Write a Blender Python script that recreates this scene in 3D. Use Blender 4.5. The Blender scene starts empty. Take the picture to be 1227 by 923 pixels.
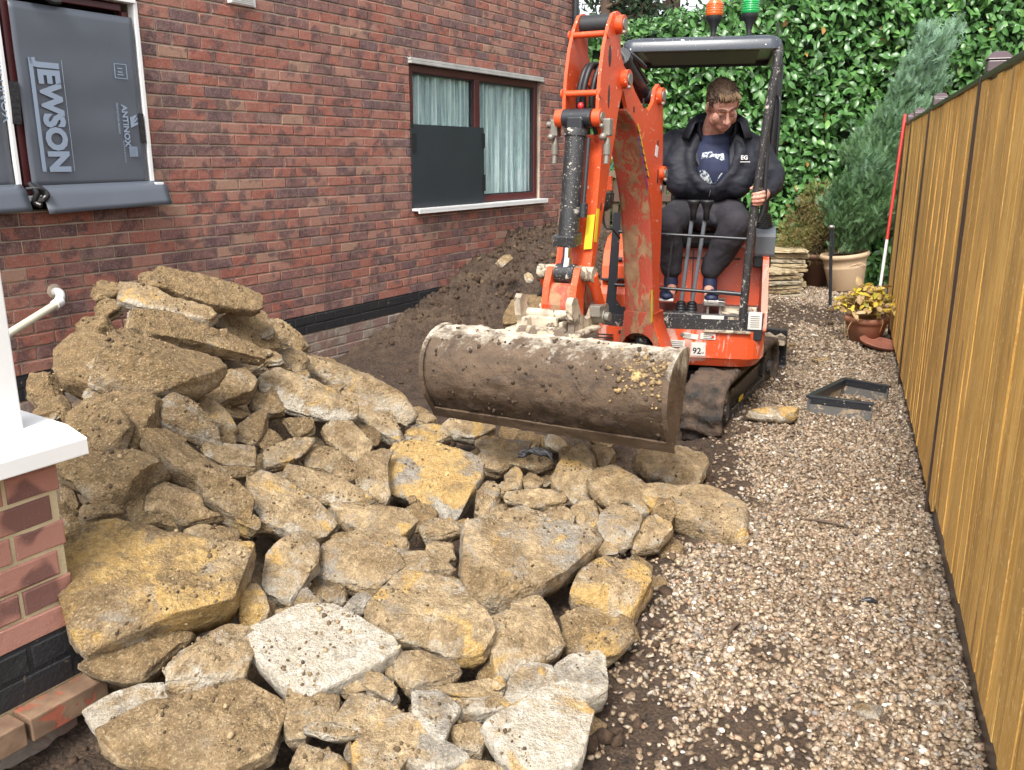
import bpy, bmesh, math, random
import numpy as np
from mathutils import Matrix, Vector
R=math.radians
rnd=random.Random(7); RS=np.random.RandomState(11)
S=bpy.context.scene; COL=S.collection
# ---------------- camera, world, sun, exposure
cam=bpy.data.cameras.new('camera'); camo=bpy.data.objects.new('camera',cam); COL.objects.link(camo)
camo.location=(0,0,1.5); camo.rotation_euler=(R(90-14.6),0,0)
cam.sensor_width=36; cam.lens=1050/1227*36; cam.clip_end=500; cam.clip_start=.05
S.camera=camo
W=bpy.data.worlds.new('World'); S.world=W; W.use_nodes=True
wn=W.node_tree; wn.nodes.clear()
sky=wn.nodes.new('ShaderNodeTexSky'); sky.sky_type='NISHITA'; sky.sun_disc=False
sky.sun_elevation=R(52); sky.sun_rotation=R(200); sky.air_density=1.2; sky.dust_density=4; sky.ozone_density=1
hs=wn.nodes.new('ShaderNodeHueSaturation'); hs.inputs['Saturation'].default_value=.22
bg=wn.nodes.new('ShaderNodeBackground'); bg.inputs['Strength'].default_value=.14
wo=wn.nodes.new('ShaderNodeOutputWorld')
wn.links.new(sky.outputs[0],hs.inputs['Color']); wn.links.new(hs.outputs[0],bg.inputs[0]); wn.links.new(bg.outputs[0],wo.inputs[0])
sl=bpy.data.lights.new('sun','SUN'); sl.energy=1.5; sl.angle=R(14); sl.color=(1,.96,.9)
so=bpy.data.objects.new('sun',sl); COL.objects.link(so)
sd=Vector((math.sin(R(200))*math.cos(R(52)),math.cos(R(200))*math.cos(R(52)),math.sin(R(52))))
so.rotation_euler=sd.to_track_quat('Z','Y').to_euler(); so.location=(0,-3,8)
S.view_settings.view_transform='Standard'; S.view_settings.look='None'; S.view_settings.exposure=1.36; S.view_settings.gamma=1
S.render.engine='CYCLES'
# ---------------- noise
def _h(ix,iy,iz,s):
    n=(ix*374761393+iy*668265263+iz*2147483647+s*1274126177)&0xffffffff
    n=((n^(n>>13))*1274126177)&0xffffffff
    return ((n^(n>>16))&0xffff)/65535.
def vn(P,s=0):
    P=np.asarray(P,float); i=np.floor(P).astype(np.int64); f=P-i; f=f*f*(3-2*f)
    r=0
    for a in (0,1):
        for b in (0,1):
            for c in (0,1):
                w=(f[:,0] if a else 1-f[:,0])*(f[:,1] if b else 1-f[:,1])*(f[:,2] if c else 1-f[:,2])
                r=r+w*_h(i[:,0]+a,i[:,1]+b,i[:,2]+c,s)
    return r*2-1
def fbm(P,o=4,s=0,g=.5):
    P=np.asarray(P,float); r=0; a=1; t=0
    for k in range(o): r=r+a*vn(P*2**k+k*17.3,s+k); t+=a; a*=g
    return r/t
def sst(a,b,x): t=np.clip((x-a)/(b-a),0,1); return t*t*(3-2*t)
def unit(v): v=np.asarray(v,float); return v/np.linalg.norm(v)
# ---------------- object helpers
def tag(o,label=None,cat=None,group=None,kind=None):
    if label:o['label']=label
    if cat:o['category']=cat
    if group:o['group']=group
    if kind:o['kind']=kind
    return o
def thing(name,label,cat,loc=(0,0,0),rz=0,group=None):
    o=bpy.data.objects.new(name,None); COL.objects.link(o); o.location=loc; o.rotation_euler=(0,0,rz); o.empty_display_size=.1
    return tag(o,label,cat,group)
def mk(name,V,F,mat,parent=None,smooth=False,bev=0,attr=None,link=True,mats=None,mi=None):
    me=bpy.data.meshes.new(name); V=np.asarray(V,float)
    if isinstance(F,np.ndarray):
        n,k=F.shape; me.vertices.add(len(V)); me.vertices.foreach_set('co',V.ravel())
        me.loops.add(n*k); me.loops.foreach_set('vertex_index',F.ravel().astype(np.int32))
        me.polygons.add(n); me.polygons.foreach_set('loop_start',np.arange(n,dtype=np.int32)*k)
        me.update(calc_edges=True)
    else:
        me.from_pydata([tuple(v) for v in V],[],[list(f) for f in F])
    for m in (mats or [mat]): me.materials.append(m)
    if mi is not None: me.polygons.foreach_set('material_index',np.asarray(mi,np.int32))
    if smooth is True: me.polygons.foreach_set('use_smooth',np.ones(len(me.polygons),bool))
    elif smooth is not False: me.polygons.foreach_set('use_smooth',np.asarray(smooth,bool))
    if attr:
        for k,a in attr.items():
            a=np.asarray(a,float)
            if a.ndim==1: me.attributes.new(k,'FLOAT','POINT').data.foreach_set('value',a)
            else: me.attributes.new(k,'FLOAT_COLOR','POINT').data.foreach_set('color',a.ravel())
    if not link: return me
    o=bpy.data.objects.new(name,me); COL.objects.link(o)
    if parent: o.parent=parent
    if bev:
        b=o.modifiers.new('edge','BEVEL'); b.width=bev; b.segments=2; b.limit_method='ANGLE'; b.angle_limit=R(40)
    return o
def rotz(a): c,s=math.cos(a),math.sin(a); return np.array([[c,-s,0],[s,c,0],[0,0,1.]])
def rotx(a): c,s=math.cos(a),math.sin(a); return np.array([[1,0,0],[0,c,-s],[0,s,c]])
def roty(a): c,s=math.cos(a),math.sin(a); return np.array([[c,0,s],[0,1,0],[-s,0,c]])
def basis(d):
    d=unit(d); a=np.array([0,0,1.]) if abs(d[2])<.9 else np.array([1.,0,0]); x=unit(np.cross(a,d)); return x,np.cross(d,x),d
class MB:
    def __init__(s,M=None,O=(0,0,0)): s.v=[];s.f=[];s.s=[];s.M=M;s.O=np.array(O,float);s.n=0
    def add(s,V,F,sm=False):
        V=np.asarray(V,float); s.v.append(V)
        for f in F: s.f.append([i+s.n for i in f]); s.s.append(sm)
        s.n+=len(V); return s
    def box(s,c,d,rot=None,taper=1.):
        x,y,z=np.array(d)/2.
        V=np.array([(-x,-y,-z),(x,-y,-z),(x,y,-z),(-x,y,-z),(-x*taper,-y*taper,z),(x*taper,-y*taper,z),(x*taper,y*taper,z),(-x*taper,y*taper,z)])
        if rot is not None: V=V@np.asarray(rot).T
        return s.add(V+np.array(c),[(3,2,1,0),(4,5,6,7),(0,1,5,4),(1,2,6,5),(2,3,7,6),(3,0,4,7)])
    def cyl(s,a,b,r0,r1=None,n=16,sm=True,caps=True):
        a=np.array(a,float);b=np.array(b,float);r1=r0 if r1 is None else r1
        x,y,d=basis(b-a);t=np.arange(n)*2*math.pi/n
        c=np.outer(np.cos(t),x)+np.outer(np.sin(t),y)
        V=np.r_[a+c*r0,b+c*r1]
        s.add(V,[(i,(i+1)%n,n+(i+1)%n,n+i) for i in range(n)],sm)
        if caps:
            s.add(a+c*r0,[tuple(range(n))[::-1]]); s.add(b+c*r1,[tuple(range(n))])
        return s
    def tube(s,P,r,n=10,closed=False,res=0):
        P=np.array(P,float)
        if res: P=spline(P,res)
        m=len(P);rr=np.full(m,r) if np.isscalar(r) else np.interp(np.linspace(0,1,m),np.linspace(0,1,len(r)),r)
        V=[];x=None;t=np.arange(n)*2*math.pi/n
        for i in range(m):
            d=unit(P[min(i+1,m-1)]-P[max(i-1,0)])
            if x is None: x,y,_=basis(d)
            else: x=unit(x-d*(x@d)); y=np.cross(d,x)
            V.append(P[i]+(np.outer(np.cos(t),x)+np.outer(np.sin(t),y))*rr[i])
        F=[(i*n+j,i*n+(j+1)%n,(i+1)*n+(j+1)%n,(i+1)*n+j) for i in range(m-1) for j in range(n)]
        s.add(np.concatenate(V),F,True); s.add(V[0],[tuple(range(n))[::-1]]); s.add(V[-1],[tuple(range(n))]); return s
    def prism(s,poly,a,b,f=lambda p,q,w:(p,w,q),sm=False):
        n=len(poly);V=[f(p,q,a) for p,q in poly]+[f(p,q,b) for p,q in poly]
        s.add(V,[tuple(range(n))[::-1],tuple(range(n,2*n))]); s.add(V,[(i,(i+1)%n,n+(i+1)%n,n+i) for i in range(n)],sm); return s
    def lathe(s,prof,c,n=24,sm=True,ax=None):
        c=np.array(c,float);t=np.arange(n)*2*math.pi/n
        X,Y,Z=(np.eye(3) if ax is None else np.array(basis(ax)))
        V=np.concatenate([c+(np.outer(np.cos(t),X)+np.outer(np.sin(t),Y))*r+Z*z for r,z in prof]);m=len(prof)
        return s.add(V,[(i*n+j,i*n+(j+1)%n,(i+1)*n+(j+1)%n,(i+1)*n+j) for i in range(m-1) for j in range(n)],sm)
    def ell(s,c,r,rot=None,n=14,m=9):
        th=np.linspace(0,math.pi,m);ph=np.arange(n)*2*math.pi/n
        V=np.array([(math.sin(a)*math.cos(b),math.sin(a)*math.sin(b),math.cos(a)) for a in th for b in ph])*np.array(r)
        if rot is not None:V=V@np.asarray(rot).T
        return s.add(V+np.array(c),[(i*n+j,(i+1)*n+j,(i+1)*n+(j+1)%n,i*n+(j+1)%n) for i in range(m-1) for j in range(n)],True)
    def cap(s,a,b,r0,r1=None,n=14):
        r1=r0 if r1 is None else r1
        s.cyl(a,b,r0,r1,n); s.ell(a,(r0,)*3,None,n,9); s.ell(b,(r1,)*3,None,n,9); return s
    def chain(s,P,r,n=14):
        for i in range(len(P)-1): s.cap(P[i],P[i+1],r[i],r[i+1],n)
        return s
    def verts(s):
        V=np.concatenate(s.v)
        if s.M is not None: V=V@s.M[:3,:3].T+s.M[:3,3]
        return V-s.O
    def build(s,name,mat,parent=None,bev=0,**k):
        return mk(name,s.verts(),s.f,mat,parent,s.s,bev,**k)
def spline(P,res):
    P=np.array(P,float);Q=[]
    E=np.r_[[2*P[0]-P[1]],P,[2*P[-1]-P[-2]]]
    for i in range(1,len(E)-2):
        for k in range(res):
            t=k/res;a,b,c,d=E[i-1],E[i],E[i+1],E[i+2]
            Q.append(.5*((2*b)+(-a+c)*t+(2*a-5*b+4*c-d)*t*t+(-a+3*b-3*c+d)*t**3))
    Q.append(P[-1]);return np.array(Q)
def frame(ex,ey,ez,o):
    M=np.eye(4);M[:3,0]=ex;M[:3,1]=ey;M[:3,2]=ez;M[:3,3]=o;return M
# ---------------- materials
class N:
    def __init__(s,name):
        s.m=bpy.data.materials.new(name); s.m.use_nodes=True; s.t=s.m.node_tree; s.t.nodes.clear()
        s.out=s.t.nodes.new('ShaderNodeOutputMaterial'); s.b=s.t.nodes.new('ShaderNodeBsdfPrincipled'); s.t.links.new(s.b.outputs[0],s.out.inputs[0])
        g=s.t.nodes.new('ShaderNodeNewGeometry'); s.pos=g.outputs['Position']; s.geo=g
    def set(s,sock,v):
        if isinstance(v,bpy.types.NodeSocket): s.t.links.new(v,sock)
        elif isinstance(v,(tuple,list)) and len(v)==3 and sock.type=='RGBA': sock.default_value=(*v,1)
        else: sock.default_value=v
    def p(s,**k):
        for a,v in k.items(): s.set(s.b.inputs[a.replace('_',' ')],v)
        return s
    def noise(s,scale,det=4,rough=.55,vec=None,dist=0,col=False):
        n=s.t.nodes.new('ShaderNodeTexNoise'); s.set(n.inputs['Vector'],vec or s.pos); n.inputs['Scale'].default_value=scale; n.inputs['Detail'].default_value=det; n.inputs['Roughness'].default_value=rough; n.inputs['Distortion'].default_value=dist
        return n.outputs['Color' if col else 'Fac']
    def vor(s,scale,vec=None,out='Distance',feat='F1'):
        n=s.t.nodes.new('ShaderNodeTexVoronoi'); n.feature=feat; s.set(n.inputs['Vector'],vec or s.pos); n.inputs['Scale'].default_value=scale; return n.outputs[out]
    def mapr(s,v,a,b,c=0.,d=1.):
        n=s.t.nodes.new('ShaderNodeMapRange'); s.set(n.inputs[0],v)
        for i,x in enumerate((a,b,c,d)): s.set(n.inputs[i+1],x)
        return n.outputs[0]
    def math(s,op,a,b=0.):
        n=s.t.nodes.new('ShaderNodeMath'); n.operation=op; s.set(n.inputs[0],a); s.set(n.inputs[1],b); return n.outputs[0]
    def mix(s,f,a,b):
        n=s.t.nodes.new('ShaderNodeMix'); n.data_type='RGBA'; s.set(n.inputs[0],f); s.set(n.inputs[6],a); s.set(n.inputs[7],b); return n.outputs[2]
    def ramp(s,f,stops,mode='LINEAR'):
        n=s.t.nodes.new('ShaderNodeValToRGB'); n.color_ramp.interpolation=mode; e=n.color_ramp.elements
        while len(e)<len(stops): e.new(.5)
        for x,(p,c) in zip(e,stops): x.position=p; x.color=(*c,1)
        s.set(n.inputs[0],f); return n.outputs[0]
    def attr(s,name,out='Fac'):
        n=s.t.nodes.new('ShaderNodeAttribute'); n.attribute_name=name; return n.outputs[out]
    def sep(s,c):
        n=s.t.nodes.new('ShaderNodeSeparateColor'); s.set(n.inputs[0],c); return n.outputs
    def scalev(s,v):
        n=s.t.nodes.new('ShaderNodeMapping'); s.set(n.inputs[0],s.pos); n.inputs['Scale'].default_value=v; return n.outputs[0]
    def bump(s,h,st=.3,d=.01):
        n=s.t.nodes.new('ShaderNodeBump'); s.set(n.inputs['Height'],h); n.inputs['Strength'].default_value=st; n.inputs['Distance'].default_value=d; s.set(s.b.inputs['Normal'],n.outputs[0]); return s
def simple(name,c,rough=.6,metal=0,bump=0,bs=60,var=.0,**k):
    n=N(name); col=c
    if var: col=n.mix(n.mapr(n.noise(7,5),.3,.7),tuple(x*(1-var) for x in c),tuple(min(1,x*(1+var)) for x in c))
    n.p(Base_Color=col,Roughness=rough,Metallic=metal,**k)
    if bump:n.bump(n.noise(bs,4),bump,.01)
    return n.m
def dirty(name,c,mud=(.22,.16,.10),amt=.5,rough=.45,metal=0,mscale=6,spl=.5,chip=None,streak=False,bump=.25):
    """painted steel with dried mud patches and small splashes"""
    n=N(name); base=n.mix(n.mapr(n.noise(3,3),.3,.7),tuple(x*.88 for x in c),c)
    if chip: base=n.mix(n.mapr(n.noise(22,5,.7),.66,.69),base,chip)
    v=n.scalev((1,1,.35)) if streak else None
    m1=n.mapr(n.noise(mscale,7,.68,vec=v,dist=.6),.72-amt*.3,.76-amt*.3)
    m2=n.mapr(n.noise(mscale*7,1,.5),.78-spl*.09,.80-spl*.09); m2=n.math('MAXIMUM',m2,n.mapr(n.noise(mscale*16,1,.5),.80-spl*.09,.82-spl*.09))
    mm=n.math('MAXIMUM',m1,m2)
    mc=n.mix(n.mapr(n.noise(14,4),.35,.65),tuple(x*.7 for x in mud),tuple(min(1,x*1.35) for x in mud))
    n.p(Base_Color=n.mix(n.math('MULTIPLY',mm,.9),base,mc),Roughness=n.mapr(mm,0,1,rough,.85),Metallic=metal)
    n.bump(n.math('ADD',n.math('MULTIPLY',mm,.6),n.math('MULTIPLY',n.noise(70,4),.5)),bump,.006); return n.m
M={}
n=N('brick'); t=n.attr('tint')
base=n.ramp(t,[(0,(.31,.098,.066)),(.3,(.34,.122,.086)),(.5,(.37,.180,.132)),(.62,(.25,.100,.080)),(.78,(.17,.088,.085)),(.9,(.135,.082,.088)),(1,(.42,.24,.16))])
bl=n.mapr(n.noise(9,2,.4),.52,.60); base=n.mix(n.math('MULTIPLY',bl,.75),base,(.085,.048,.052))
base=n.mix(n.mapr(n.noise(100,2,.6),.50,.64,0,.45),base,(.40,.25,.20)); base=n.mix(n.mapr(n.noise(150,2,.6),.55,.66,0,.6),base,(.06,.035,.035)); base=n.mix(n.mapr(n.noise(23,3,.6),.52,.62,0,.35),base,(.32,.20,.16))
base=n.mix(n.math('MULTIPLY',n.mapr(n.noise(38,6,.8,dist=1.2),.60,.68),.6),base,(.50,.41,.34))
n.p(Base_Color=base,Roughness=.9).bump(n.math('ADD',n.noise(150,4,.7),n.math('MULTIPLY',n.noise(30,4),1.3)),.75,.006); M['brick']=n.m
n=N('bay_brick'); t=n.attr('tint')
base=n.ramp(t,[(0,(.38,.175,.13)),(.6,(.43,.21,.16)),(1,(.35,.155,.115))])
base=n.mix(n.math('MULTIPLY',n.mapr(n.noise(7,2,.4),.56,.62),.85),base,(.15,.07,.06))
base=n.mix(n.mapr(n.noise(180,3,.7),.62,.72,0,.4),base,(.55,.38,.33))
n.p(Base_Color=base,Roughness=.92).bump(n.math('ADD',n.noise(220,4,.7),n.math('MULTIPLY',n.noise(35,4),1.3)),.6,.005); M['bay_brick']=n.m
M['mortar']=simple('mortar',(.44,.36,.275),.95,bump=.5,bs=120,var=.25)
M['bay_mortar']=simple('bay_mortar',(.52,.43,.27),.95,bump=.5,bs=150,var=.2)
n=N('black_paint_brick'); c=n.mix(n.mapr(n.noise(28,6,.75,dist=1),.62,.68),(.017,.018,.021),(.20,.15,.10))
n.p(Base_Color=c,Roughness=.55).bump(n.noise(60,5,.7),.6,.01); M['black_brick']=n.m
M['old_brick']=dirty('old_brick',(.24,.15,.125),(.26,.22,.18),.75,.9,mscale=5,spl=.6)
M['red_brick']=dirty('red_brick',(.36,.10,.055),(.19,.13,.08),1.05,.9,mscale=7,spl=.7)
# stones
n=N('quarry_stone'); a=n.attr('mixc','Color'); o=n.sep(a); al=n.attr('mixl')
n1=n.noise(11,8,.68); n2=n.noise(4.5,6,.6,dist=.8); n3=n.noise(34,6,.72); n4=n.noise(7.5,5,.6,vec=n.scalev((1,1,1.7)),dist=.5)
base=n.mix(n.mapr(n1,.35,.65),(.25,.165,.080),(.62,.455,.26))
base=n.mix(n.mapr(n3,.50,.64,0,.6),base,(.17,.115,.06)); base=n.mix(n.mapr(n.noise(6.5,7,.72,dist=.4),.50,.60,0,.62),base,(.185,.122,.062))
gm=n.mapr(n.math('ADD',n4,n.math('MULTIPLY',o[2],.42)),.60,.72)
base=n.mix(gm,base,n.mix(n.mapr(n3,.4,.62),(.23,.20,.165),(.42,.38,.32)))
lm=n.mapr(n.math('ADD',n.noise(16,6,.7),n.math('MULTIPLY',al,.36)),.56,.74)
base=n.mix(lm,base,n.mix(n.mapr(n3,.40,.62),(.47,.41,.32),(.72,.66,.56)))
ym=n.mapr(n.math('ADD',n2,n.math('MULTIPLY',o[1],.26)),.655,.70)
base=n.mix(n.math('MULTIPLY',ym,.9),base,n.mix(n.mapr(n3,.4,.62),(.50,.30,.085),(.70,.47,.18)))
mm=n.mapr(n.math('ADD',n.noise(8,8,.7),n.math('MULTIPLY',o[0],.40)),.60,.72)
base=n.mix(n.math('MULTIPLY',mm,.93),base,n.mix(n.mapr(n.noise(26,6,.7),.38,.64),(.155,.098,.042),(.33,.215,.10)))
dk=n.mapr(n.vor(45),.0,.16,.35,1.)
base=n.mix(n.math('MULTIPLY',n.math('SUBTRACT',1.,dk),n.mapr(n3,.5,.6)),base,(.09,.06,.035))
h=n.math('ADD',n.math('MULTIPLY',n.noise(45,8,.75),1.0),n.math('MULTIPLY',n.vor(60),.5)); h=n.math('ADD',h,n.math('MULTIPLY',n.mapr(n3,.45,.6),.25))
gn=n.noise(190,2,.6); base=n.mix(n.mapr(gn,.53,.66,0,.55),base,n.mix(.55,base,(.10,.06,.02))); base=n.mix(n.mapr(n.noise(135,2,.6),.54,.66,0,.6),base,n.mix(.5,base,(.80,.66,.40))); base=n.mix(n.mapr(n.noise(48,3,.7),.57,.66,0,.5),base,n.mix(.6,base,(.14,.085,.03)))
h=n.math('ADD',h,n.math('MULTIPLY',n.noise(150,2,.6),.8))
n.p(Base_Color=base,Roughness=.93).bump(h,1.,.016); M['stone']=n.m
# ground: R gravel, G clay/brown lightness
n=N('ground_soil'); a=n.sep(n.attr('gmix','Color')); g=a[0]
soil=n.mix(n.mapr(n.noise(9,8,.75),.35,.65),(.036,.021,.012),(.105,.064,.038)); soil=n.mix(n.mapr(n.noise(110,2,.6),.50,.64,0,.75),soil,(.014,.009,.006)); soil=n.mix(n.mapr(n.noise(80,3,.6),.55,.66,0,.6),soil,(.17,.115,.075)); soil=n.mix(n.mapr(n.noise(28,3,.6),.53,.62,0,.5),soil,(.02,.013,.009))
soil=n.mix(n.math('MULTIPLY',a[1],n.mapr(n.noise(13,7,.7),.3,.65)),soil,(.21,.145,.08))
soil=n.mix(n.mapr(n.noise(60,4,.8),.66,.70,0,.6),soil,(.26,.19,.12))
pv=n.vor(75,out='Color'); pr=n.sep(pv)
pc=n.ramp(pr[0],[(0,(.16,.10,.065)),(.35,(.30,.21,.13)),(.6,(.42,.33,.22)),(.85,(.26,.235,.21)),(1,(.6,.54,.44))])
pc=n.mix(n.mapr(n.vor(75),.0,.012,0,1),pc,(.07,.045,.03))
pc=n.mix(n.mapr(n.noise(5,5),.45,.65),n.mix(.5,pc,(.17,.12,.08)),pc)
n.p(Base_Color=n.mix(g,soil,n.mix(.75,pc,(.15,.105,.07))),Roughness=n.mapr(n.noise(6,4),.35,.65,.62,.95))
n.bump(n.math('ADD',n.math('MULTIPLY',n.noise(38,8,.75),1.),n.math('MULTIPLY',n.vor(75),.5)),1.,.02); M['ground']=n.m
n=N('flint_pebble'); t=n.attr('tint')
c=n.ramp(t,[(0,(.075,.05,.033)),(.15,(.15,.10,.06)),(.3,(.27,.19,.115)),(.45,(.17,.115,.07)),(.58,(.37,.285,.185)),(.7,(.17,.165,.165)),(.8,(.46,.38,.275)),(.9,(.27,.145,.075)),(1,(.80,.76,.67))])
c=n.mix(n.mapr(n.noise(95,2,.6),.50,.62,0,.6),c,(.52,.43,.31)); c=n.mix(n.mapr(n.noise(70,2,.6),.52,.62,0,.8),c,(.09,.058,.035)); c=n.mix(n.mapr(n.noise(2.6,5,.6),.40,.64,0,.75),c,n.mix(.45,c,(.12,.075,.045)))
n.p(Base_Color=c,Roughness=.55).bump(n.noise(200,3),.3,.003); M['pebble']=n.m
n=N('soil_clod'); t=n.attr('tint')
c=n.mix(n.mapr(n.noise(70,6,.8),.38,.62),(.026,.015,.008),(.094,.054,.030)); c=n.mix(n.mapr(t,.90,1,0,.6),c,(.24,.165,.09))
n.p(Base_Color=c,Roughness=.9).bump(n.noise(120,6,.7),.8,.008); M['clod']=n.m
# window etc
M['upvc']=simple('upvc_white',(.78,.78,.77),.3,bump=.05,bs=20,var=.03)
M['brown_frame']=simple('brown_frame',(.085,.018,.02),.35,var=.15)
M['dark_rubber']=simple('dark_rubber',(.02,.02,.022),.6)
M['board']=dirty('correx_board',(.095,.108,.132),(.22,.22,.23),-.15,.38,mscale=3,spl=-.4,bump=.06)
M['board_dark']=dirty('correx_board_dark',(.028,.033,.042),(.16,.17,.18),.0,.38,mscale=5,spl=-.2,bump=.05)
M['print']=simple('grey_print',(.25,.31,.40),.5)
M['tape']=simple('black_tape',(.018,.018,.02),.3,bump=.3,bs=40)
M['cream_plastic']=simple('cream_plastic',(.62,.58,.45),.4,var=.08)
M['grey_plastic']=simple('grey_plastic',(.20,.21,.225),.45,var=.1)
n=N('curtain'); ww=n.noise(3,5,.6,vec=n.scalev((14,14,.5)))
n.p(Base_Color=n.mix(n.mapr(ww,.35,.65),(.33,.40,.42),(.80,.83,.83)),Roughness=.9); M['curtain']=n.m
n=N('window_glass'); n.p(Base_Color=(.8,.9,.9),Roughness=.02,Transmission_Weight=1.,IOR=1.45)
tr=n.t.nodes.new('ShaderNodeBsdfTransparent'); gl=n.t.nodes.new('ShaderNodeBsdfGlossy'); gl.inputs['Roughness'].default_value=.03; mx=n.t.nodes.new('ShaderNodeMixShader'); mx.inputs[0].default_value=.10
tr.inputs[0].default_value=(.92,.965,.965,1); n.t.links.new(tr.outputs[0],mx.inputs[1]); n.t.links.new(gl.outputs[0],mx.inputs[2]); n.t.links.new(mx.outputs[0],n.out.inputs[0]); M['glass']=n.m
# fence
n=N('treated_pine'); t=n.attr('tint'); ob=n.t.nodes.new('ShaderNodeTexCoord').outputs['Object']
mp=n.t.nodes.new('ShaderNodeMapping'); n.set(mp.inputs[0],ob); mp.inputs['Scale'].default_value=(6,6,.5); oi=n.t.nodes.new('ShaderNodeObjectInfo')
ad=n.t.nodes.new('ShaderNodeVectorMath'); ad.operation='ADD'; n.set(ad.inputs[0],mp.outputs[0]); cx=n.t.nodes.new('ShaderNodeCombineXYZ'); n.set(cx.inputs[0],n.math('MULTIPLY',oi.outputs['Random'],37.)); n.set(cx.inputs[2],n.math('MULTIPLY',oi.outputs['Random'],91.)); n.set(ad.inputs[1],cx.outputs[0]); gv=ad.outputs[0]
gr=n.noise(4,6,.65,vec=gv,dist=1.5)
c=n.mix(n.mapr(gr,.35,.65),(.58,.315,.062),(.86,.54,.155)); c=n.mix(n.mapr(oi.outputs['Random'],0,1,0,.6),c,(.31,.175,.045))
kn=n.noise(1.6,2,.5,vec=gv,dist=.2); c=n.mix(n.mapr(kn,.66,.70,0,.75),c,(.20,.09,.03))
mq=n.t.nodes.new('ShaderNodeMapping'); n.set(mq.inputs[0],ad.outputs[0]); mq.inputs['Scale'].default_value=(3.2,3.2,16)
c=n.mix(n.mapr(n.noise(4,2,.6,vec=mq.outputs[0],dist=.6),.60,.66,0,.6),c,(.80,.60,.28)); c=n.mix(n.mapr(n.noise(5,2,.6,vec=gv),.60,.68,0,.6),c,(.22,.12,.035))
c=n.mix(n.mapr(n.noise(2.2,4),.55,.8,0,.5),c,(.30,.18,.06))
n.p(Base_Color=c,Roughness=.8).bump(n.math('ADD',n.noise(12,5,.7,vec=gv),n.math('MULTIPLY',n.noise(90,4),.7)),.7,.006); M['pine']=n.m
M['post_brown']=simple('brown_metal',(.045,.028,.022),.35,bump=.1,bs=30,var=.2)
M['cap_brown']=simple('purple_brown_cap',(.075,.05,.055),.22,var=.1)
# plants
def leafm(name,stops,rough=.35,sub=.0,spec=.5):
    n=N(name); t=n.attr('tint'); c=n.ramp(t,stops); n.p(Base_Color=c,Roughness=rough,Specular_IOR_Level=spec)
    tl=n.t.nodes.new('ShaderNodeBsdfTranslucent'); n.set(tl.inputs[0],c); mx=n.t.nodes.new('ShaderNodeMixShader'); mx.inputs[0].default_value=.18+sub
    n.t.links.new(n.b.outputs[0],mx.inputs[1]); n.t.links.new(tl.outputs[0],mx.inputs[2]); n.t.links.new(mx.outputs[0],n.out.inputs[0]); return n.m
M['laurel']=leafm('laurel_leaf',[(0,(.03,.085,.022)),(.35,(.06,.16,.04)),(.65,(.095,.225,.058)),(.9,(.16,.32,.085)),(.975,(.22,.36,.10)),(1,(.30,.17,.05))],.33)
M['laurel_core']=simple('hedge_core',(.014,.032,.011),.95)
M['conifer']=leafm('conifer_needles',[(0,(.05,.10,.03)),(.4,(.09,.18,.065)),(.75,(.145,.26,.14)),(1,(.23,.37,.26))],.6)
M['brown_shrub']=leafm('brown_shrub_needles',[(0,(.10,.075,.025)),(.5,(.21,.155,.055)),(.8,(.17,.18,.05)),(1,(.33,.26,.10))],.7)
M['yellow_leaf']=leafm('yellow_leaf',[(0,(.42,.27,.12)),(.25,(.52,.38,.20)),(.5,(.58,.42,.06)),(.75,(.66,.52,.05)),(.9,(.33,.42,.05)),(1,(.5,.25,.04))],.55,.1)
M['bark']=simple('bark',(.10,.065,.045),.9,bump=.6,bs=40,var=.3)
M['bg_leaf']=leafm('dark_tree_leaf',[(0,(.012,.03,.012)),(.6,(.03,.06,.025)),(1,(.07,.11,.05))],.6)
M['terracotta']=dirty('terracotta',(.30,.13,.075),(.34,.25,.18),.1,.75,mscale=5,spl=.1,bump=.15)
M['cream_pot']=dirty('sand_coloured_pot',(.44,.31,.19),(.25,.17,.1),.0,.6,mscale=4,spl=0,bump=.12)
M['brown_pot']=dirty('brown_pot',(.15,.075,.045),(.22,.15,.1),.1,.6,mscale=4,spl=.1,bump=.12)
M['slab']=dirty('old_slab',(.36,.29,.18),(.16,.11,.055),.7,.9,mscale=13,spl=.9)
M['slab_side']=dirty('old_slab_side',(.33,.26,.16),(.14,.09,.045),.75,.9,mscale=14,spl=.9)
M['wood_old']=dirty('old_timber',(.20,.145,.095),(.10,.07,.045),.5,.85,mscale=6,spl=.4,streak=True)
M['picket']=dirty('brown_picket',(.10,.062,.042),(.17,.13,.1),.2,.8,mscale=5,spl=.2,streak=True)
# machine
M['orange_scraped']=dirty('orange_paint_with_pink_scrapes',(.60,.080,.022),(.52,.30,.24),.62,.4,mscale=9,spl=.6,chip=(.50,.16,.08),streak=True,bump=.15)
M['orange']=dirty('orange_paint',(.66,.082,.020),(.52,.36,.28),.24,.36,mscale=8,spl=.75,chip=(.50,.16,.08),streak=True,bump=.12)
M['orange_clean']=dirty('orange_paint_shiny',(.66,.095,.025),(.45,.3,.2),-.2,.28,mscale=6,spl=0,bump=.06)
M['orange_mud']=dirty('orange_paint_scraped',(.42,.065,.035),(.27,.17,.09),.74,.7,mscale=15,spl=1.2,chip=(.30,.12,.07),streak=True,bump=.35)
M['pale_mud']=dirty('steel_caked_in_pale_mud',(.16,.12,.09),(.42,.35,.26),.95,.9,mscale=12,spl=.8,bump=.9)
M['black']=dirty('black_paint',(.021,.023,.028),(.42,.38,.33),.02,.35,mscale=9,spl=.32,bump=.15)
M['black_mud']=dirty('black_paint_muddy',(.024,.024,.026),(.44,.40,.34),.42,.45,mscale=16,spl=.95,bump=.3)
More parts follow.
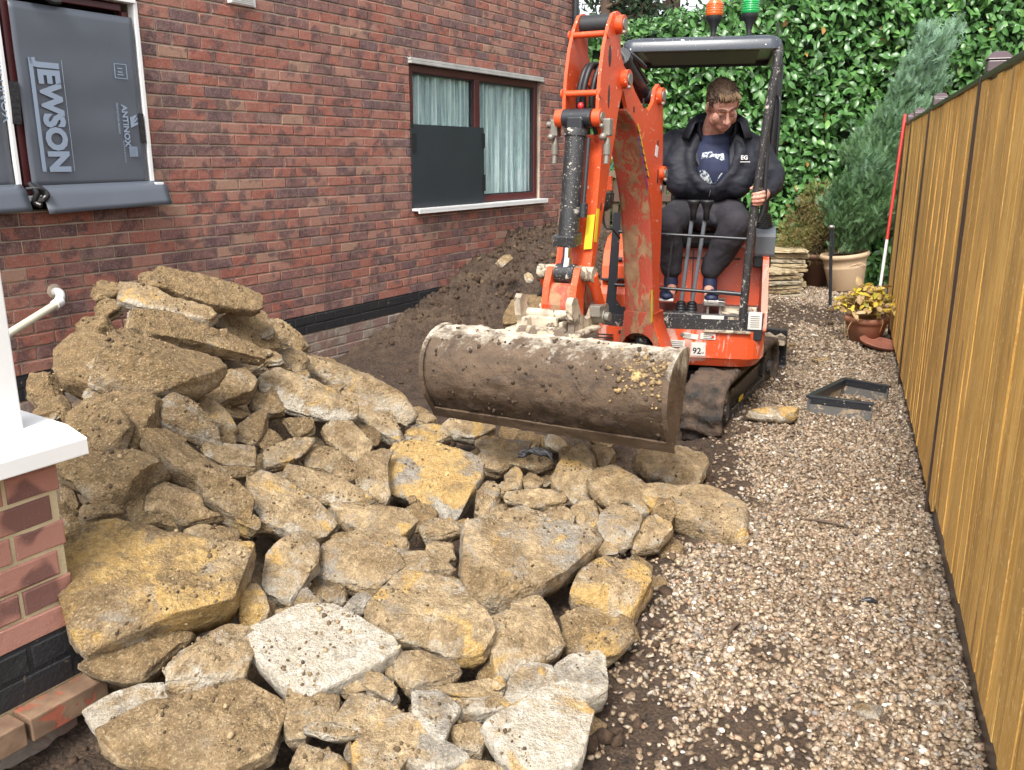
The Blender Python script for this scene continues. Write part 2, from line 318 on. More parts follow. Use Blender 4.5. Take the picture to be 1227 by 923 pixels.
M['canopy']=dirty('canopy_paint',(.040,.047,.060),(.6,.58,.54),.08,.3,mscale=8,spl=.62,bump=.08)
M['rubber']=simple('hose_rubber',(.014,.014,.016),.5,bump=.1,bs=100)
n=N('track_rubber'); c=n.mix(n.mapr(n.noise(8,7,.7),.38,.58),(.03,.027,.025),(.125,.083,.056)); c=n.mix(n.mapr(n.noise(30,4),.66,.7,0,.6),c,(.22,.16,.11))
n.p(Base_Color=c,Roughness=.8).bump(n.noise(40,7,.75),1.,.02); M['track']=n.m
n=N('bucket_steel'); sp=n.t.nodes.new('ShaderNodeSeparateXYZ'); n.set(sp.inputs[0],n.pos); z=sp.outputs[2]
a=n.attr('wear'); no=n.noise(7,8,.68,vec=n.scalev((1,1,2.)),dist=.7)
c=n.mix(n.mapr(no,.35,.62),(.060,.038,.024),(.15,.10,.062)); c=n.mix(n.mapr(n.math('ADD',n.attr('damp'),n.noise(9,6,.7)),.85,1.15,0,.85),c,n.mix(n.mapr(n.noise(26,6,.75),.4,.6),(.020,.012,.008),(.075,.046,.028)))  # second mix paints shade, along with damp soil, into the lower bucket colour
pm=n.mapr(n.math('ADD',n.math('MULTIPLY',n.math('SUBTRACT',n.noise(14,8,.8,vec=n.scalev((1,1,.6))),.5),1.6),a),.42,.72)
c=n.mix(pm,c,n.mix(n.mapr(n.noise(20,6,.7),.35,.6),(.36,.29,.21),(.70,.63,.51)))
c=n.mix(n.mapr(n.math('ADD',n.noise(13,7,.75,dist=.5),n.attr('clay')),.66,.72,0,.9),c,n.mix(n.mapr(n.noise(60,3,.7),.4,.6),(.30,.20,.08),(.62,.47,.20))); c=n.mix(n.mapr(n.noise(17,4,.6),.68,.7,0,.8),c,(.05,.035,.025))
n.p(Base_Color=c,Roughness=n.mapr(no,.4,.6,.42,.8),Metallic=.1).bump(n.math('ADD',n.noise(24,8,.75),n.math('MULTIPLY',pm,.3)),1.,.015); M['bucket']=n.m
M['chrome']=simple('chrome_rod',(.62,.62,.63),.15,1.)
M['steel']=simple('bare_steel',(.32,.30,.28),.4,.8,bump=.2,bs=50,var=.3)
M['greycover']=dirty('grey_plastic_cover',(.13,.145,.165),(.4,.38,.34),-.25,.35,mscale=6,spl=0,bump=.05)
M['fitting']=dirty('zinc_fitting',(.22,.205,.175),(.30,.25,.18),.4,.4,.3,mscale=30,spl=.3,bump=.2)
M['sticker']=dirty('worn_sticker',(.62,.60,.55),(.28,.26,.24),.35,.5,mscale=35,spl=.4,bump=.05)
M['sticker_y']=simple('yellow_sticker',(.75,.55,.02),.5,var=.15)
M['ink']=simple('black_ink',(.02,.02,.02),.5)
M['violet']=simple('violet_stripe',(.12,.04,.26),.45)
M['red']=simple('red_plastic',(.5,.02,.02),.3)
M['white_paint']=dirty('white_paint',(.72,.71,.69),(.3,.25,.2),-.1,.45,mscale=9,spl=0,bump=.05)
M['red_paint']=simple('red_paint',(.5,.03,.025),.45,var=.1)
def lens(name,c):
    n=N(name); n.p(Base_Color=c,Roughness=.12,Transmission_Weight=.35,Coat_Weight=.5); return n.m
M['amber']=lens('amber_lens',(.75,.16,.02)); M['green']=lens('green_lens',(.01,.42,.10))
M['green_hose']=simple('green_hose',(.01,.16,.13),.4)
# person
n=N('skin'); c=n.mix(n.mapr(n.noise(38,4,.7),.38,.62),(.42,.20,.145),(.58,.33,.25)); c=n.mix(n.mapr(n.noise(11,2,.5),.5,.62,0,.5),c,(.50,.19,.14)); n.p(Base_Color=c,Roughness=.6,Subsurface_Weight=.08).bump(n.noise(160,3),.25,.003); M['skin']=n.m
M['hair']=simple('hair',(.075,.042,.022),.6,bump=1.,bs=130,var=.45)
M['hair_front']=simple('hair_front',(.21,.13,.07),.6,bump=1.,bs=130,var=.4)
M['jacket']=simple('navy_black_nylon',(.013,.014,.021),.62,bump=.3,bs=16,var=.25,Specular_IOR_Level=.3)
M['shirt']=simple('navy_tshirt',(.014,.020,.055),.8,bump=.1,bs=40,var=.2)
n=N('tshirt_print'); n.p(Base_Color=n.mix(n.mapr(n.noise(60,5,.7),.46,.54),(.02,.03,.07),(.50,.55,.56)),Roughness=.8); M['tprint']=n.m
M['trouser']=simple('charcoal_trousers',(.022,.020,.026),.85,bump=.3,bs=14,var=.25)
M['shoe']=dirty('navy_shoe',(.012,.02,.06),(.3,.26,.22),.05,.6,mscale=18,spl=.2)
M['brow']=simple('eyebrow',(.06,.032,.018),.9); M['lip']=simple('lip',(.40,.15,.12),.5); M['eye']=simple('eyelid_shadow_lashes',(.10,.05,.04),.6)
# ================= HOUSE WALL
PH=R(31); WD=np.array([math.sin(PH),math.cos(PH),0]); WN=np.array([math.cos(PH),-math.sin(PH),0])   # along wall, outward
W0=np.array([-1.725,6.54,0.])
def clipseg(segs,a,b):
    out=[]
    for s,e in segs:
        if b<=s or a>=e: out.append((s,e)); continue
        if a>s: out.append((s,a))
        if b<e: out.append((b,e))
    return out
class Bricks:
    """brick meshes shared between alike bricks; the front face carries a chamfer and uneven skin"""
    def __init__(s): s.cache={}
BR=Bricks()
def brick_wall(root,u0,u1,z0,courses,openings,matf,near=300,jit=.0015,L=.215,key=None,off=0.):
    items=[]
    for k in range(courses):
        zc=z0+k*.075+.0325; segs=[(u0,u1)]
        for (a,b,c,d) in openings:
            if zc>c and zc<d: segs=clipseg(segs,a-.005,b+.005)
        st=(k%2)*.1125+off
        i=math.floor((u0-st)/.225)-1; 
        while True:
            a=st+i*.225; b=a+.215; i+=1
            if a>u1: break
            for s,e in segs:
                x0,x1=max(a,s),min(b,e)
                if x1-x0>.03: items.append((x0,x1,zc,k))
    return items
def place_bricks(root,items,matf,limit,score,nvar=23,stuffname='brick_courses'):
    items=sorted(items,key=score); sv=[];sf=[];st=[];mi=[];n=0;mats=[]
    for q,(a,b,zc,k) in enumerate(items):
        mat=matf(k); var=rnd.randrange(nvar); me,V,F,t=BR.mesh(b-a,.065,mat,var); y=rnd.uniform(-.0025,.0018)
        if q<limit:
            o=bpy.data.objects.new('brick',me); COL.objects.link(o); o.parent=root; o.location=((a+b)/2,y,zc)
        else:
            if mat not in mats: mats.append(mat)
            sv.append(np.array(V)+[(a+b)/2,y,zc]); sf+=[[i+n for i in f] for f in F]; st+=[t]*len(V); mi+=[mats.index(mat)]*len(F); n+=len(V)
    if sv:
        o=mk(stuffname,np.concatenate(sv),sf,None,root,mats=[M[m] for m in mats],mi=mi,attr={'tint':np.array(st)}); tag(o,kind='stuff')
# local wall frame: x along wall, y outward?  rotate so that local +x = WD and local +y = outward normal
def wallroot(name,label,org): 
    o=thing(name,label,'brick wall',tuple(org)); o.rotation_euler=(0,0,math.atan2(WD[1],WD[0])); return o
# rotation by that angle sends +y to (-WD.y,WD.x) = inward, so outward is local -y
wall=wallroot('house_wall','long red brick side wall of the house with two windows and a black damp course',W0)
def mesh_out(s,L,Hh,mat,var):
    L=round(L/.005)*.005; k=(round(L,3),Hh,mat,var)
    if k in s.cache: return s.cache[k]
    r=random.Random(int(L*1000)*31+var); j=lambda a:r.uniform(-a,a); x,z,e=L/2,Hh/2,.004
    V=[(-x,.03,-z),(x,.03,-z),(x,.03,z),(-x,.03,z)]
    V+=[(-x+j(.0015),e,-z+j(.001)),(j(.02),e,-z+j(.0025)),(x+j(.0015),e,-z+j(.001)),(x+j(.0015),e,z+j(.001)),(j(.02),e,z+j(.0025)),(-x+j(.0015),e,z+j(.001))]
    V+=[(-x+e,j(.0012),-z+e),(j(.02),j(.0012),-z+e+j(.001)),(x-e,j(.0012),-z+e),(x-e,j(.0012),z-e),(j(.02),j(.0012),z-e+j(.001)),(-x+e,j(.0012),z-e)]
    F=[(0,1,6,5,4),(1,2,7,6),(2,3,9,8,7),(3,0,4,9)]+[(4+i,4+(i+1)%6,10+(i+1)%6,10+i) for i in range(6)]+[(10,11,14,15),(11,12,13,14)]
    t=((var*0.618+.13)%1.)
    me=mk('brick',V,F,M[mat],link=False,attr={'tint':np.full(len(V),t)}); s.cache[k]=(me,V,F,t); return s.cache[k]
Bricks.mesh=mesh_out
UC=4.79; ZT=4.03
W1=(-5.,-1.04,1.205,2.405); W2=(1.64,3.95,1.03,2.33)
def wmat(k): return 'old_brick' if k<4 else ('black_brick' if k<6 else 'brick')
items=brick_wall(wall,-4.6,UC,-.145,56,[W1,W2],wmat)
def wscore(i): 
    a,b,z,k=i; u=(a+b)/2; p=W0+WD*u; D=p[1]; px=613.5+1085*p[0]/D; 
    return D+(100 if px<-20 else 0)+(60 if z>2.0+.28*(u+2.5) +.4 else 0)+(30 if z<.3 and u<0 else 0)
place_bricks(wall,items,wmat,292,wscore)
mb=MB()      # mortar bed in panels round the openings, set back behind the brick faces; one solid inner leaf
Y0,Y1=.009,.22
def mp(a,b,c,d): mb.box(((a+b)/2,(Y0+Y1)/2,(c+d)/2),(b-a,Y1-Y0,d-c))
mp(-4.6,W1[1],-.6,W1[2]); mp(-4.6,W1[1],W1[3],ZT); mp(W1[1],W2[0],-.6,ZT); mp(W2[0],W2[1],-.6,W2[2]); mp(W2[0],W2[1],W2[3],ZT); mp(W2[1],UC-.004,-.6,ZT)
mb.build('mortar_bed',M['mortar'],wall)
mb=MB();mb.box(((-4.6+UC)/2-.003,.0085,.230),(UC+4.59,.010,.150));mb.build('black_paint_band',M['black_brick'],wall)
# ---- window with net curtains (window 2)
def window(name,label,u0,u1,z0,z1,mull):
    w=thing(name,label,'window',tuple(W0+WD*0)); w.rotation_euler=wall.rotation_euler; return w
w2=window('window','brown framed window with net curtains, its lower left pane covered by a dark board',*W2,0)
a,b,c,d=W2; fw=.065; mu=2.73
mb=MB()
def bar(x0,x1,z0,z1,y=.025,t=.06): mb.box(((x0+x1)/2,y+t/2,(z0+z1)/2),(x1-x0,t,z1-z0))
a0,b0=a+.012,b-.03
bar(a0,a0+fw,c+.03,d-.055);bar(b0-fw,b0,c+.03,d-.055);bar(a0+fw,b0-fw,c+.03,c+.03+fw);bar(a0+fw,b0-fw,d-.055-fw,d-.055);bar(mu-.045,mu+.045,c+.03+fw,d-.055-fw,.02)
mb.build('frame',M['brown_frame'],w2,.006)
mb=MB(); 
def bead(x0,x1,z0,z1):
    bar(x0,x0+.012,z0,z1,.04,.03);bar(x1-.012,x1,z0,z1,.04,.03);bar(x0+.012,x1-.012,z0,z0+.012,.04,.03);bar(x0+.012,x1-.012,z1-.012,z1,.04,.03)
zA,zB=c+.03+fw,d-.055-fw
bead(a0+fw,mu-.045,zA,zB);bead(mu+.045,b0-fw,zA,zB); mb.build('glazing_bead',M['dark_rubber'],w2)
for x0,x1 in ((a0+fw,mu-.045),(mu+.045,b0-fw)):
    mb=MB();mb.box(((x0+x1)/2,.058,(zA+zB)/2),(x1-x0,.006,zB-zA));mb.build('pane',M['glass'],w2)
    n=150;xs=np.linspace(x0-.02,x1+.02,n);ph=np.cumsum(RS.uniform(.25,.75,n));yy=.10+.03*np.sin(ph)+.012*np.sin(ph*.37)
    zz=[zA-.02,(zA*2+zB)/3,(zA+zB)/2,zB+.02];V=[(x+(.006*math.sin(ph[i]*.5+z*3)),y*(1 if z<zB else .97),z) for z in zz for i,(x,y) in enumerate(zip(xs,yy))]
    F=[(r*n+i,r*n+i+1,(r+1)*n+i+1,(r+1)*n+i) for r in range(3) for i in range(n-1)]
    mk('curtain',V,F,M['curtain'],w2,True)
mb=MB();mb.box(((a+b)/2,.3,(c+d)/2),(b-a+.5,.02,d-c+.5));mb.build('room_back',simple('dim_room',(.12,.12,.11),.9),w2)
mb=MB();mb.box(((a+b)/2+.02,-.005,c+.012),(b-a+.06,.15,.022));mb.box(((a+b)/2+.02,-.072,c+.001),(b-a+.06,.014,.044));mb.build('sill',M['upvc'],w2,.003)
mb=MB();mb.box(((a+b)/2,-.003,d-.018),(b-a+.03,.05,.022));mb.box(((a+b)/2,-.012,d-.044),(b-a+.03,.05,.022));mb.build('head_trim',simple('lead_grey_trim',(.42,.41,.39),.5,var=.2),w2,.003)
bd_=thing('protection_board','dark corrugated plastic board taped over the lower left pane of the far window','board',tuple(W0)); bd_.rotation_euler=wall.rotation_euler
mb=MB();mb.box(((a-.02+mu+.06)/2,-.012,(c+.03+1.775)/2),(mu+.08-a,.006,1.775-c-.03));mb.build('sheet',M['board_dark'],bd_)
for x,z,w,h in ((a+.02,1.62,.05,.16),(mu+.045,1.65,.05,.14),(mu+.05,1.25,.05,.16),(a-.01,1.77,.03,.04)):
    mb=MB();mb.box((x,-.019,z),(w,.004,h));mb.build('tape',M['tape'],bd_)
# ---- near window covered by printed plastic sheet (window 1)
w1=window('window','near window with a white trimmed brown frame, sheeted over with grey printed plastic',*W1,0)
a,b,c,d=W1
mb=MB()
bar(b-.075,b-.03,c+.14,d-.07);bar(-1.86,-1.79,c+.14,d-.07,.0,.07);bar(-4.6,b-.075,c+.09,c+.14);bar(-4.6,b-.075,d-.07,d-.03);mb.build('frame',M['brown_frame'],w1,.005)
mb=MB();mb.box((b-.016,.0,(c+d)/2+.06),(.026,.06,d-c-.14));mb.box(((b-4.6)/2,-.004,d-.012),(b+4.6-.03,.066,.024));mb.box((-1.90,-.012,(c+d)/2+.05),(.022,.03,d-c-.16));mb.build('white_trim',M['upvc'],w1,.003)
mb=MB();mb.box(((-4.6+b)/2,.2,(c+d)/2),(b+4.6,.02,d-c));mb.build('room_back',simple('dark_room',(.02,.02,.02),.9),w1)
mb=MB();mb.box(((-4.6+b)/2,.03,c+.07),(b+4.6,.16,.03));mb.box((b+.005,-.052,c+.115),(.06,.03,.05));mb.build('sill',M['upvc'],w1,.003)
def textpart(txt,size,loc,rot,mat,parent,name='lettering',ex=.0006,align='LEFT',sx=1.,bold=0):
    cu=bpy.data.curves.new('t','FONT');cu.body=txt;cu.size=size;cu.extrude=ex;cu.align_x=align;cu.resolution_u=3;cu.offset=bold
    o=bpy.data.objects.new('t',cu);COL.objects.link(o);bpy.context.view_layer.update()
    me=bpy.data.meshes.new_from_object(o.evaluated_get(bpy.context.evaluated_depsgraph_get()));bpy.data.objects.remove(o);bpy.data.curves.remove(cu)
    me.materials.clear();me.materials.append(mat)
    q=bpy.data.objects.new(name,me);COL.objects.link(q);q.parent=parent;q.location=loc;q.rotation_euler=rot;q.scale=(sx,1,1);return q
s1=thing('protection_sheet','grey plastic sheet printed JEWSON over the near window, with a bent lip below','sheet',tuple(W0));s1.rotation_euler=wall.rotation_euler
def sheet(x0,x1,z0,z1,y,name,mat,par,amp=.006,nx=24,nz=24,skew=0):
    xs=np.linspace(x0,x1,nx);zs=np.linspace(z0,z1,nz);X,Z=np.meshgrid(xs,zs);P=np.c_[X.ravel(),np.zeros(X.size),Z.ravel()]
    yy=y+amp*fbm(P*[1.2,1,2.5]*1.3,3,5)+amp*.25*np.sin(Z.ravel()*22)
    V=np.c_[X.ravel()+skew*(Z.ravel()-z0),yy,Z.ravel()]
    F=np.array([(r*nx+i,r*nx+i+1,(r+1)*nx+i+1,(r+1)*nx+i) for r in range(nz-1) for i in range(nx-1)])
    o=mk(name,V,F,mat,par,True);m=o.modifiers.new('thick','SOLIDIFY');m.thickness=.004;m.offset=1;return o
sheet(-1.83,b-.045,1.33,2.30,-.018,'sheet',M['board'],s1)
sheet(-2.9,-1.92,1.33,2.30,-.004,'sheet',M['board'],s1)
for x0,x1,z0,sk in ((-1.81,b+.045,1.205,.04),(-2.9,-1.90,1.20,0)):
    xs=np.linspace(x0,x1,20);V=[]
    for t in np.linspace(0,1,6):
        for i,x in enumerate(xs):
            f=i/19; V.append((x-(.03 if x1>-1.5 else 0)*(1-f)*0+sk*0, -.035-.05*t-.03*min(1,t*6)-.003*math.sin(i*.6), 1.352-t*(.150-.012*f)-.01*(1-f)-.0*f))
    F=[(r*20+i,r*20+i+1,(r+1)*20+i+1,(r+1)*20+i) for r in range(5) for i in range(19)]
    o=mk('lip',V,F,M['board'],s1,True);m=o.modifiers.new('thick','SOLIDIFY');m.thickness=.004
for P_,r in (([(-1.87,-.06,1.36),(-1.85,-.09,1.31),(-1.86,-.07,1.26),(-1.84,-.1,1.24)],.016),([(-1.84,-.07,1.35),(-1.80,-.1,1.30),(-1.82,-.09,1.27)],.018),([(-1.89,-.06,1.33),(-1.83,-.1,1.33),(-1.80,-.08,1.28)],.012)):
    mb=MB();mb.tube(P_,r,6,res=4);mb.build('crumpled_tape',M['tape'],s1)
mb=MB();mb.box((-1.865,-.028,1.78),(.05,.004,.22),rotx(0)@roty(.05));mb.build('tape',M['tape'],s1)
mb=MB();mb.box((b-.055,-.030,1.67),(.035,.004,.17));mb.build('tape',M['tape'],s1)
for P_ in ([(-1.72,-.03,2.325),(-1.66,-.05,2.345),(-1.60,-.04,2.32),(-1.54,-.035,2.325)],[(-1.70,-.03,2.34),(-1.63,-.045,2.36),(-1.58,-.03,2.34)]):
    mb=MB();mb.tube(P_,.014,6,res=4);mb.build('crumpled_tape',M['tape'],s1)
# lettering runs down the sheet: text x axis points down, letter tops to the right
TR=(R(90),R(90),0)
PY=-.034
textpart('JEWSON',.165,(-1.715,PY,2.005),TR,M['print'],s1,bold=.008,sx=.93)
mb=MB();mb.box((-1.755,PY,1.72),(.022,.0012,.60));mb.build('stripe',M['print'],s1)
mb=MB();mb.box((-1.575,PY,1.72),(.002,.0012,.60));mb.build('stripe',M['print'],s1)
textpart('ANTINOX',.052,(-1.225,PY,1.80),TR,M['print'],s1,bold=.0015)
textpart('PROTECTION BOARD',.018,(-1.262,PY,1.81),TR,M['print'],s1)
textpart('ANTINOX',.075,(-1.885-.055,-.02,2.02),TR,M['print'],s1)
mb=MB()
for x,z,w,h in ((-1.245,1.99,.004,.085),(-1.165,1.99,.004,.085),(-1.205,2.03,.084,.004),(-1.205,1.95,.084,.004),(-1.21,2.005,.03,.006),(-1.21,1.985,.03,.006),(-1.21,1.97,.04,.006)): mb.box((x,PY,z),(w,.0012,h))
mb.build('logo_box',M['print'],s1)
mb=MB()
for k in range(9): mb.box((-1.20+k*.0065,PY,1.53),(.0035,.0012,.06))
mb.build('bar_code',M['print'],s1)
mb=MB()
for k in range(12): mb.box((-1.235,PY,1.47+k*.011),(.008,.0012,.004))
mb.build('small_print',M['print'],s1)
mb=MB();mb.prism([(0,0),(.05,.02),(.05,.034),(.018,.022),(.05,.05),(.05,.062),(.018,.034),(.05,.078),(0,.06)],PY-.0006,PY+.0006,lambda p,q,w:(-1.145+p-.03,w,1.70+q-.03));mb.build('emblem',M['print'],s1)
# ---- vent, downpipe, waste pipe
v=thing('air_vent','white louvred air vent set in the brickwork near the top edge','vent',tuple(W0));v.rotation_euler=wall.rotation_euler
mb=MB();mb.box((-.20,-.006,2.53),(.235,.022,.085));mb.build('vent_frame',M['upvc'],v,.003)
for k in range(6):
    mb=MB();mb.box((-.20,-.022,2.50+k*.012),(.20,.012,.004),rotx(.5));mb.build('louvre',M['upvc'],v)
dp=thing('downpipe','black rainwater downpipe at the far corner of the house','downpipe',tuple(W0));dp.rotation_euler=wall.rotation_euler
mb=MB();mb.cyl((4.62,-.06,.35),(4.62,-.06,4.0),.038,n=16);mb.cyl((4.62,-.06,2.72),(4.62,-.06,2.84),.045,n=16);mb.build('pipe',M['black'],dp)
for z in (2.70,1.2): 
    mb=MB();mb.box((4.62,-.03,z),(.14,.06,.03));mb.build('bracket',M['black'],dp,.004)
wp=thing('waste_pipe','cream plastic waste pipe with an elbow coming out of the brick wall behind the heap','pipe',tuple(W0));wp.rotation_euler=wall.rotation_euler
E0=(-1.76,-.075,.70)
mb=MB();mb.tube([(-1.77,.02,.745),(-1.77,-.04,.745),(-1.785,-.075,.725),(-1.83,-.108,.695)],.026,12,res=5);mb.cyl((-1.80,-.095,.703),(-1.85,-.115,.690),.029);mb.build('elbow',M['white_paint'],wp)
mb=MB();mb.cyl((-1.81,-.10,.70),(-2.39,-.32,.55),.022);mb.build('pipe',M['cream_plastic'],wp)
mb=MB();mb.ell((-1.77,.002,.75),(.045,.012,.045));mb.build('mortar_patch',M['mortar'],wp)
# ================= BAY (extension) at the left: brick plinth, sill, white window board
B0=np.array([-1.155,2.1,0.])
bay=thing('bay_wall','low brick plinth with black damp course at the near left corner','brick wall',tuple(B0));bay.rotation_euler=wall.rotation_euler
BL=-1.6
def bmat(k): return 'black_brick' if k in(0,1) else 'bay_brick'
items=brick_wall(bay,BL,0,.155,8,[],bmat,off=-.02)
items=[i for i in items]
place_bricks(bay,items,bmat,300,lambda i:0,9)
# end bricks turn the corner: headers along the return
it2=[(BL,-.005,.305,0)]
mb=MB();mb.box(((BL-.004)/2-.0,.135,.42),(-BL-.012,.26,.67));mb.build('mortar_bed',M['bay_mortar'],bay)
mb=MB();mb.box((BL/2-.003,.131,.230),(-BL-.004,.258,.151));mb.build('black_paint_band',M['black_brick'],bay)
for k in range(1,2):
    for i in range(8):
        x=-.09-.225*i; o=MB();o.box((x,.06-.035*1,.115),(.213,.19,.066));o.build('brick',M['red_brick'],bay,.004)
for i in range(8):
    o=MB();o.box((-.15-.225*i,.10,.035),(.215,.22,.068));o.build('brick',M['old_brick'],bay,.006)
mb=MB();mb.box((BL/2,.2,-.1),(-BL+.1,.3,.3));mb.build('footing',M['mortar'],bay)
bw=thing('bay_window','white plastic bay window board and projecting sill at the left edge','window sill',tuple(B0));bw.rotation_euler=wall.rotation_euler
mb=MB();mb.prism([(-.06,.768),(-.06,.812),(.02,.835),(.30,.845),(.30,.768)],BL,.052,lambda p,q,w:(w,p,q));mb.build('sill',M['upvc'],bw,.003)
mb=MB();mb.box((BL/2-.015,.12,1.75),(-BL-.03,.10,1.86));mb.build('window_board',M['upvc'],bw,.004)
mb=MB();mb.box((-.28,.068,.846),(.36,.012,.003));mb.build('sealant_line',M['dark_rubber'],bw)
# ================= TERRAIN
CT=[[-1.537, 4.098, 0.963], [-2.039, 4.32, 0.872], [-1.333, 4.441, 0.833], [-1.24, 4.69, 0.613], [-0.953, 4.56, 0.411], [-1.585, 3.528, 0.798], [-2.038, 3.761, 0.602], [-2.121, 3.685, 0.508], [-1.36, 3.86, 0.732], [-1.441, 3.168, 0.712], [-1.178, 3.829, 0.547], [-0.783, 4.881, 0.285], [-0.248, 4.669, 0.099], [-1.35, 2.931, 0.621], [-1.724, 3.118, 0.5], [-1.084, 3.48, 0.456], [-0.505, 4.475, 0.158], [0.028, 4.279, 0.082], [-1.267, 2.716, 0.543], [-0.986, 3.126, 0.398], [-0.586, 3.563, 0.244], [0.026, 3.917, 0.119], [0.513, 4.043, 0.118], [0.917, 4.022, 0.082], [-1.213, 2.568, 0.457], [-1.381, 2.527, 0.418], [-0.792, 2.949, 0.302], [-0.045, 3.287, 0.164], [0.579, 3.411, 0.114], [0.969, 3.566, 0.051], [0.89, 3.243, 0.039], [-1.143, 2.389, 0.397], [-0.84, 2.596, 0.302], [-0.462, 2.735, 0.237], [-0.039, 2.829, 0.194], [0.395, 3.025, 0.104], [-0.978, 2.261, 0.328], [-0.55, 2.463, 0.223], [-0.035, 2.437, 0.181], [0.484, 2.776, 0.061], [-0.911, 2.061, 0.238], [-0.485, 2.126, 0.199], [-0.032, 2.188, 0.16], [0.323, 2.397, 0.061], [-1.04, 1.985, 0.164], [-0.733, 1.836, 0.15], [-0.332, 1.848, 0.141], [-0.028, 1.866, 0.128], [0.186, 1.958, 0.06], [0.217, 1.821, 0.02], [-0.588, 1.669, 0.1], [-0.977, 1.694, 0.079]]
XC=np.array(CT)[:,:2];
def U_(r2): return np.where(r2>0,.5*r2*np.log(r2+1e-12),0)
ring=np.array([(x,y,0) for x,y in [(1.0,1.3),(.9,2.2),(1.1,3.0),(1.3,3.8),(1.0,4.7),(.4,5.2),(-.4,5.4),(-1.2,5.6)]]);
CP=np.r_[np.array(CT),ring];XC=CP[:,:2];nn=len(CP)
K=U_(((XC[:,None]-XC[None])**2).sum(-1))+np.eye(nn)*.05;Q=np.c_[np.ones(nn),XC]
CO=np.linalg.solve(np.block([[K,Q],[Q.T,np.zeros((3,3))]]),np.r_[CP[:,2],0,0,0])
def heap(x,y):
    P=np.c_[x,y];o=np.zeros(len(P))
    for s in range(0,len(P),20000):
        q=P[s:s+20000];o[s:s+20000]=U_(((q[:,None]-XC[None])**2).sum(-1))@CO[:nn]+CO[nn]+q@CO[nn+1:]
    m=(x<1.4)&(y<5.8)&(y>1.2); return np.where(m,o,-1)
SB=np.array([(1.2,.13),(1.92,.27),(2.3,.39),(2.6,.49),(2.95,.54),(3.3,.66),(3.8,.95),(4.5,1.22),(5.3,1.45),(6.5,2.0),(7.5,2.35),(8.3,2.6),(12,2.6)])
def gravelness(x,y):
    xb=np.interp(y,SB[:,0],SB[:,1]);P=np.c_[x,y,np.zeros(len(x))]
    e=(x-xb)+.16*fbm(P*4,4,3); g=sst(-.05,.16,e)
    # soil patches walked into the gravel
    for cx,cy,rx,ry,a in ((.36,1.95,.18,.30,1.),(.66,2.02,.20,.13,.85),(.82,2.42,.09,.08,.7),(.72,1.72,.2,.12,.8),(2.95,8.5,.5,.75,1.),(1.75,5.9,.22,.5,.75),(1.95,6.9,.3,.6,.8),(.98,3.9,.16,.35,.7)):
        d=((x-cx)/rx)**2+((y-cy)/ry)**2+.9*fbm(P*7,3,9); g=g*(1-a*sst(1.3,.5,d))
    return np.clip(g,0,1)
def terrain(x,y):
    P=np.c_[x,y,np.zeros(len(x))]; g=gravelness(x,y)
    r=np.c_[x-W0[0],y-W0[1]]; u=r@WD[:2]; w=r@WN[:2]
    z=.012*fbm(P*1.3,3,1)*1.0
    dig=sst(.0,.5,(np.interp(y,SB[:,0],SB[:,1])-x))*sst(2.9,3.7,y)
    z=z-.09*dig*sst(9.,7,y)
    crest=np.interp(u,[.1,.6,1.0,1.3,1.8,2.4,3.0,3.5,4.0,4.6,5.3,6.2],[0,.0,.08,.14,.25,.44,.60,.70,.73,.68,.54,.2])
    wr=np.interp(u,[0,2,4,6],[.5,.8,1.35,1.2]); mo=crest*np.exp(-np.clip((w-.30)/wr,0,9)**2*1.1)
    lump=fbm(np.c_[x,y,z*0]*3,4,21)*.5+fbm(P*9,4,22)*.35
    z=z+mo*(1+.35*lump)
    cl=sst(.03,.15,mo)
    rough=(1-g)
    smoothpatch=sst(1.,.4,((x+.15)/.75)**2+((y-5.6)/.8)**2)
    z=z+rough*(.03+.075*cl)*(1-.8*smoothpatch)*(fbm(P*11,5,31,.6)+.55*np.abs(fbm(P*26,3,33)))
    z=z+.006*g*fbm(P*20,3,41)
    h=heap(x,y); hz=h-.20-.30*sst(-1.45,-2.1,x)+.06*fbm(P*8,4,51)+.03*np.abs(fbm(P*22,3,52)); onheap=sst(.0,.06,hz-z)
    z=np.maximum(z,np.where(h>-.2,hz,-1))
    clay=np.clip(onheap*.9+.5*sst(.2,.0,w)*0+.35*cl*sst(.1,.5,fbm(P*3,3,61)),0,1)
    return z,g*(1-onheap),clay,mo
def axis(a,b,step,far):
    c=list(np.arange(a,b,step));l=[a-s for s in far][::-1];h=[b+s for s in far]; return np.array(l+c+h)
ys=[1.15]
while ys[-1]<11.5: ys.append(ys[-1]+max(.011,.0052*ys[-1]))
ys=np.array([-60,-20,-6,-2,0,.6]+ys+[12,13,15,19,28,45,80,160]);xs=axis(-2.9,4.7,.017,[.3,1,2.5,6,14,30,60,120])
X,Y=np.meshgrid(xs,ys);x,y=X.ravel(),Y.ravel();z,g,cl,mo=terrain(x,y)
nx,ny=len(xs),len(ys);I=np.arange(nx*ny).reshape(ny,nx)
F=np.stack([I[:-1,:-1],I[:-1,1:],I[1:,1:],I[1:,:-1]],-1).reshape(-1,4)
gr=mk('ground',np.c_[x,y,z],F,M['ground'],None,True,attr={'gmix':np.c_[g,cl,mo,np.ones(len(x))]});tag(gr,kind='structure')
from bisect import bisect
def zat(px,py):
    j=np.clip(np.searchsorted(ys,py)-1,0,ny-2);i=np.clip(np.searchsorted(xs,px)-1,0,nx-2);Z=z.reshape(ny,nx)
    fx=(px-xs[i])/(xs[i+1]-xs[i]);fy=(py-ys[j])/(ys[j+1]-ys[j])
    return (Z[j,i]*(1-fx)+Z[j,i+1]*fx)*(1-fy)+(Z[j+1,i]*(1-fx)+Z[j+1,i+1]*fx)*fy
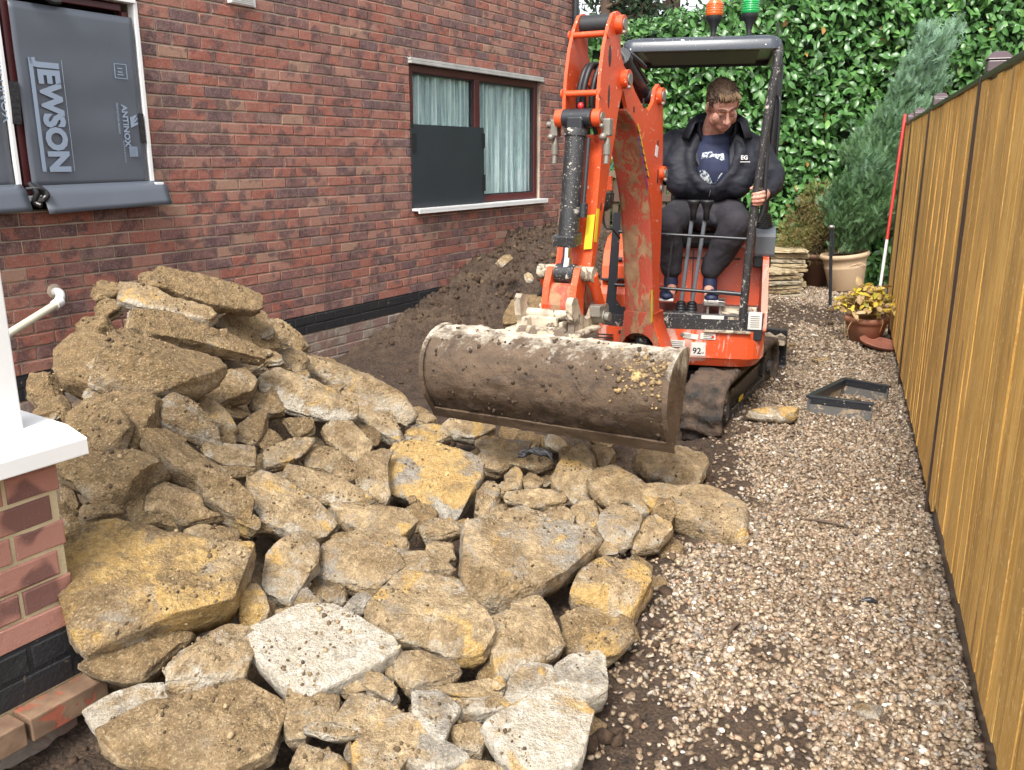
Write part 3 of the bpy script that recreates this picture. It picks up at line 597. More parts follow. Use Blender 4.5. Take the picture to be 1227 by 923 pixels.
# ---- pebbles and clods: real stones in one mesh each
def ico(sub):
    bm=bmesh.new();bmesh.ops.create_icosphere(bm,subdivisions=sub,radius=1);V=np.array([v.co[:] for v in bm.verts]);F=np.array([[v.index for v in f.verts] for f in bm.faces]);bm.free();return V,F
IC1=ico(1);IC2=ico(2)
def rots(n,rs,flat=.5):
    a=rs.uniform(0,2*math.pi,n);b=rs.normal(0,flat,n);c=rs.normal(0,flat,n)
    ca,sa,cb,sb,cc,sc=np.cos(a),np.sin(a),np.cos(b),np.sin(b),np.cos(c),np.sin(c);o=np.zeros(n);l=np.ones(n)
    Rz=np.stack([ca,-sa,o,sa,ca,o,o,o,l],-1).reshape(n,3,3);Rx=np.stack([l,o,o,o,cb,-sb,o,sb,cb],-1).reshape(n,3,3);Ry=np.stack([cc,o,sc,o,l,o,-sc,o,cc],-1).reshape(n,3,3)
    return Rx@Ry@Rz
def scatter(base,P,S3,rs,flat,amp,seed):
    V0,F0=base;n=len(P);Rm=rots(n,rs,flat)
    nz=rs.normal(0,amp,(n,len(V0)));V=(V0[None]*(1+nz[...,None]))*S3[:,None,:]
    V=np.einsum('nij,nkj->nki',Rm,V)+P[:,None,:]
    F=(F0[None]+(np.arange(n)*len(V0))[:,None,None]).reshape(-1,3)
    return V.reshape(-1,3),F,np.repeat(rs.uniform(0,1,n),len(V0))
def gravel(name,N_,x0,x1,y0,y1,base,smin,smax,rs,dens=1):
    x=rs.uniform(x0,x1,N_);y=rs.uniform(y0,y1,N_)
    fx=1.81+(y-3.52)*math.tan(R(20.5))   # fence line
    ins=(x<fx+.0)&(np.abs(x/y)<.66); g=gravelness(x,y); h=heap(x,y)
    keep=ins&(rs.uniform(0,1,N_)<g**1.1*dens+.10*(x>np.interp(y,SB[:,0],SB[:,1])-.2))&((h<.17)); x,y=x[keep],y[keep]
    s=rs.uniform(smin,smax,len(x))*rs.choice([.7,1,1,1.35],len(x));S3=np.c_[s,s*rs.uniform(.6,.95,len(x)),s*rs.uniform(.35,.6,len(x))]
    P=np.c_[x,y,zat(x,y)+s*rs.uniform(.0,.55,len(x))]
    V,F,t=scatter(base,P,S3,rs,.45,.17,1);return V,F,t
parts=[gravel('a',40000,.0,2.2,1.5,3.6,IC1,.0072,.0135,RS),gravel('b',34000,.5,3.2,3.6,6.3,IC1,.0085,.0135,RS),gravel('c',26000,1.2,4.4,6.3,10.4,IC1,.011,.017,RS,.8)]
bm_=bmesh.new();bmesh.ops.create_icosphere(bm_,subdivisions=1,radius=1);bm_.free()
off=0;VV=[];FF=[];TT=[]
for V,F,t in parts: VV.append(V);FF.append(F+off);TT.append(t);off+=len(V)
o=mk('gravel_pebbles',np.concatenate(VV),np.concatenate(FF),M['pebble'],None,False,attr={'tint':np.concatenate(TT)});tag(o,'loose flint gravel covering the path between the rubble and the timber fence','gravel',kind='stuff')
print('pebble tris',len(o.data.polygons))
# clods on spoil mound, dug edge and under the rubble edge
rs=np.random.RandomState(5);n=26000;x=rs.uniform(-2.4,3.4,n);y=rs.uniform(1.6,10.3,n);_,g,cl,mo=terrain(x,y)
xb=np.interp(y,SB[:,0],SB[:,1]);ww=np.c_[x-W0[0],y-W0[1]]@WN[:2];h=heap(x,y)
pr=np.clip(mo*1.6,0,.85)+.55*((xb-x<.34)&(xb-x>-.06)&(y<4.6))+.06*(1-g)+.10*((xb-x<.9)&(y>4.6)&(xb>x-.5))
sp=sst(1.,.5,((x+.15)/.75)**2+((y-5.6)/.8)**2);k=(rs.uniform(0,1,n)<pr*(1-sp))&(ww>.03)&(h<.4)&(np.abs(x/y)<.66);x,y,mo=x[k],y[k],mo[k]
s=rs.gamma(1.2,.0075,len(x))*(1+.5*(mo>.1))+.003;s=np.minimum(s,.04);S3=np.c_[s,s*rs.uniform(.7,1,len(x)),s*rs.uniform(.55,.9,len(x))]
V,F,t=scatter(IC1,np.c_[x,y,zat(x,y)+s*.15],S3,rs,1.,.32,3);o=mk('soil_clods',V,F,M['clod'],None,False,attr={'tint':t});tag(o,'crumbly dark brown soil clods over the spoil bank and dug ground','soil',kind='stuff')
print('clods',len(x))
# ================= STONES
STONES=[
["muddy topmost slab of the stone heap against the brick wall",[-1.414,4.03,0.913],[0.432,-0.487,0.76],[[-0.263,-0.112],[-0.242,-0.057],[-0.18,-0.003],[-0.075,0.054],[0.022,0.099],[0.016,0.093],[0.109,0.134],[0.229,0.145],[0.26,0.107],[0.24,0.033],[0.131,-0.027],[0.068,-0.068],[-0.043,-0.096],[-0.109,-0.099],[-0.217,-0.155]],[0.8,0,0,0,0.1,0.62,0.07,0]],
["squarish muddy lump on the left end of the topmost slab",[-1.637,4.007,0.956],[0.076,-0.544,0.836],[[-0.083,0.041],[-0.032,0.071],[0.054,0.024],[0.086,-0.043],[0.043,-0.064],[-0.054,-0.031]],[0.9,0,0,0,0.08,0.62,0.07,0]],
["pale rough edged slab lying just under the topmost slab of the heap",[-1.491,3.745,0.894],[0.23,-0.538,0.811],[[-0.217,-0.02],[-0.209,0.041],[-0.124,0.084],[-0.003,0.045],[0.149,0.04],[0.211,0.045],[0.236,0.008],[0.212,-0.065],[0.112,-0.053],[0.0,-0.05],[-0.107,-0.055],[-0.184,-0.048]],[0.25,0,0,0.3,0.09,0.62,0.07,0]],
["small muddy block at the top left corner of the heap",[-2.011,4.293,0.879],[0.003,-0.574,0.819],[[-0.073,0.016],[-0.027,0.063],[0.054,0.049],[0.076,0.004],[0.033,-0.054],[-0.039,-0.066]],[0.8,0,0,0,0.09,0.62,0.07,0]],
["small muddy wedge tucked below the block at the top left of the heap",[-1.853,3.979,0.844],[-0.005,-0.58,0.814],[[-0.075,0.024],[0.0,0.064],[0.059,0.039],[0.063,-0.032],[0.007,-0.064],[-0.048,-0.042]],[0.8,0,0,0,0.09,0.62,0.07,0]],
["long thin muddy slab, third from the top of the heap, over a dark gap",[-1.363,3.657,0.773],[0.546,-0.463,0.698],[[-0.275,-0.161],[-0.271,-0.098],[-0.174,-0.025],[-0.089,0.048],[0.025,0.097],[0.03,0.089],[0.104,0.124],[0.205,0.162],[0.279,0.175],[0.314,0.159],[0.314,0.103],[0.262,0.056],[0.189,0.059],[0.161,0.008],[0.139,0.017],[0.051,-0.059],[-0.042,-0.094],[-0.133,-0.131],[-0.216,-0.174]],[0.6,0.15,0,0,0.09,0.62,0.07,0]],
["crumbly muddy chunk at the left shoulder of the heap",[-1.853,3.825,0.783],[-0.03,-0.6,0.8],[[-0.091,0.015],[-0.043,0.064],[0.06,0.08],[0.086,-0.004],[0.033,-0.072],[-0.016,-0.085],[-0.078,-0.032]],[0.95,0,0,0,0.12,0.62,0.07,0]],
["big thick slab with muddy top and pinkish broken front edge, halfway up the heap",[-1.343,3.207,0.745],[0.389,-0.453,0.802],[[-0.15,-0.159],[-0.202,-0.041],[-0.217,0.083],[-0.162,0.094],[-0.11,0.088],[-0.05,0.117],[0.032,0.133],[0.109,0.177],[0.177,0.201],[0.208,0.145],[0.22,0.067],[0.183,-0.054],[0.107,-0.09],[0.021,-0.139],[-0.069,-0.175]],[0.55,0,0,0.1,0.14,0.66,0.3,0]],
["rounded mass of mud caked rubble on the left flank of the heap",[-1.816,3.583,0.689],[-0.064,-0.626,0.778],[[-0.125,0.006],[-0.132,0.104],[-0.063,0.154],[0.035,0.143],[0.108,0.15],[0.089,0.039],[0.094,-0.088],[0.115,-0.165],[0.041,-0.175],[-0.045,-0.123]],[1.0,0,0,0,0.2,0.62,0.07,0]],
["fist sized stone poking out under the third slab from the top",[-1.44,3.386,0.817],[0.234,-0.506,0.83],[[-0.032,-0.022],[-0.018,0.038],[0.021,0.031],[0.033,-0.014],[0.002,-0.037]],[0.5,0,0,0,0.08,0.62,0.07,0]],
["brown rough stone leaning right of the big thick muddy slab",[-1.175,3.593,0.563],[0.456,-0.437,0.776],[[-0.074,-0.085],[-0.072,0.041],[-0.047,0.101],[0.027,0.152],[0.076,0.064],[0.08,-0.021],[0.028,-0.121],[-0.032,-0.127]],[0.35,0,0,0,0.1,0.62,0.07,0]],
["broad shadowed stone beneath the right end of the topmost slab",[-1.282,4.237,0.696],[0.586,-0.485,0.649],[[-0.123,-0.138],[-0.134,-0.016],[-0.091,0.057],[-0.029,0.152],[0.018,0.145],[0.1,0.081],[0.149,0.046],[0.164,-0.002],[0.139,-0.048],[0.055,-0.078],[-0.04,-0.119]],[0.45,0.1,0,0,0.12,0.62,0.07,0]],
["sloping tan slab at the right shoulder of the heap beside the black damp course",[-1.202,4.622,0.583],[0.446,-0.456,0.771],[[-0.134,0.02],[-0.107,0.081],[-0.022,0.074],[0.084,0.051],[0.128,-0.011],[0.114,-0.065],[0.051,-0.08],[-0.013,-0.072],[-0.076,-0.046]],[0.2,0.15,0,0,0.1,0.62,0.07,0]],
["small tan stone between the long slab ends on the right of the heap",[-1.147,4.152,0.533],[0.412,-0.446,0.795],[[-0.053,-0.074],[-0.066,0.053],[-0.029,0.096],[0.052,0.033],[0.096,-0.017],[0.032,-0.065]],[0.3,0.1,0,0,0.09,0.62,0.07,0]],
["pinkish grey stone with an orange side at the wall end of the heap",[-1.109,4.38,0.508],[0.371,-0.448,0.813],[[-0.085,0.02],[-0.036,0.065],[0.054,0.057],[0.062,-0.029],[0.017,-0.091]],[0.2,0.3,0,0.2,0.09,0.62,0.07,0]],
["long narrow slab forming the right skyline of the heap, running down to the soil",[-0.818,4.546,0.323],[0.343,-0.44,0.83],[[-0.345,-0.081],[-0.333,0.054],[-0.321,0.127],[-0.23,0.09],[-0.116,0.1],[0.028,0.111],[0.134,0.085],[0.237,0.071],[0.316,0.044],[0.345,-0.043],[0.291,-0.121],[0.164,-0.111],[0.044,-0.095],[-0.079,-0.068],[-0.207,-0.057]],[0.15,0.12,0,0.15,0.1,0.5,0.3,0]],
["long pale slab with a deep yellow left end",[-0.948,3.958,0.432],[0.334,-0.442,0.832],[[-0.237,0.008],[-0.222,0.072],[-0.122,0.118],[0.001,0.111],[0.116,0.1],[0.219,0.053],[0.251,-0.006],[0.217,-0.078],[0.076,-0.103],[-0.05,-0.117],[-0.124,-0.094],[-0.195,-0.063]],[0,0.35,0,0.35,0.1,0.6,0.25,0]],
["narrow cream edged slab lying right of the yellow ended slab",[-0.665,4.142,0.255],[0.269,-0.416,0.869],[[-0.241,0.142],[-0.131,0.13],[-0.011,0.075],[0.033,0.062],[0.15,-0.021],[0.18,-0.093],[0.123,-0.133],[0.028,-0.095],[-0.072,-0.037],[-0.127,0.037]],[0,0.3,0,0.35,0.1,0.62,0.07,0]],
["rough brown pebble sized block at the foot of the long skyline slab",[-0.475,4.509,0.154],[0.174,-0.426,0.888],[[-0.059,0.083],[0.023,0.05],[0.086,-0.029],[0.023,-0.067],[-0.055,-0.041]],[0.3,0,0,0,0.07,0.62,0.07,0]],
["dark brown stone wedged under the yellow ended slab",[-1.069,3.695,0.464],[0.374,-0.44,0.816],[[-0.07,-0.028],[-0.062,0.055],[0.04,0.061],[0.086,-0.011],[0.039,-0.052],[-0.034,-0.064]],[0.6,0,0,0,0.09,0.62,0.07,0]],
["flat tan stone with a clean upper face left of the dark gap",[-1.05,3.387,0.452],[0.375,-0.418,0.827],[[-0.071,0.024],[-0.038,0.093],[0.032,0.126],[0.042,0.107],[0.063,0.01],[0.058,-0.086],[-0.004,-0.093],[-0.062,-0.104],[-0.054,0.024]],[0.35,0.05,0,0,0.1,0.62,0.07,0]],
["stone with a blackened grey patch on its face, centre of the heap",[-1.163,3.034,0.592],[0.476,-0.411,0.778],[[-0.11,-0.036],[-0.116,0.011],[-0.089,0.085],[-0.022,0.092],[0.042,0.061],[0.105,0.031],[0.157,-0.02],[0.134,-0.05],[0.051,-0.059],[-0.04,-0.074],[-0.083,-0.08]],[0.4,0,0.4,0,0.1,0.62,0.07,0]],
["ochre yellow stone behind the stone with the black patch",[-1.135,3.26,0.539],[0.462,-0.412,0.785],[[-0.118,0.007],[-0.08,0.052],[0.002,0.05],[0.018,0.043],[0.087,0.03],[0.097,-0.008],[0.056,-0.072],[-0.02,-0.039],[-0.094,-0.007]],[0,0.55,0,0,0.1,0.62,0.07,0]],
["long jagged slab slanting down over the big dark hole",[-1.038,2.769,0.479],[0.411,-0.41,0.814],[[-0.22,0.027],[-0.227,0.088],[-0.189,0.134],[-0.123,0.127],[-0.061,0.104],[0.014,0.053],[0.094,0.042],[0.158,0.012],[0.193,-0.049],[0.243,-0.084],[0.245,-0.124],[0.183,-0.121],[0.094,-0.111],[0.03,-0.077],[0.006,-0.042],[-0.072,-0.042],[-0.144,-0.02]],[0.4,0.35,0,0,0.12,0.55,0.25,0]],
["thin orange edged slab laid across the jagged slanting slab",[-1.003,2.993,0.469],[0.387,-0.403,0.829],[[-0.107,-0.024],[-0.084,0.014],[0.008,0.072],[0.064,0.078],[0.075,0.063],[0.09,0.004],[0.098,-0.003],[0.039,-0.056],[-0.021,-0.064],[-0.069,-0.059]],[0,0.5,0,0.1,0.06,0.62,0.07,0]],
["brown stone squeezed under the thin orange edged slab",[-0.958,2.91,0.436],[0.366,-0.405,0.838],[[-0.092,-0.02],[-0.035,-0.001],[0.027,0.033],[0.051,0.053],[0.048,-0.001],[0.002,-0.028]],[0.3,0,0,0,0.08,0.62,0.07,0]],
["tan wedge pointing up to the right with a dark underside",[-0.881,3.273,0.387],[0.292,-0.418,0.86],[[-0.082,-0.101],[-0.071,-0.034],[-0.006,0.077],[0.043,0.144],[0.081,0.121],[0.072,0.058],[0.046,-0.015],[0.004,-0.093],[-0.039,-0.121]],[0,0.3,0,0.05,0.07,0.62,0.07,0]],
["dull triangular stone behind the tan wedge",[-0.98,3.375,0.399],[0.326,-0.418,0.848],[[-0.041,-0.047],[-0.036,0.069],[-0.008,0.073],[0.057,0.01],[0.018,-0.071]],[0.6,0,0,0,0.08,0.62,0.07,0]],
["large sloping slab with a yellow stained top and pale broken left edge",[-0.775,2.829,0.33],[0.245,-0.41,0.879],[[-0.154,0.004],[-0.174,0.138],[-0.132,0.143],[-0.083,0.126],[-0.016,0.107],[0.07,0.069],[0.129,0.032],[0.216,-0.064],[0.153,-0.093],[0.067,-0.081],[0.027,-0.142],[-0.036,-0.108],[-0.082,-0.061]],[0,0.35,0,0.2,0.11,0.62,0.07,0]],
["leaf shaped slab lying over the large sloping slab",[-0.696,3.058,0.328],[0.205,-0.412,0.888],[[-0.181,0.002],[-0.178,0.049],[-0.119,0.067],[-0.023,0.073],[0.061,0.053],[0.135,0.012],[0.189,-0.021],[0.173,-0.043],[0.092,-0.076],[0.029,-0.073],[-0.056,-0.042],[-0.126,-0.019]],[0,0.3,0,0,0.08,0.62,0.07,0]],
["rounded brown boulder above the leaf shaped slab",[-0.732,3.36,0.315],[0.23,-0.412,0.882],[[-0.107,-0.035],[-0.1,0.091],[-0.05,0.116],[0.014,0.064],[0.118,-0.002],[0.139,-0.081],[0.074,-0.084],[-0.017,-0.056],[-0.088,-0.061]],[0.3,0,0,0,0.12,0.62,0.07,0]],
["tan block with a flat sloping top, third stone left of the ochre disc slab",[-0.709,3.677,0.299],[0.252,-0.41,0.877],[[-0.128,0.019],[-0.103,0.088],[-0.026,0.126],[0.065,0.045],[0.129,-0.012],[0.092,-0.065],[0.059,-0.141],[-0.01,-0.081],[-0.087,-0.022]],[0,0.15,0,0,0.12,0.62,0.07,0]],
["upright rough stone touching the left side of the ochre disc slab",[-0.55,3.35,0.264],[0.199,-0.396,0.896],[[-0.073,0.006],[-0.068,0.084],[-0.023,0.141],[0.004,0.188],[0.037,0.176],[0.032,0.05],[0.061,-0.062],[0.093,-0.134],[0.03,-0.143],[-0.054,-0.081]],[0.15,0,0,0.1,0.12,0.62,0.07,0]],
["wide slab with ochre yellow discs crusted on a grey face",[-0.325,3.5,0.199],[0.12,-0.387,0.914],[[-0.219,-0.008],[-0.208,0.127],[-0.156,0.187],[-0.054,0.217],[0.006,0.229],[0.106,0.213],[0.191,0.216],[0.189,0.145],[0.183,-0.007],[0.168,-0.133],[0.114,-0.236],[0.058,-0.23],[-0.001,-0.25],[-0.052,-0.184],[0.005,-0.251],[-0.078,-0.146],[-0.19,-0.116]],[0,0.72,0.6,0,0.11,0.62,0.07,0]],
["pale yellowish slab directly above the slab with ochre discs",[-0.416,4.19,0.16],[0.15,-0.41,0.899],[[-0.111,-0.081],[-0.086,0.057],[0.031,0.092],[0.06,0.072],[0.145,-0.017],[-0.006,-0.073],[0.01,-0.069]],[0,0.35,0,0.3,0.08,0.62,0.07,0]],
["pale yellow flat block below the left corner of the bucket",[-0.224,4.464,0.109],[0.09,-0.42,0.903],[[-0.149,-0.006],[-0.09,0.091],[0.105,0.072],[0.142,-0.029],[0.07,-0.087],[-0.001,-0.089],[-0.094,-0.06]],[0,0.45,0,0.25,0.09,0.62,0.07,0]],
["lumpy stone with a grey top pointing right towards the bucket",[-0.048,4.049,0.121],[0.029,-0.395,0.918],[[-0.12,0.049],[-0.061,0.126],[0.049,0.138],[0.135,0.116],[0.154,0.055],[0.087,-0.025],[0.038,-0.101],[-0.036,-0.164],[-0.085,-0.18],[-0.105,-0.117],[-0.091,0.004]],[0,0.35,0.1,0,0.12,0.62,0.07,0]],
["low grey brown stone behind the scrap of black plastic",[0.1,3.903,0.12],[0.005,-0.391,0.92],[[-0.109,-0.008],[-0.049,0.05],[0.056,0.038],[0.102,-0.026],[0.014,-0.05]],[0.3,0,0,0,0.07,0.62,0.07,0]],
["small stone under the scrap of black plastic",[0.087,3.526,0.159],[0.017,-0.391,0.92],[[-0.047,0.019],[-0.019,0.062],[0.048,0.023],[0.044,-0.048],[-0.043,-0.04]],[0.2,0,0,0,0.07,0.62,0.07,0]],
["egg shaped upright stone beside the ochre disc slab",[-0.104,3.259,0.188],[0.041,-0.381,0.924],[[-0.05,-0.032],[-0.035,0.08],[0.013,0.115],[0.055,0.073],[0.054,0.014],[0.016,-0.095],[-0.011,-0.114],[-0.047,-0.082]],[0,0.2,0,0,0.09,0.62,0.07,0]],
["small square tan stone left of the black plastic scrap",[-0.014,3.461,0.165],[0.015,-0.389,0.921],[[-0.044,0.038],[0.047,0.047],[0.054,-0.015],[0.002,-0.028],[-0.022,-0.08],[-0.04,-0.03]],[0,0.3,0,0,0.08,0.62,0.07,0]],
["smooth flat bar of stone lying below the black plastic scrap",[0.1,3.29,0.178],[0.025,-0.391,0.92],[[-0.128,-0.017],[-0.109,0.041],[-0.036,0.06],[0.06,0.053],[0.117,0.014],[0.108,-0.037],[0.004,-0.07],[-0.057,-0.036]],[0,0.3,0,0,0.07,0.62,0.07,0]],
["small flat stone right of the smooth stone bar",[0.186,3.162,0.162],[0.037,-0.399,0.916],[[-0.095,0.003],[0.028,0.048],[0.059,0.008],[0.047,-0.046],[0.006,-0.038]],[0,0.1,0,0.1,0.07,0.62,0.07,0]],
["broad tan boulder standing under the middle of the bucket",[0.283,3.695,0.141],[-0.028,-0.401,0.916],[[-0.113,-0.089],[-0.106,0.022],[-0.063,0.089],[0.03,0.201],[0.078,0.185],[0.094,0.073],[0.105,0.011],[0.066,-0.076],[0.053,-0.16],[-0.011,-0.162],[-0.089,-0.113]],[0,0.2,0,0,0.13,0.62,0.07,0]],
["small knob of stone on top of the row under the bucket",[0.421,3.928,0.143],[-0.06,-0.41,0.91],[[-0.062,0.064],[0.023,0.075],[0.069,0.019],[0.053,-0.042],[-0.002,-0.084],[-0.043,-0.069]],[0,0.2,0,0,0.09,0.62,0.07,0]],
["hollowed stone with a dark dent in its face",[0.472,3.494,0.145],[-0.036,-0.413,0.91],[[-0.135,0.032],[-0.111,0.118],[-0.055,0.149],[0.016,0.124],[0.084,0.074],[0.115,-0.019],[0.113,-0.136],[0.058,-0.18],[0.009,-0.063],[-0.064,-0.083],[-0.113,-0.041]],[0.15,0.25,0,0,0.13,0.62,0.07,0]],
["ochre cube shaped stone right of the big central slab top",[0.295,3.203,0.151],[0.016,-0.409,0.912],[[-0.066,0.047],[0.035,0.082],[0.052,0.015],[0.042,-0.083],[-0.042,-0.053]],[0,0.6,0,0,0.1,0.62,0.07,0]],
["rounded slab lying under the right corner of the bucket",[0.753,3.872,0.114],[-0.021,-0.424,0.905],[[-0.181,0.049],[-0.137,0.131],[-0.03,0.127],[0.082,0.117],[0.146,0.056],[0.158,-0.038],[0.149,-0.118],[0.087,-0.141],[-0.019,-0.125],[-0.06,-0.08],[-0.12,-0.067],[-0.171,-0.019]],[0.1,0.2,0,0,0.11,0.62,0.07,0]],
["large yellowish tongue shaped slab reaching out on the gravel",[0.775,3.352,0.099],[-0.005,-0.429,0.903],[[-0.244,0.166],[-0.174,0.191],[-0.08,0.141],[0.08,0.149],[0.181,0.137],[0.193,0.02],[0.163,-0.054],[0.145,-0.179],[0.109,-0.224],[0.019,-0.189],[-0.051,-0.127],[-0.112,-0.081],[-0.186,-0.015],[-0.229,0.089]],[0,0.5,0,0.05,0.1,0.7,0.15,0]],
["dark muddy nub on the near edge of the tongue shaped slab",[0.611,3.25,0.142],[0.005,-0.432,0.902],[[-0.052,0.026],[-0.001,0.079],[0.044,0.041],[0.038,-0.062],[0.006,-0.076],[-0.049,-0.019]],[0.8,0,0,0,0.08,0.62,0.07,0]],
["rounded greyish boulder with a white chalky corner",[0.41,3.12,0.142],[0.0,-0.426,0.905],[[-0.079,0.041],[-0.018,0.105],[0.056,0.095],[0.098,0.043],[0.062,-0.036],[0.014,-0.113],[-0.075,-0.08]],[0,0,0.15,0.25,0.12,0.62,0.07,0]],
["cracked tan stone between the greyish boulder and the tongue shaped slab",[0.534,3.098,0.115],[-0.001,-0.437,0.9],[[-0.08,-0.058],[-0.055,0.018],[0.014,0.099],[0.054,0.069],[0.086,0.018],[0.023,-0.06],[-0.053,-0.085]],[0,0.2,0,0,0.1,0.62,0.07,0]],
["flat orange brown stone half hidden under the greyish boulder",[0.346,2.967,0.114],[0.047,-0.422,0.905],[[-0.04,0.055],[0.04,0.011],[0.047,-0.028],[-0.026,-0.04]],[0,0.6,0,0,0.06,0.62,0.07,0]],
["very large flat central slab with a lichen speckled grey brown top",[0.026,2.688,0.217],[0.091,-0.395,0.914],[[-0.224,0.065],[-0.2,0.118],[-0.126,0.153],[-0.052,0.235],[-0.01,0.242],[0.052,0.207],[0.172,0.162],[0.268,0.135],[0.268,0.06],[0.227,-0.024],[0.169,-0.106],[0.057,-0.153],[-0.034,-0.204],[-0.102,-0.238],[-0.141,-0.223],[-0.181,-0.138],[-0.209,-0.071],[-0.224,0.055]],[0.15,0.1,0.3,0,0.1,0.78,0.12,0]],
["yellow topped boulder at the right edge of the rubble beside the gravel",[0.342,2.67,0.115],[0.064,-0.417,0.907],[[-0.152,-0.03],[-0.108,0.056],[-0.071,0.088],[-0.045,0.14],[0.032,0.138],[0.092,0.126],[0.144,0.069],[0.125,-0.01],[0.076,-0.097],[0.034,-0.149],[0.019,-0.131],[0.009,-0.129],[-0.068,-0.107],[-0.118,-0.097]],[0,0.6,0,0.15,0.13,0.55,0.2,0]],
["dark blotched boulder below the yellow topped boulder",[0.25,2.363,0.111],[0.101,-0.405,0.909],[[-0.097,0.054],[-0.039,0.1],[0.03,0.079],[0.098,0.068],[0.132,0.033],[0.089,-0.028],[0.046,-0.076],[-0.037,-0.091],[-0.099,-0.086],[-0.089,0.006]],[0.35,0.3,0,0,0.11,0.62,0.07,0]],
["craggy slab with a notch and ochre streaks right of centre",[0.039,2.248,0.18],[0.115,-0.398,0.91],[[-0.097,-0.151],[-0.106,-0.075],[-0.098,-0.023],[-0.106,0.044],[-0.045,0.079],[-0.041,0.112],[0.005,0.145],[0.063,0.156],[0.1,0.099],[0.118,0.024],[0.108,-0.043],[0.061,-0.078],[-0.005,-0.103],[-0.054,-0.14]],[0,0.35,0,0.1,0.1,0.62,0.07,0]],
["large pointed slab marked with an ochre yellow square",[-0.239,2.247,0.248],[0.069,-0.394,0.917],[[-0.198,-0.024],[-0.181,0.035],[-0.131,0.095],[-0.111,0.128],[-0.055,0.166],[0.018,0.146],[0.057,0.156],[0.112,0.057],[0.154,0.013],[0.179,-0.061],[0.175,-0.119],[0.142,-0.138],[0.077,-0.132],[0.043,-0.118],[-0.034,-0.097],[-0.13,-0.077],[-0.174,-0.052]],[0,0.35,0,0.15,0.1,0.72,0.15,0]],
["tan rock with a grey flake behind the slab with the ochre square",[-0.293,2.564,0.241],[0.08,-0.388,0.918],[[-0.1,-0.069],[-0.07,0.044],[0.021,0.068],[0.091,0.068],[0.074,0.03],[0.108,-0.016],[0.049,-0.045],[-0.045,-0.062]],[0,0.3,0.1,0,0.11,0.62,0.07,0]],
["grey brown slab with a wet bluish glint on top",[-0.492,2.538,0.263],[0.094,-0.409,0.908],[[-0.136,-0.052],[-0.131,0.058],[-0.057,0.096],[0.083,0.084],[0.139,0.054],[0.14,0.009],[0.11,-0.044],[0.074,-0.094],[0.034,-0.105],[-0.033,-0.08],[-0.089,-0.067]],[0.2,0,0.25,0,0.1,0.62,0.07,0]],
["layered stone with an ochre band above the glinting grey slab",[-0.484,2.892,0.269],[0.14,-0.392,0.909],[[-0.17,0.003],[-0.131,0.059],[-0.066,0.072],[0.031,0.083],[0.119,0.074],[0.157,0.019],[0.142,-0.061],[0.052,-0.072],[-0.096,-0.076],[-0.135,-0.049]],[0.1,0.35,0,0,0.11,0.62,0.07,0]],
["low slab under the layered ochre banded stone",[-0.456,2.741,0.254],[0.115,-0.395,0.912],[[-0.114,-0.023],[-0.111,0.036],[-0.018,0.051],[0.113,0.02],[0.105,-0.045],[0.028,-0.045]],[0.2,0.3,0,0,0.09,0.62,0.07,0]],
["small rugged stone left of the big central slab's top corner",[-0.25,2.891,0.226],[0.081,-0.377,0.922],[[-0.085,0.008],[-0.019,0.046],[0.027,0.06],[-0.055,0.041],[0.029,0.061],[0.079,0.011],[0.052,-0.038],[-0.033,-0.055],[-0.039,-0.056]],[0.15,0,0,0,0.09,0.62,0.07,0]],
["squat tan stone against the left edge of the big central slab",[-0.237,2.711,0.229],[0.072,-0.381,0.922],[[-0.064,-0.004],[-0.03,0.055],[0.041,0.04],[0.053,-0.049],[0.014,-0.05],[-0.021,-0.04]],[0,0.1,0,0,0.09,0.62,0.07,0]],
["upright pale slab with a yellow spot, standing left of the glinting slab",[-0.679,2.441,0.297],[0.204,-0.395,0.896],[[-0.096,-0.01],[-0.08,0.047],[-0.036,0.113],[-0.004,0.151],[0.031,0.146],[0.064,0.104],[0.079,0.016],[0.064,-0.027],[0.061,-0.106],[0.039,-0.144],[-0.002,-0.129],[-0.06,-0.073]],[0,0.3,0,0.35,0.11,0.62,0.07,0]],
["flat whitish grey slab with dark specks in the left foreground",[-0.51,2.056,0.26],[0.076,-0.246,0.966],[[-0.201,0.017],[-0.185,0.048],[-0.152,0.076],[-0.084,0.141],[0.006,0.165],[0.053,0.142],[0.108,0.095],[0.215,0.033],[0.204,0.006],[0.165,-0.04],[0.088,-0.103],[0.018,-0.16],[0.004,-0.161],[-0.049,-0.137],[-0.153,-0.044],[-0.187,-0.01]],[0,0,0.5,0.95,0.07,0.62,0.07,1.0]],
["small ochre rock left of the whitish flat slab",[-0.727,2.243,0.279],[0.23,-0.387,0.893],[[-0.064,0.001],[-0.034,0.065],[-0.017,0.069],[0.02,0.053],[0.054,0.011],[0.054,-0.05],[0.026,-0.059],[-0.017,-0.058],[-0.02,-0.047]],[0,0.6,0,0,0.11,0.62,0.07,0]],
["thick tan boulder with a pinkish front below the huge yellow slab",[-0.771,2.001,0.262],[0.183,-0.441,0.878],[[-0.094,-0.087],[-0.091,-0.026],[-0.074,0.043],[-0.017,0.114],[0.046,0.129],[0.091,0.109],[0.06,0.071],[0.063,0.071],[0.098,0.016],[0.094,-0.039],[0.047,-0.073],[-0.006,-0.103],[-0.068,-0.105]],[0,0.3,0,0.1,0.13,0.6,0.2,0]],
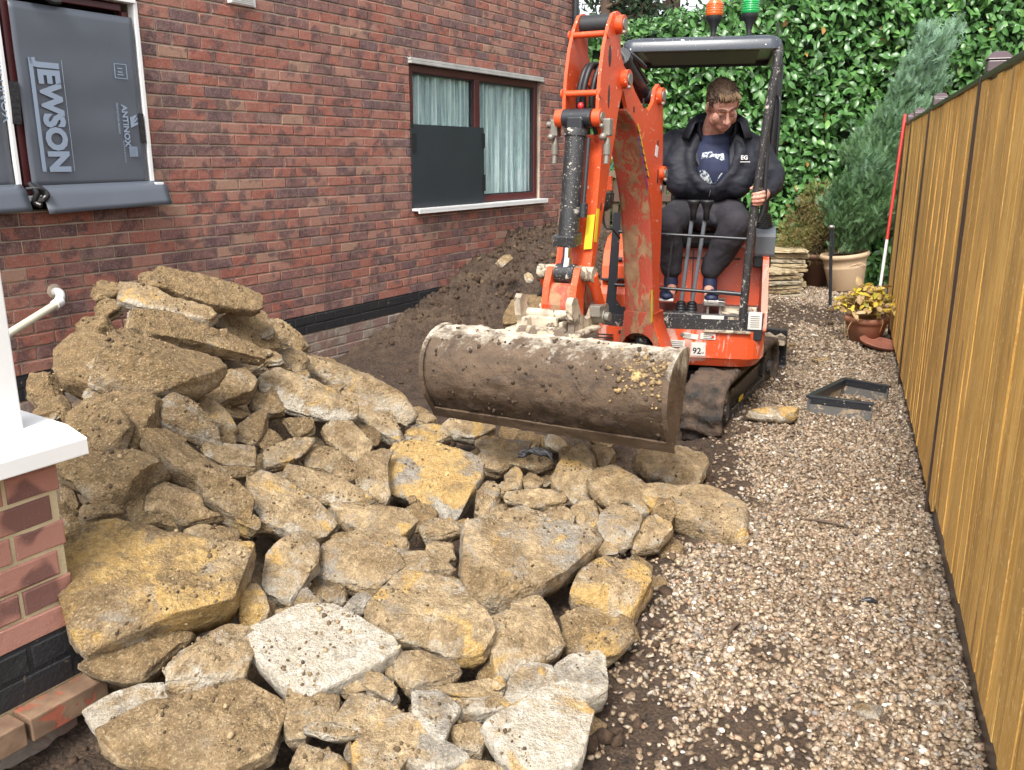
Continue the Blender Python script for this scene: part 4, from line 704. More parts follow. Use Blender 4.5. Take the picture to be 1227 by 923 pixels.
["huge slab crusted with bright ochre clay beside the brick corner",[-1.005,2.168,0.386],[0.191,-0.501,0.844],[[-0.275,0.097],[-0.247,0.148],[-0.196,0.173],[-0.142,0.181],[-0.078,0.167],[0.006,0.176],[0.079,0.176],[0.134,0.173],[0.211,0.192],[0.253,0.161],[0.265,0.11],[0.251,0.051],[0.255,-0.003],[0.23,-0.067],[0.18,-0.117],[0.112,-0.127],[0.081,-0.171],[0.023,-0.221],[-0.062,-0.205],[-0.156,-0.142],[-0.224,-0.039]],[0.3,0.85,0,0,0.14,0.68,0.15,0]],
["dark brown slab in shade beneath the huge ochre slab",[-0.982,2.026,0.243],[0.086,-0.561,0.823],[[-0.153,0.004],[-0.045,0.01],[0.024,0.069],[0.116,0.083],[0.091,0.003],[0.084,-0.03],[0.04,-0.057],[-0.031,-0.054],[-0.121,-0.045]],[0.75,0,0,0,0.12,0.62,0.07,0]],
["thin pale concrete like slab by the foot of the brick corner",[-0.967,1.924,0.174],[0.051,-0.313,0.948],[[-0.097,-0.023],[-0.062,0.02],[0.012,0.061],[0.066,0.068],[0.107,0.037],[0.066,-0.005],[0.001,-0.055],[-0.042,-0.076]],[0,0,0.3,0.5,0.05,0.62,0.07,1.0]],
["huge cracked flat slab filling the bottom left of the rubble",[-0.727,1.784,0.189],[0.098,-0.445,0.89],[[-0.227,-0.014],[-0.193,0.025],[-0.132,0.069],[-0.036,0.102],[0.01,0.126],[0.057,0.151],[0.071,0.157],[0.119,0.142],[0.148,0.113],[0.169,0.06],[0.193,0.01],[0.168,-0.021],[0.176,-0.069],[0.126,-0.094],[-0.109,-0.116],[-0.148,-0.078],[-0.198,-0.054]],[0.35,0.2,0,0,0.09,0.8,0.06,0]],
["tan slab right of the crack, under the tip of the whitish slab",[-0.496,1.864,0.199],[0.111,-0.41,0.905],[[-0.077,0.025],[-0.085,0.063],[-0.007,0.047],[0.082,0.055],[0.089,0.038],[0.062,-0.029],[0.014,-0.035],[0.011,-0.073],[-0.018,-0.091],[-0.041,-0.055],[-0.063,0.005]],[0.1,0.15,0,0,0.09,0.75,0.06,0]],
["greyish tan triangular slab below the row of small pale rocks",[-0.355,1.863,0.191],[0.05,-0.263,0.963],[[-0.077,-0.036],[-0.056,0.03],[-0.04,0.063],[0.014,0.047],[0.104,0.016],[0.027,-0.04],[-0.004,-0.062],[-0.043,-0.043]],[0,0.15,0.2,0,0.07,0.62,0.07,1.0]],
["small lump touching the right edge of the whitish slab",[-0.402,1.956,0.203],[0.091,-0.405,0.91],[[-0.04,-0.002],[-0.01,0.026],[0.013,0.023],[0.043,-0.009],[-0.008,-0.025]],[0,0.2,0,0.1,0.08,0.62,0.07,0]],
["pale yellow rounded rock right of the whitish slab",[-0.332,1.957,0.207],[0.072,-0.404,0.912],[[-0.066,0.024],[-0.016,0.05],[0.017,0.033],[0.057,0.0],[0.047,-0.04],[0.029,-0.05],[-0.019,-0.03],[-0.053,-0.0]],[0,0.35,0,0.25,0.09,0.62,0.07,0]],
["white edged stone sliver lying across two tan slabs",[-0.425,1.783,0.201],[0.099,-0.41,0.907],[[-0.064,-0.003],[-0.049,0.018],[-0.004,0.019],[0.047,0.006],[0.068,-0.002],[0.038,-0.021],[0.003,-0.017]],[0,0,0,0.5,0.05,0.62,0.07,0]],
["tan slab cut by the bottom edge of the photo, under the white sliver",[-0.444,1.72,0.164],[0.097,-0.412,0.906],[[-0.057,-0.036],[-0.071,0.024],[-0.047,0.04],[0.024,0.029],[0.07,0.016],[0.088,-0.022]],[0,0.25,0,0,0.08,0.62,0.07,0]],
["yellowish flat slab with a sharp left corner in the bottom row",[-0.285,1.757,0.183],[0.033,-0.262,0.965],[[-0.088,-0.003],[-0.04,0.051],[0.035,0.101],[0.072,0.076],[0.089,0.037],[0.052,-0.021],[0.03,-0.068],[0.013,-0.089],[-0.041,-0.078],[-0.074,-0.05]],[0,0.5,0,0,0.08,0.8,0.05,1.0]],
["small rough stone against the sharp corner of the yellowish slab",[-0.382,1.756,0.177],[0.088,-0.409,0.908],[[-0.021,0.004],[0.006,0.024],[0.016,-0.021],[-0.005,-0.014]],[0,0,0,0.2,0.06,0.62,0.07,0]],
["grey T shaped fragment with white scratches",[-0.186,1.848,0.207],[0.031,-0.255,0.966],[[-0.06,0.06],[0.004,0.062],[0.032,0.046],[0.061,0.018],[0.04,-0.023],[0.03,-0.074],[0.012,-0.079],[-0.008,-0.063],[-0.029,-0.033],[-0.05,0.0]],[0,0,0.8,0.25,0.04,0.62,0.07,1.0]],
["narrow sandy ledge slab with a straight front edge",[-0.079,1.904,0.191],[0.051,-0.244,0.968],[[-0.076,0.016],[-0.013,0.017],[0.049,0.032],[0.077,-0.002],[0.043,-0.018],[-0.054,-0.028]],[0,0.45,0,0.2,0.05,0.62,0.07,1.0]],
["crumbling ochre slab above the narrow sandy ledge",[-0.103,1.972,0.188],[0.079,-0.384,0.92],[[-0.11,-0.012],[-0.068,0.018],[-0.012,0.039],[0.045,0.037],[0.085,0.034],[0.075,-0.027],[0.004,-0.037],[-0.048,-0.032]],[0,0.65,0,0,0.07,0.62,0.07,0]],
["round ochre clod on the crumbling ochre slab",[-0.035,1.987,0.194],[0.102,-0.381,0.919],[[-0.023,-0.005],[-0.004,0.025],[0.022,0.013],[0.015,-0.016],[-0.014,-0.021]],[0,0.9,0,0,0.06,0.62,0.07,0]],
["flat greenish grey slab carrying a small round ochre clod",[0.041,2.026,0.169],[0.077,-0.245,0.967],[[-0.078,-0.075],[-0.061,-0.029],[-0.027,0.063],[0.062,0.072],[0.078,0.002],[0.052,-0.018],[-0.032,-0.069],[-0.061,-0.084]],[0,0.1,0.35,0.3,0.05,0.62,0.07,1.0]],
["small round ochre clod on the greenish grey slab",[0.086,2.059,0.18],[0.123,-0.389,0.913],[[-0.021,-0.0],[-0.004,0.021],[0.02,0.006],[0.015,-0.015],[-0.015,-0.014]],[0,0.9,0,0,0.05,0.62,0.07,0]],
["split silvery grey stone with layered faces at the rubble edge",[0.187,2.116,0.135],[0.074,-0.25,0.965],[[-0.087,-0.055],[-0.077,0.006],[-0.061,0.06],[0.053,0.092],[0.072,0.069],[0.073,-0.018],[0.068,-0.051],[0.017,-0.081],[-0.082,-0.056]],[0,0,0.95,0.45,0.08,0.62,0.07,1.0]],
["smooth cream coloured five sided slab in the front of the rubble",[0.075,1.831,0.17],[0.088,-0.251,0.964],[[-0.147,0.002],[-0.098,0.044],[-0.003,0.122],[0.063,0.159],[0.093,0.121],[0.118,0.068],[0.127,0.069],[0.112,0.018],[0.094,-0.069],[0.066,-0.095],[-0.015,-0.111],[-0.062,-0.125],[-0.088,-0.097],[-0.11,-0.059]],[0,0.4,0,0.78,0.06,0.62,0.07,1.0]],
["clod of stony soil between the grey fragment and the cream slab",[-0.105,1.823,0.162],[0.058,-0.401,0.914],[[-0.057,-0.012],[-0.039,0.039],[-0.004,0.06],[0.017,0.049],[0.043,0.015],[0.054,-0.019],[0.035,-0.051],[-0.022,-0.04]],[0.4,0.2,0,0,0.1,0.62,0.07,0]],
["mauve grey slab in the bottom row below the grey fragment",[-0.181,1.741,0.172],[0.026,-0.264,0.964],[[-0.064,0.008],[-0.034,0.054],[0.008,0.042],[0.055,0.015],[0.088,-0.01],[0.048,-0.03],[-0.018,-0.043],[-0.06,-0.025]],[0.1,0,0.5,0,0.06,0.62,0.07,1.0]],
["tan slab at the bottom edge left of the cream slab",[-0.105,1.715,0.153],[0.062,-0.425,0.903],[[-0.123,-0.028],[-0.08,0.01],[0.003,0.026],[0.057,0.035],[0.094,0.014],[0.103,-0.015]],[0,0.3,0,0,0.08,0.62,0.07,0]],
["grey brown boulder below the slab with the ochre square",[-0.226,2.042,0.207],[0.065,-0.395,0.916],[[-0.088,0.047],[-0.015,0.073],[0.028,0.053],[0.077,0.035],[0.098,-0.001],[0.076,-0.031],[0.023,-0.054],[-0.013,-0.075],[-0.036,-0.079],[-0.063,-0.027]],[0,0.2,0.1,0.1,0.1,0.62,0.07,0]],
["thin yellowish stone wedged beside the pale rounded rock",[-0.313,2.048,0.199],[0.069,-0.398,0.915],[[-0.03,0.016],[0.003,0.035],[0.029,-0.035],[-0.007,-0.021]],[0,0.5,0,0,0.07,0.62,0.07,0]],
["small square grey stone above the whitish slab",[-0.597,2.335,0.249],[0.16,-0.385,0.909],[[-0.04,-0.043],[-0.03,0.035],[0.023,0.045],[0.05,-0.013],[-0.02,-0.044]],[0.1,0,0.25,0,0.09,0.62,0.07,0]],
["brown faceted stone in the dark gap above the whitish slab",[-0.525,2.366,0.247],[0.111,-0.393,0.913],[[-0.049,0.008],[-0.011,0.054],[0.051,0.009],[0.035,-0.036],[-0.024,-0.042]],[0.45,0,0.2,0,0.09,0.62,0.07,0]],
["rough grey stone left of the slab with the ochre square",[-0.442,2.327,0.243],[0.077,-0.396,0.915],[[-0.05,-0.014],[-0.024,0.023],[0.033,0.041],[0.048,0.009],[0.006,-0.035],[-0.023,-0.038]],[0,0,0.2,0,0.08,0.62,0.07,0]],
["small brown stone at the left tip of the whitish slab",[-0.654,2.247,0.256],[0.19,-0.383,0.904],[[-0.022,0.004],[0.026,0.025],[0.014,-0.003],[-0.01,-0.027]],[0.2,0,0,0,0.06,0.62,0.07,0]],
["rust brown block of stone set in the muddy left flank",[-1.362,2.815,0.616],[0.018,-0.578,0.816],[[-0.059,-0.036],[-0.073,0.091],[-0.027,0.116],[0.055,0.062],[0.073,0.003],[0.062,-0.076],[0.03,-0.106],[-0.024,-0.099]],[0.55,0.2,0,0,0.1,0.62,0.07,0]],
["big tilted muddy slab with a layered lower edge beside the white sill",[-1.271,2.62,0.537],[0.085,-0.583,0.808],[[-0.17,-0.028],[-0.183,0.059],[-0.106,0.078],[-0.041,0.07],[-0.011,0.093],[0.069,0.117],[0.165,0.046],[0.138,-0.023],[0.097,-0.091],[0.064,-0.121],[0.022,-0.112],[-0.022,-0.105],[-0.093,-0.051]],[0.6,0.3,0,0,0.14,0.6,0.22,0]],
["mud plastered bank of rubble under the big thick muddy slab",[-1.41,2.913,0.607],[0.008,-0.584,0.812],[[-0.131,-0.152],[-0.17,-0.002],[-0.158,0.104],[-0.086,0.112],[-0.051,0.156],[0.146,0.127],[0.179,0.017],[0.165,-0.085],[0.075,-0.115],[-0.018,-0.13]],[0.95,0,0,0,0.2,0.62,0.07,0]],
["small pale stone against the brick corner above the huge slab",[-1.404,2.585,0.46],[0.05,-0.532,0.845],[[-0.048,0.043],[-0.02,0.056],[0.031,0.009],[0.041,-0.031],[0.018,-0.06],[-0.017,-0.023]],[0.3,0,0,0.15,0.09,0.62,0.07,0]],
["flat stone with a crumbled top above the huge ochre slab",[-1.26,2.482,0.464],[0.132,-0.519,0.845],[[-0.063,-0.013],[-0.042,0.03],[0.065,0.026],[0.078,-0.002],[0.031,-0.011],[-0.021,-0.046]],[0.35,0.1,0,0,0.07,0.62,0.07,0]],
["brown stone inside the dark hollow of the heap",[-1.041,2.572,0.44],[0.355,-0.428,0.831],[[-0.093,-0.031],[-0.104,0.036],[-0.061,0.068],[0.033,0.062],[0.062,0.028],[0.156,0.016],[0.067,-0.048],[-0.008,-0.064],[-0.073,-0.059]],[0.6,0,0,0,0.11,0.62,0.07,0]],
["broken muddy stone at the mouth of the dark hollow",[-1.073,2.463,0.435],[0.285,-0.448,0.847],[[-0.08,-0.016],[-0.028,0.024],[0.059,0.027],[0.063,-0.009],[-0.004,-0.028]],[0.55,0,0,0,0.08,0.62,0.07,0]],
["orange tan slab running into the shade below the slanting slab",[-0.923,2.548,0.365],[0.343,-0.399,0.85],[[-0.094,-0.046],[-0.015,0.051],[0.052,0.061],[0.082,-0.007],[-0.025,-0.053]],[0.3,0.45,0,0,0.08,0.62,0.07,0]],
["muddy stone behind the white sill at the left edge of the heap",[-2.023,3.638,0.548],[-0.018,-0.592,0.806],[[-0.101,0.059],[-0.064,0.101],[0.028,0.083],[0.084,0.002],[0.067,-0.105],[-0.016,-0.094]],[0.75,0,0,0,0.14,0.62,0.07,0]],
["muddy boulder low behind the white sill",[-1.815,3.33,0.538],[-0.023,-0.576,0.817],[[-0.089,-0.061],[-0.082,-0.002],[0.004,0.086],[0.079,-0.007],[0.081,-0.092],[0.02,-0.014]],[0.9,0,0,0,0.14,0.62,0.07,0]],
["small yellow brown stone beside the large sloping slab",[-0.872,2.684,0.355],[0.321,-0.404,0.857],[[-0.063,0.067],[-0.011,0.027],[0.062,-0.005],[0.041,-0.04],[-0.025,-0.027]],[0.2,0.3,0,0,0.09,0.62,0.07,0]],
["dark brown stones end in the hollow under the yellow ended slab",[-0.914,3.657,0.374],[0.301,-0.429,0.851],[[-0.088,0.008],[0.025,0.076],[0.074,-0.003],[0.013,-0.073],[-0.029,-0.049]],[0.6,0,0,0,0.08,0.62,0.07,0]],
["small tan stone right of the egg shaped stone",[-0.056,3.133,0.186],[0.038,-0.378,0.925],[[-0.03,0.018],[0.031,0.04],[0.032,-0.01],[-0.028,-0.045]],[0,0.2,0,0,0.06,0.62,0.07,0]]]
def stone_mesh(seed,C,nrm,O,pr,nth=0,scale=1.):
    m,yl,g,l,t,rp,ra,s=pr; m=min(1,m+.12)if not s else m; t=t*(1. if s else .68)
    C=np.array(C);nrm=unit(nrm);ex=unit(np.cross([0,1.,0],nrm));ey=np.cross(nrm,ex);O=np.array(O)
    # resample outline by angle about its centroid
    seg=np.r_[O,O[:1]];nth0=nth;L=np.r_[0,np.cumsum(np.linalg.norm(np.diff(seg,axis=0),axis=1))];nth=nth0 or int(np.clip(L[-1]/.0085,56,150));tt=np.linspace(0,L[-1],nth+1)[:-1]
    B=np.c_[np.interp(tt,L,seg[:,0]),np.interp(tt,L,seg[:,1])]
    # soften corners a little, then roughen
    B=B*(1.04 if s else 1.10)
    size=math.sqrt(L[-1]**2/12)
    B=B*(1+(.008 if s else .045)*fbm(np.c_[B*16/scale,np.full(nth,seed*3.1)],3,seed)[:,None]+(.006 if s else .018)*fbm(np.c_[B*70,np.full(nth,seed)],2,seed+5)[:,None])
    nr0=int(np.clip(size/.018,6,20)); rt=list(np.linspace(0,1,nr0+1)[:-1]**.85)+[.975,.993]; rt=sorted(rt) ; V=[];side=[]
    span=np.ptp(B[:,1])+1e-6;ymin=B[:,1].min();A=ra*span*(0 if s else 1)
    for r in rt:
        P=B*r; v=1-(P[:,1]-ymin)/span        # 0 top .. 1 bottom of silhouette
        rid=np.where(v<rp,v/rp,(1-v)/(1-rp)); hgt=A*(rid-.35)
        dome=-(r**14)*(.03 if s else .10)*t
        V.append(np.c_[P,hgt+dome+np.zeros(nth)]);side.append(np.full(nth,sst(.93,1,r)*0))
    for q,(r,dz) in enumerate([(1.0,.22),(1.012,.42),(1.0,.62),(.985,.82),(.93,1.0)] if s else [(1.0,.20),(.99,.42),(.95,.66),(.86,.95)]):
        P=B*r;v=1-(P[:,1]-ymin)/span;rid=np.where(v<rp,v/rp,(1-v)/(1-rp));V.append(np.c_[P,A*(rid-.35)*(1-dz)-dz*t+np.zeros(nth)]);side.append(np.ones(nth))
    V.append(np.c_[B*.5,np.full(nth,-t)]);side.append(np.ones(nth))
    V=np.concatenate(V);side=np.concatenate(side);nr=len(V)//nth
    rp_=random.Random(seed*7+1)
    for k in range(4 if s else 8):
        az=rp_.uniform(0,2*math.pi);el=R(rp_.uniform(8,38) if k%4 else rp_.uniform(62,82));q=np.array([math.cos(az)*math.cos(el),math.sin(az)*math.cos(el),math.sin(el)]);dd=V@q;hmax=dd.max();cut=hmax-rp_.uniform(.06,.30)*t*(.5 if s else 1.)
        V=V-np.maximum(0,dd-cut)[:,None]*q*.92
    for k in range(0 if s else 5):
        az=rp_.uniform(0,2*math.pi);q=np.array([math.cos(az),math.sin(az),rp_.uniform(-.05,.15)]);dd=V@q;hmax=dd.max();cut=hmax-rp_.uniform(.03,.13)*size;V=V-np.maximum(0,dd-cut)[:,None]*q*.95
    W_=V[:,:1]*ex+V[:,1:2]*ey+V[:,2:]*nrm
    # displacement by layered noise, strata on the sides
    P=W_+C*1.7; a=.0035 if s else .008
    d=a*fbm(P*13,4,seed%7)+(.0016 if s else .0042)*fbm(P*44,3,seed%5+9,.7)*1.6-(.0 if s else .0035)*np.maximum(0,np.abs(fbm(P*17,3,seed%6+20))*3-.9)
    st=fbm(np.c_[V[:,0]*5,V[:,1]*5,V[:,2]*110],3,seed%11)*1.5
    rd=unit_rows(V*[1,1,.0]+1e-9);dr=side*st*(.004 if s else .012)
    lump=np.abs(fbm(P*24,3,3))*(.008*min(1,m*1.3))*(1-side)
    W_=W_+nrm*(d*(1-side*.6)+lump)[:,None]+(rd[:,:1]*ex+rd[:,1:2]*ey)*(dr+d*side*.8)[:,None]
    # drop first ring to a single point by averaging
    W_[:nth]=W_[:nth].mean(0)
    J=np.arange(nth);F=[]
    for r in range(nr-1):
        F.append(np.stack([r*nth+J,r*nth+(J+1)%nth,(r+1)*nth+(J+1)%nth,(r+1)*nth+J],-1))
    F=np.concatenate(F)[:,::-1]
    e=sst(.55,1.,np.repeat(np.r_[rt,[1]*(nr-len(rt))],nth))
    v=1-(V[:,1]-ymin)/span
    low=sst(rp,rp+.25,v)
    mixc=np.c_[np.clip(m*(1-.55*side-.35*low*(m<.9)),0,1),np.clip(yl*(1-.35*side)*np.ones(len(V)),0,1),np.full(len(V),g),np.ones(len(V))]
    mixl=np.clip(l*(.25 if not s else .8)+(l+.18)*np.maximum(side*.8,low*.9)*(m<.95)+.15*e*(1-side),0,1)
    return W_,F,mixc,mixl
def unit_rows(v): return v/np.maximum(np.linalg.norm(v,axis=1,keepdims=True),1e-9)
for i,(lab,C,nr_,O,pr) in enumerate(STONES):
    V,F,mc,ml=stone_mesh(i+1,C,nr_,O,pr)
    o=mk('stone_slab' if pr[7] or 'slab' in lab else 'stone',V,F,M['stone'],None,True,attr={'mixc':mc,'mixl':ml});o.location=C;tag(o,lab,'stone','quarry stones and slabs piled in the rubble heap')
# crumbs of soil and stone lying on the heap
rs=np.random.RandomState(77);CV=[]
for o in [o for o in bpy.data.objects if o.get('group')=='quarry stones and slabs piled in the rubble heap']:
    me=o.data;n=len(me.polygons);Cn=np.empty(n*3);me.polygons.foreach_get('center',Cn);Nn=np.empty(n*3);me.polygons.foreach_get('normal',Nn);A=np.empty(n);me.polygons.foreach_get('area',A);Cn=Cn.reshape(-1,3)+np.array(o.location);Nn=Nn.reshape(-1,3);up=np.abs(Nn[:,2])>.55
    q=A*up;k=int(q.sum()*2200);
    if k: CV.append(Cn[rs.choice(n,k,p=q/q.sum())]+rs.normal(0,.004,(k,3))*[1,1,0])
CV=np.concatenate(CV);keep=fbm(CV*7,3,91)>.03;CV=CV[keep];s=rs.gamma(1.4,.0018,len(CV))+.0014;s=np.minimum(s,.011)
V,F,t=scatter(IC1,CV+[0,0,.001],np.c_[s,s*.8,s*.7],rs,1.,.2,3)
n_=N('crumb');n_.p(Base_Color=n_.ramp(n_.attr('tint'),[(0,(.05,.033,.018)),(.5,(.15,.10,.05)),(.8,(.26,.185,.10)),(1,(.38,.28,.16))]),Roughness=.95).bump(n_.noise(200,2),.5,.003)
o=mk('stone_crumbs',V,F,n_.m,None,False,attr={'tint':t});tag(o,'crumbs of soil and broken stone strewn over the rubble heap','rubble',kind='stuff');print('crumbs',len(CV))
# lone stones on the gravel
def rock(name,label,c,r,pr,seed,rz=0,group=None,nr=(0,0,1),sides=9):
    rs=random.Random(seed);O=[]
    for k in range(sides):
        a=2*math.pi*k/sides;q=rs.uniform(.82,1.12);O.append((r[0]*q*math.cos(a),r[1]*q*math.sin(a)))
    cs,sn=math.cos(rz),math.sin(rz);O=[(x*cs-y*sn,x*sn+y*cs) for x,y in O]
    V,F,mc,ml=stone_mesh(seed,c,nr,O,(*pr[:4],r[2],.6,.12,0),36 if r[0]<.08 else 0)
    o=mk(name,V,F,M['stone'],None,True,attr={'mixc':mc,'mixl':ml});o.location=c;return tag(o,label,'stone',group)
rock('stone','rough ochre stone block lying alone on the gravel beside the digger track',(1.53,4.90,.085),(.155,.07,.11),(.05,.6,0,.25),201,-.1)
rock('stone','grey crusty lump sitting on the muddy gravel in the bottom right',(.99,2.13,.02),(.035,.028,.03),(.3,0,.6,.1),202)
rock('stone','brown stone fragment on the soil just behind the digger blade',(2.35,6.45,.03),(.07,.05,.05),(.5,.2,.1,0),203)
rock('stone','tan rock in the soil bank beside the far end of the track',(2.16,6.9,.04),(.16,.09,.1),(.6,.2,0,.1),204,.6)
rock('stone','small tan rock stuck high in the dark spoil bank',(-.06,7.95,.60),(.09,.05,.07),(.2,.2,0,.1),205,.9,nr=(.3,-.7,.6))
rock('stone','small pale pebble shaped rock in the middle of the dark spoil bank',(.16,7.75,.47),(.04,.05,.06),(.1,.3,0,.3),206,.9,nr=(.2,-.8,.5))
rock('stone','long earthy slab lying on the spoil bank behind the bucket',(.13,7.0,.32),(.28,.13,.1),(.9,.1,0,.0),207,.7,nr=(.2,-.6,.8))
rock('stone','tan rock on the spoil bank close to the bucket arm',(.42,7.6,.45),(.12,.06,.08),(.3,.35,0,.1),208,.3,nr=(.1,-.7,.7))
# small broken pieces filling the gaps of the heap
rs=random.Random(3);cnt=0
pts=[]
while cnt<190:
    x,y=rs.uniform(-1.9,.75),rs.uniform(1.65,4.7)
    h=float(heap(np.array([x]),np.array([y]))[0])
    if h<.06 or h>1.2 or x/y<-.6 or (x+1.155)*WD[0]+(y-2.1)*WD[1]<.12: continue
    s=rs.uniform(.03,.085);rock('stone','small broken stone chip filling a gap between the slabs of the heap',(x,y,h-rs.uniform(.03,.09)),(s,s*rs.uniform(.6,1),s*rs.uniform(.4,.9)),(rs.choice([.2,.5,.8]),rs.choice([0,.3,.5]),.1,.15),300+cnt,rs.uniform(0,3),'stone chips filling the gaps of the heap',(rs.uniform(-.4,.6),rs.uniform(-.8,0),.8),7);cnt+=1
# ================= MINI EXCAVATOR
AU=R(13);AT=R(27);AB=R(28)
UO=np.array([.965,4.98,0.])            # front centre of the upper body
def fr(a,o): return frame([math.cos(a),-math.sin(a),0],[math.sin(a),math.cos(a),0],[0,0,1],o)
FU=fr(AU,UO)                            # (s right, v back, z)
BO=np.array([.729,4.85,0.])
FB=np.eye(4);FB[:3,0]=[math.cos(AB),-math.sin(AB),0];FB[:3,1]=[-math.sin(AB),-math.cos(AB),0];FB[:3,3]=BO   # (o right, d forward, z)
RO=np.array([1.1,5.5,-.09])
ex=thing('mini_excavator','orange and black mini excavator with a canopy and a wide grading bucket, mud splashed','excavator',tuple(RO))
def U(): return MB(FU,RO)
def Bm(): return MB(FB,RO)
def box(mat,name,c,d,par=ex,bev=.006,rot=None,F=FU,**k):
    m=MB(F,RO);m.box(c,d,rot);return m.build(name,M[mat],par,bev)
# parts under parts: parent has identity transform, so the same local coordinates hold
# --- tracks
TW=.23
tl=np.array([1.0-.09,4.76])             # front outer..: track frame origin = front centre of the machine at ground
FT=fr(AT,np.array([.715,4.82,-.09]))
def track(sx,name='track'):
    L0,L1,r=.0,1.62,.185
    m=MB(FT,RO);prof=[];n=14
    for k in range(n+1):
        a=math.pi/2+math.pi*k/n;prof.append((L0+r+r*math.cos(a)*1.0,r+r*math.sin(a)))
    for k in range(n+1):
        a=-math.pi/2+math.pi*k/n;prof.append((L1-r+r*math.cos(a),r+r*math.sin(a)))
    prof=np.array(prof);ctr=np.array([(L0+L1)/2,r])
    # resample evenly, belt thickness
    Pp=np.r_[prof,prof[:1]];ll=np.r_[0,np.cumsum(np.linalg.norm(np.diff(Pp,axis=0),axis=1))];K=180;t=np.linspace(0,ll[-1],K+1)[:-1]
    C_=np.c_[np.interp(t,ll,Pp[:,0]),np.interp(t,ll,Pp[:,1])];tg=np.roll(C_,-1,0)-np.roll(C_,1,0);tg/=np.linalg.norm(tg,axis=1,keepdims=True);no=np.c_[-tg[:,1],tg[:,0]]
    no*=np.sign(((C_-ctr)*no).sum(1))[:,None];V=[];J=12
    for j in range(J+1):
        o=-TW/2+TW*j/J;
        lug=.021*((np.sin(t/ll[-1]*2*math.pi*44+ (1.2*math.sin(j/J*math.pi*2)))>.1)) + .012*fbm(np.c_[C_*9,np.full(K,j*.4+sx)],4,77)+.006*(0<j<J)
        Q=C_+no*lug[:,None];V.append(np.c_[np.full(K,sx+o),Q])
    Q=C_-no*.022
    V.append(np.c_[np.full(K,sx+TW/2-.004),Q]);V.insert(0,np.c_[np.full(K,sx-TW/2+.004),Q])
    V=np.concatenate(V);m_=len(V)//K;F=[(a*K+b,a*K+(b+1)%K,(a+1)*K+(b+1)%K,(a+1)*K+b) for a in range(m_) for b in range(K) if a+1<m_]+[((m_-1)*K+b,(m_-1)*K+(b+1)%K,(b+1)%K,b) for b in range(K)]
    m.add(V,F,True);tr=m.build(name,M['track'],ex)
    fm=MB(FT,RO);fm.box((sx,.81,.185),(.10,1.15,.14));fm.box((sx+.06,.81,.11),(.035,1.08,.06));fm.box((sx+.055,.80,.245),(.02,.8,.03));fm.build('track_frame',M['black_mud'],tr,.008)
    for v in (L0+r,L1-r):
        w=MB(FT,RO);w.cyl((sx-.07,v,.185),(sx+.075,v,.185),.145,n=24);w.cyl((sx+.075,v,.185),(sx+.10,v,.185),.055,.045,n=16);w.build('idler_wheel' if v<.5 else 'drive_sprocket',M['black_mud'],tr,.006)
    for v in (.45,.67,.89,1.12):
        w=MB(FT,RO);w.cyl((sx-.06,v,.075),(sx+.085,v,.075),.05,n=16);w.build('roller',M['black_mud'],tr,.004)
    return tr
tr1=track(.375);track(-.375)
m=MB(FT,RO);m.box((.375+.079,.62,.165),(.003,.10,.03));m.build('sticker',M['sticker_y'],tr1)
box('black_mud','undercarriage',(0,.86,.24),(.55,.6,.16),F=FT)
m=MB(FT,RO);m.cyl((.06,.90,.28),(.06,.90,.47),.24,n=32);m.build('slew_ring',M['black_mud'],ex,.005)
# --- dozer blade (at the rear)
bl=MB(FT,RO);P_=[(1.76,-.02),(1.84,.06),(1.83,.2),(1.80,.33),(1.83,.335),(1.86,.2),(1.87,.05),(1.78,-.04)]
bl.prism(P_,-.49,.50,lambda p,q,w:(w,p,q+.05));bl=bl.build('dozer_blade',M['black'],ex,.006)
m=MB(FT,RO)
for sx in(-.25,.25): m.box((sx,1.6,.16),(.07,.45,.09))
m.build('blade_arm',M['black_mud'],bl,.006)
m=MB(FT,RO);m.prism([(.30,.28),(.50,.28),(.50,.33),(.46,.36),(.42,.335),(.38,.36),(.30,.335)],1.74,1.80,lambda p,q,w:(p,w,q));m.build('blade_lug',M['pale_mud'],bl,.005)
# --- upper body: lower orange skirt with rounded front corners
def skirt(z0,z1,inset0,inset1,name,mat,par=ex,v1=1.08,x=.487,front=0.,r=.13,bev=.008,slop=0.):
    def ring(ins,z):
        P=[]
        for sx,a0 in ((-1,180),(1,270)):
            cx=sx*(x-ins-r);
            for k in range(7):
                a=R(a0+k*15);P.append((cx+r*math.cos(a),front+ins+r+r*math.sin(a),z+slop*0))
        P.append((x-ins,v1,z));P.append((-x+ins,v1,z));return P
    m=U();a=ring(inset0,z0);b=ring(inset1,z1);n=len(a);m.add(a+b,[(i,(i+1)%n,n+(i+1)%n,n+i) for i in range(n)]);m.add(a+b,[tuple(range(n))[::-1],tuple(range(n,2*n))]);return m.build(name,M[mat],par,bev)
body=skirt(.375,.535,0,0,'body_skirt','orange_scraped');skirt(.322,.372,.035,.004,'skirt_rim','orange_scraped',body)
fl=skirt(.537,.60,.012,.012,'floor_step','black_mud',v1=.55)
# front frame strip: raised orange edge at the right, up to the side cover
m=U();m.prism([(.03,.535),(.05,.64),(.25,.93),(.60,.98),(.60,.535)],.452,.4865,lambda p,q,w:(w,p,q));m.build('side_panel',M['orange_scraped'],body,.012)
# left front corner housing
m=U();
for k in range(4): m.box((-.425,-.004,.430+k*.019),(.09,.012,.006))
m.build('grille_slots',M['ink'],body)
m=U();m.box((-.31,-.004,.505),(.075,.012,.022));m.build('handle_slot',M['ink'],body,.004)
m=U();m.box((-.285,-.003,.475),(.06,.006,.022));m.build('sticker',M['sticker'],body)
# opening round the swing bracket
m=U();m.box((-.20,-.006,.40),(.24,.02,.13));m.build('bracket_recess',M['ink'],body,.01)
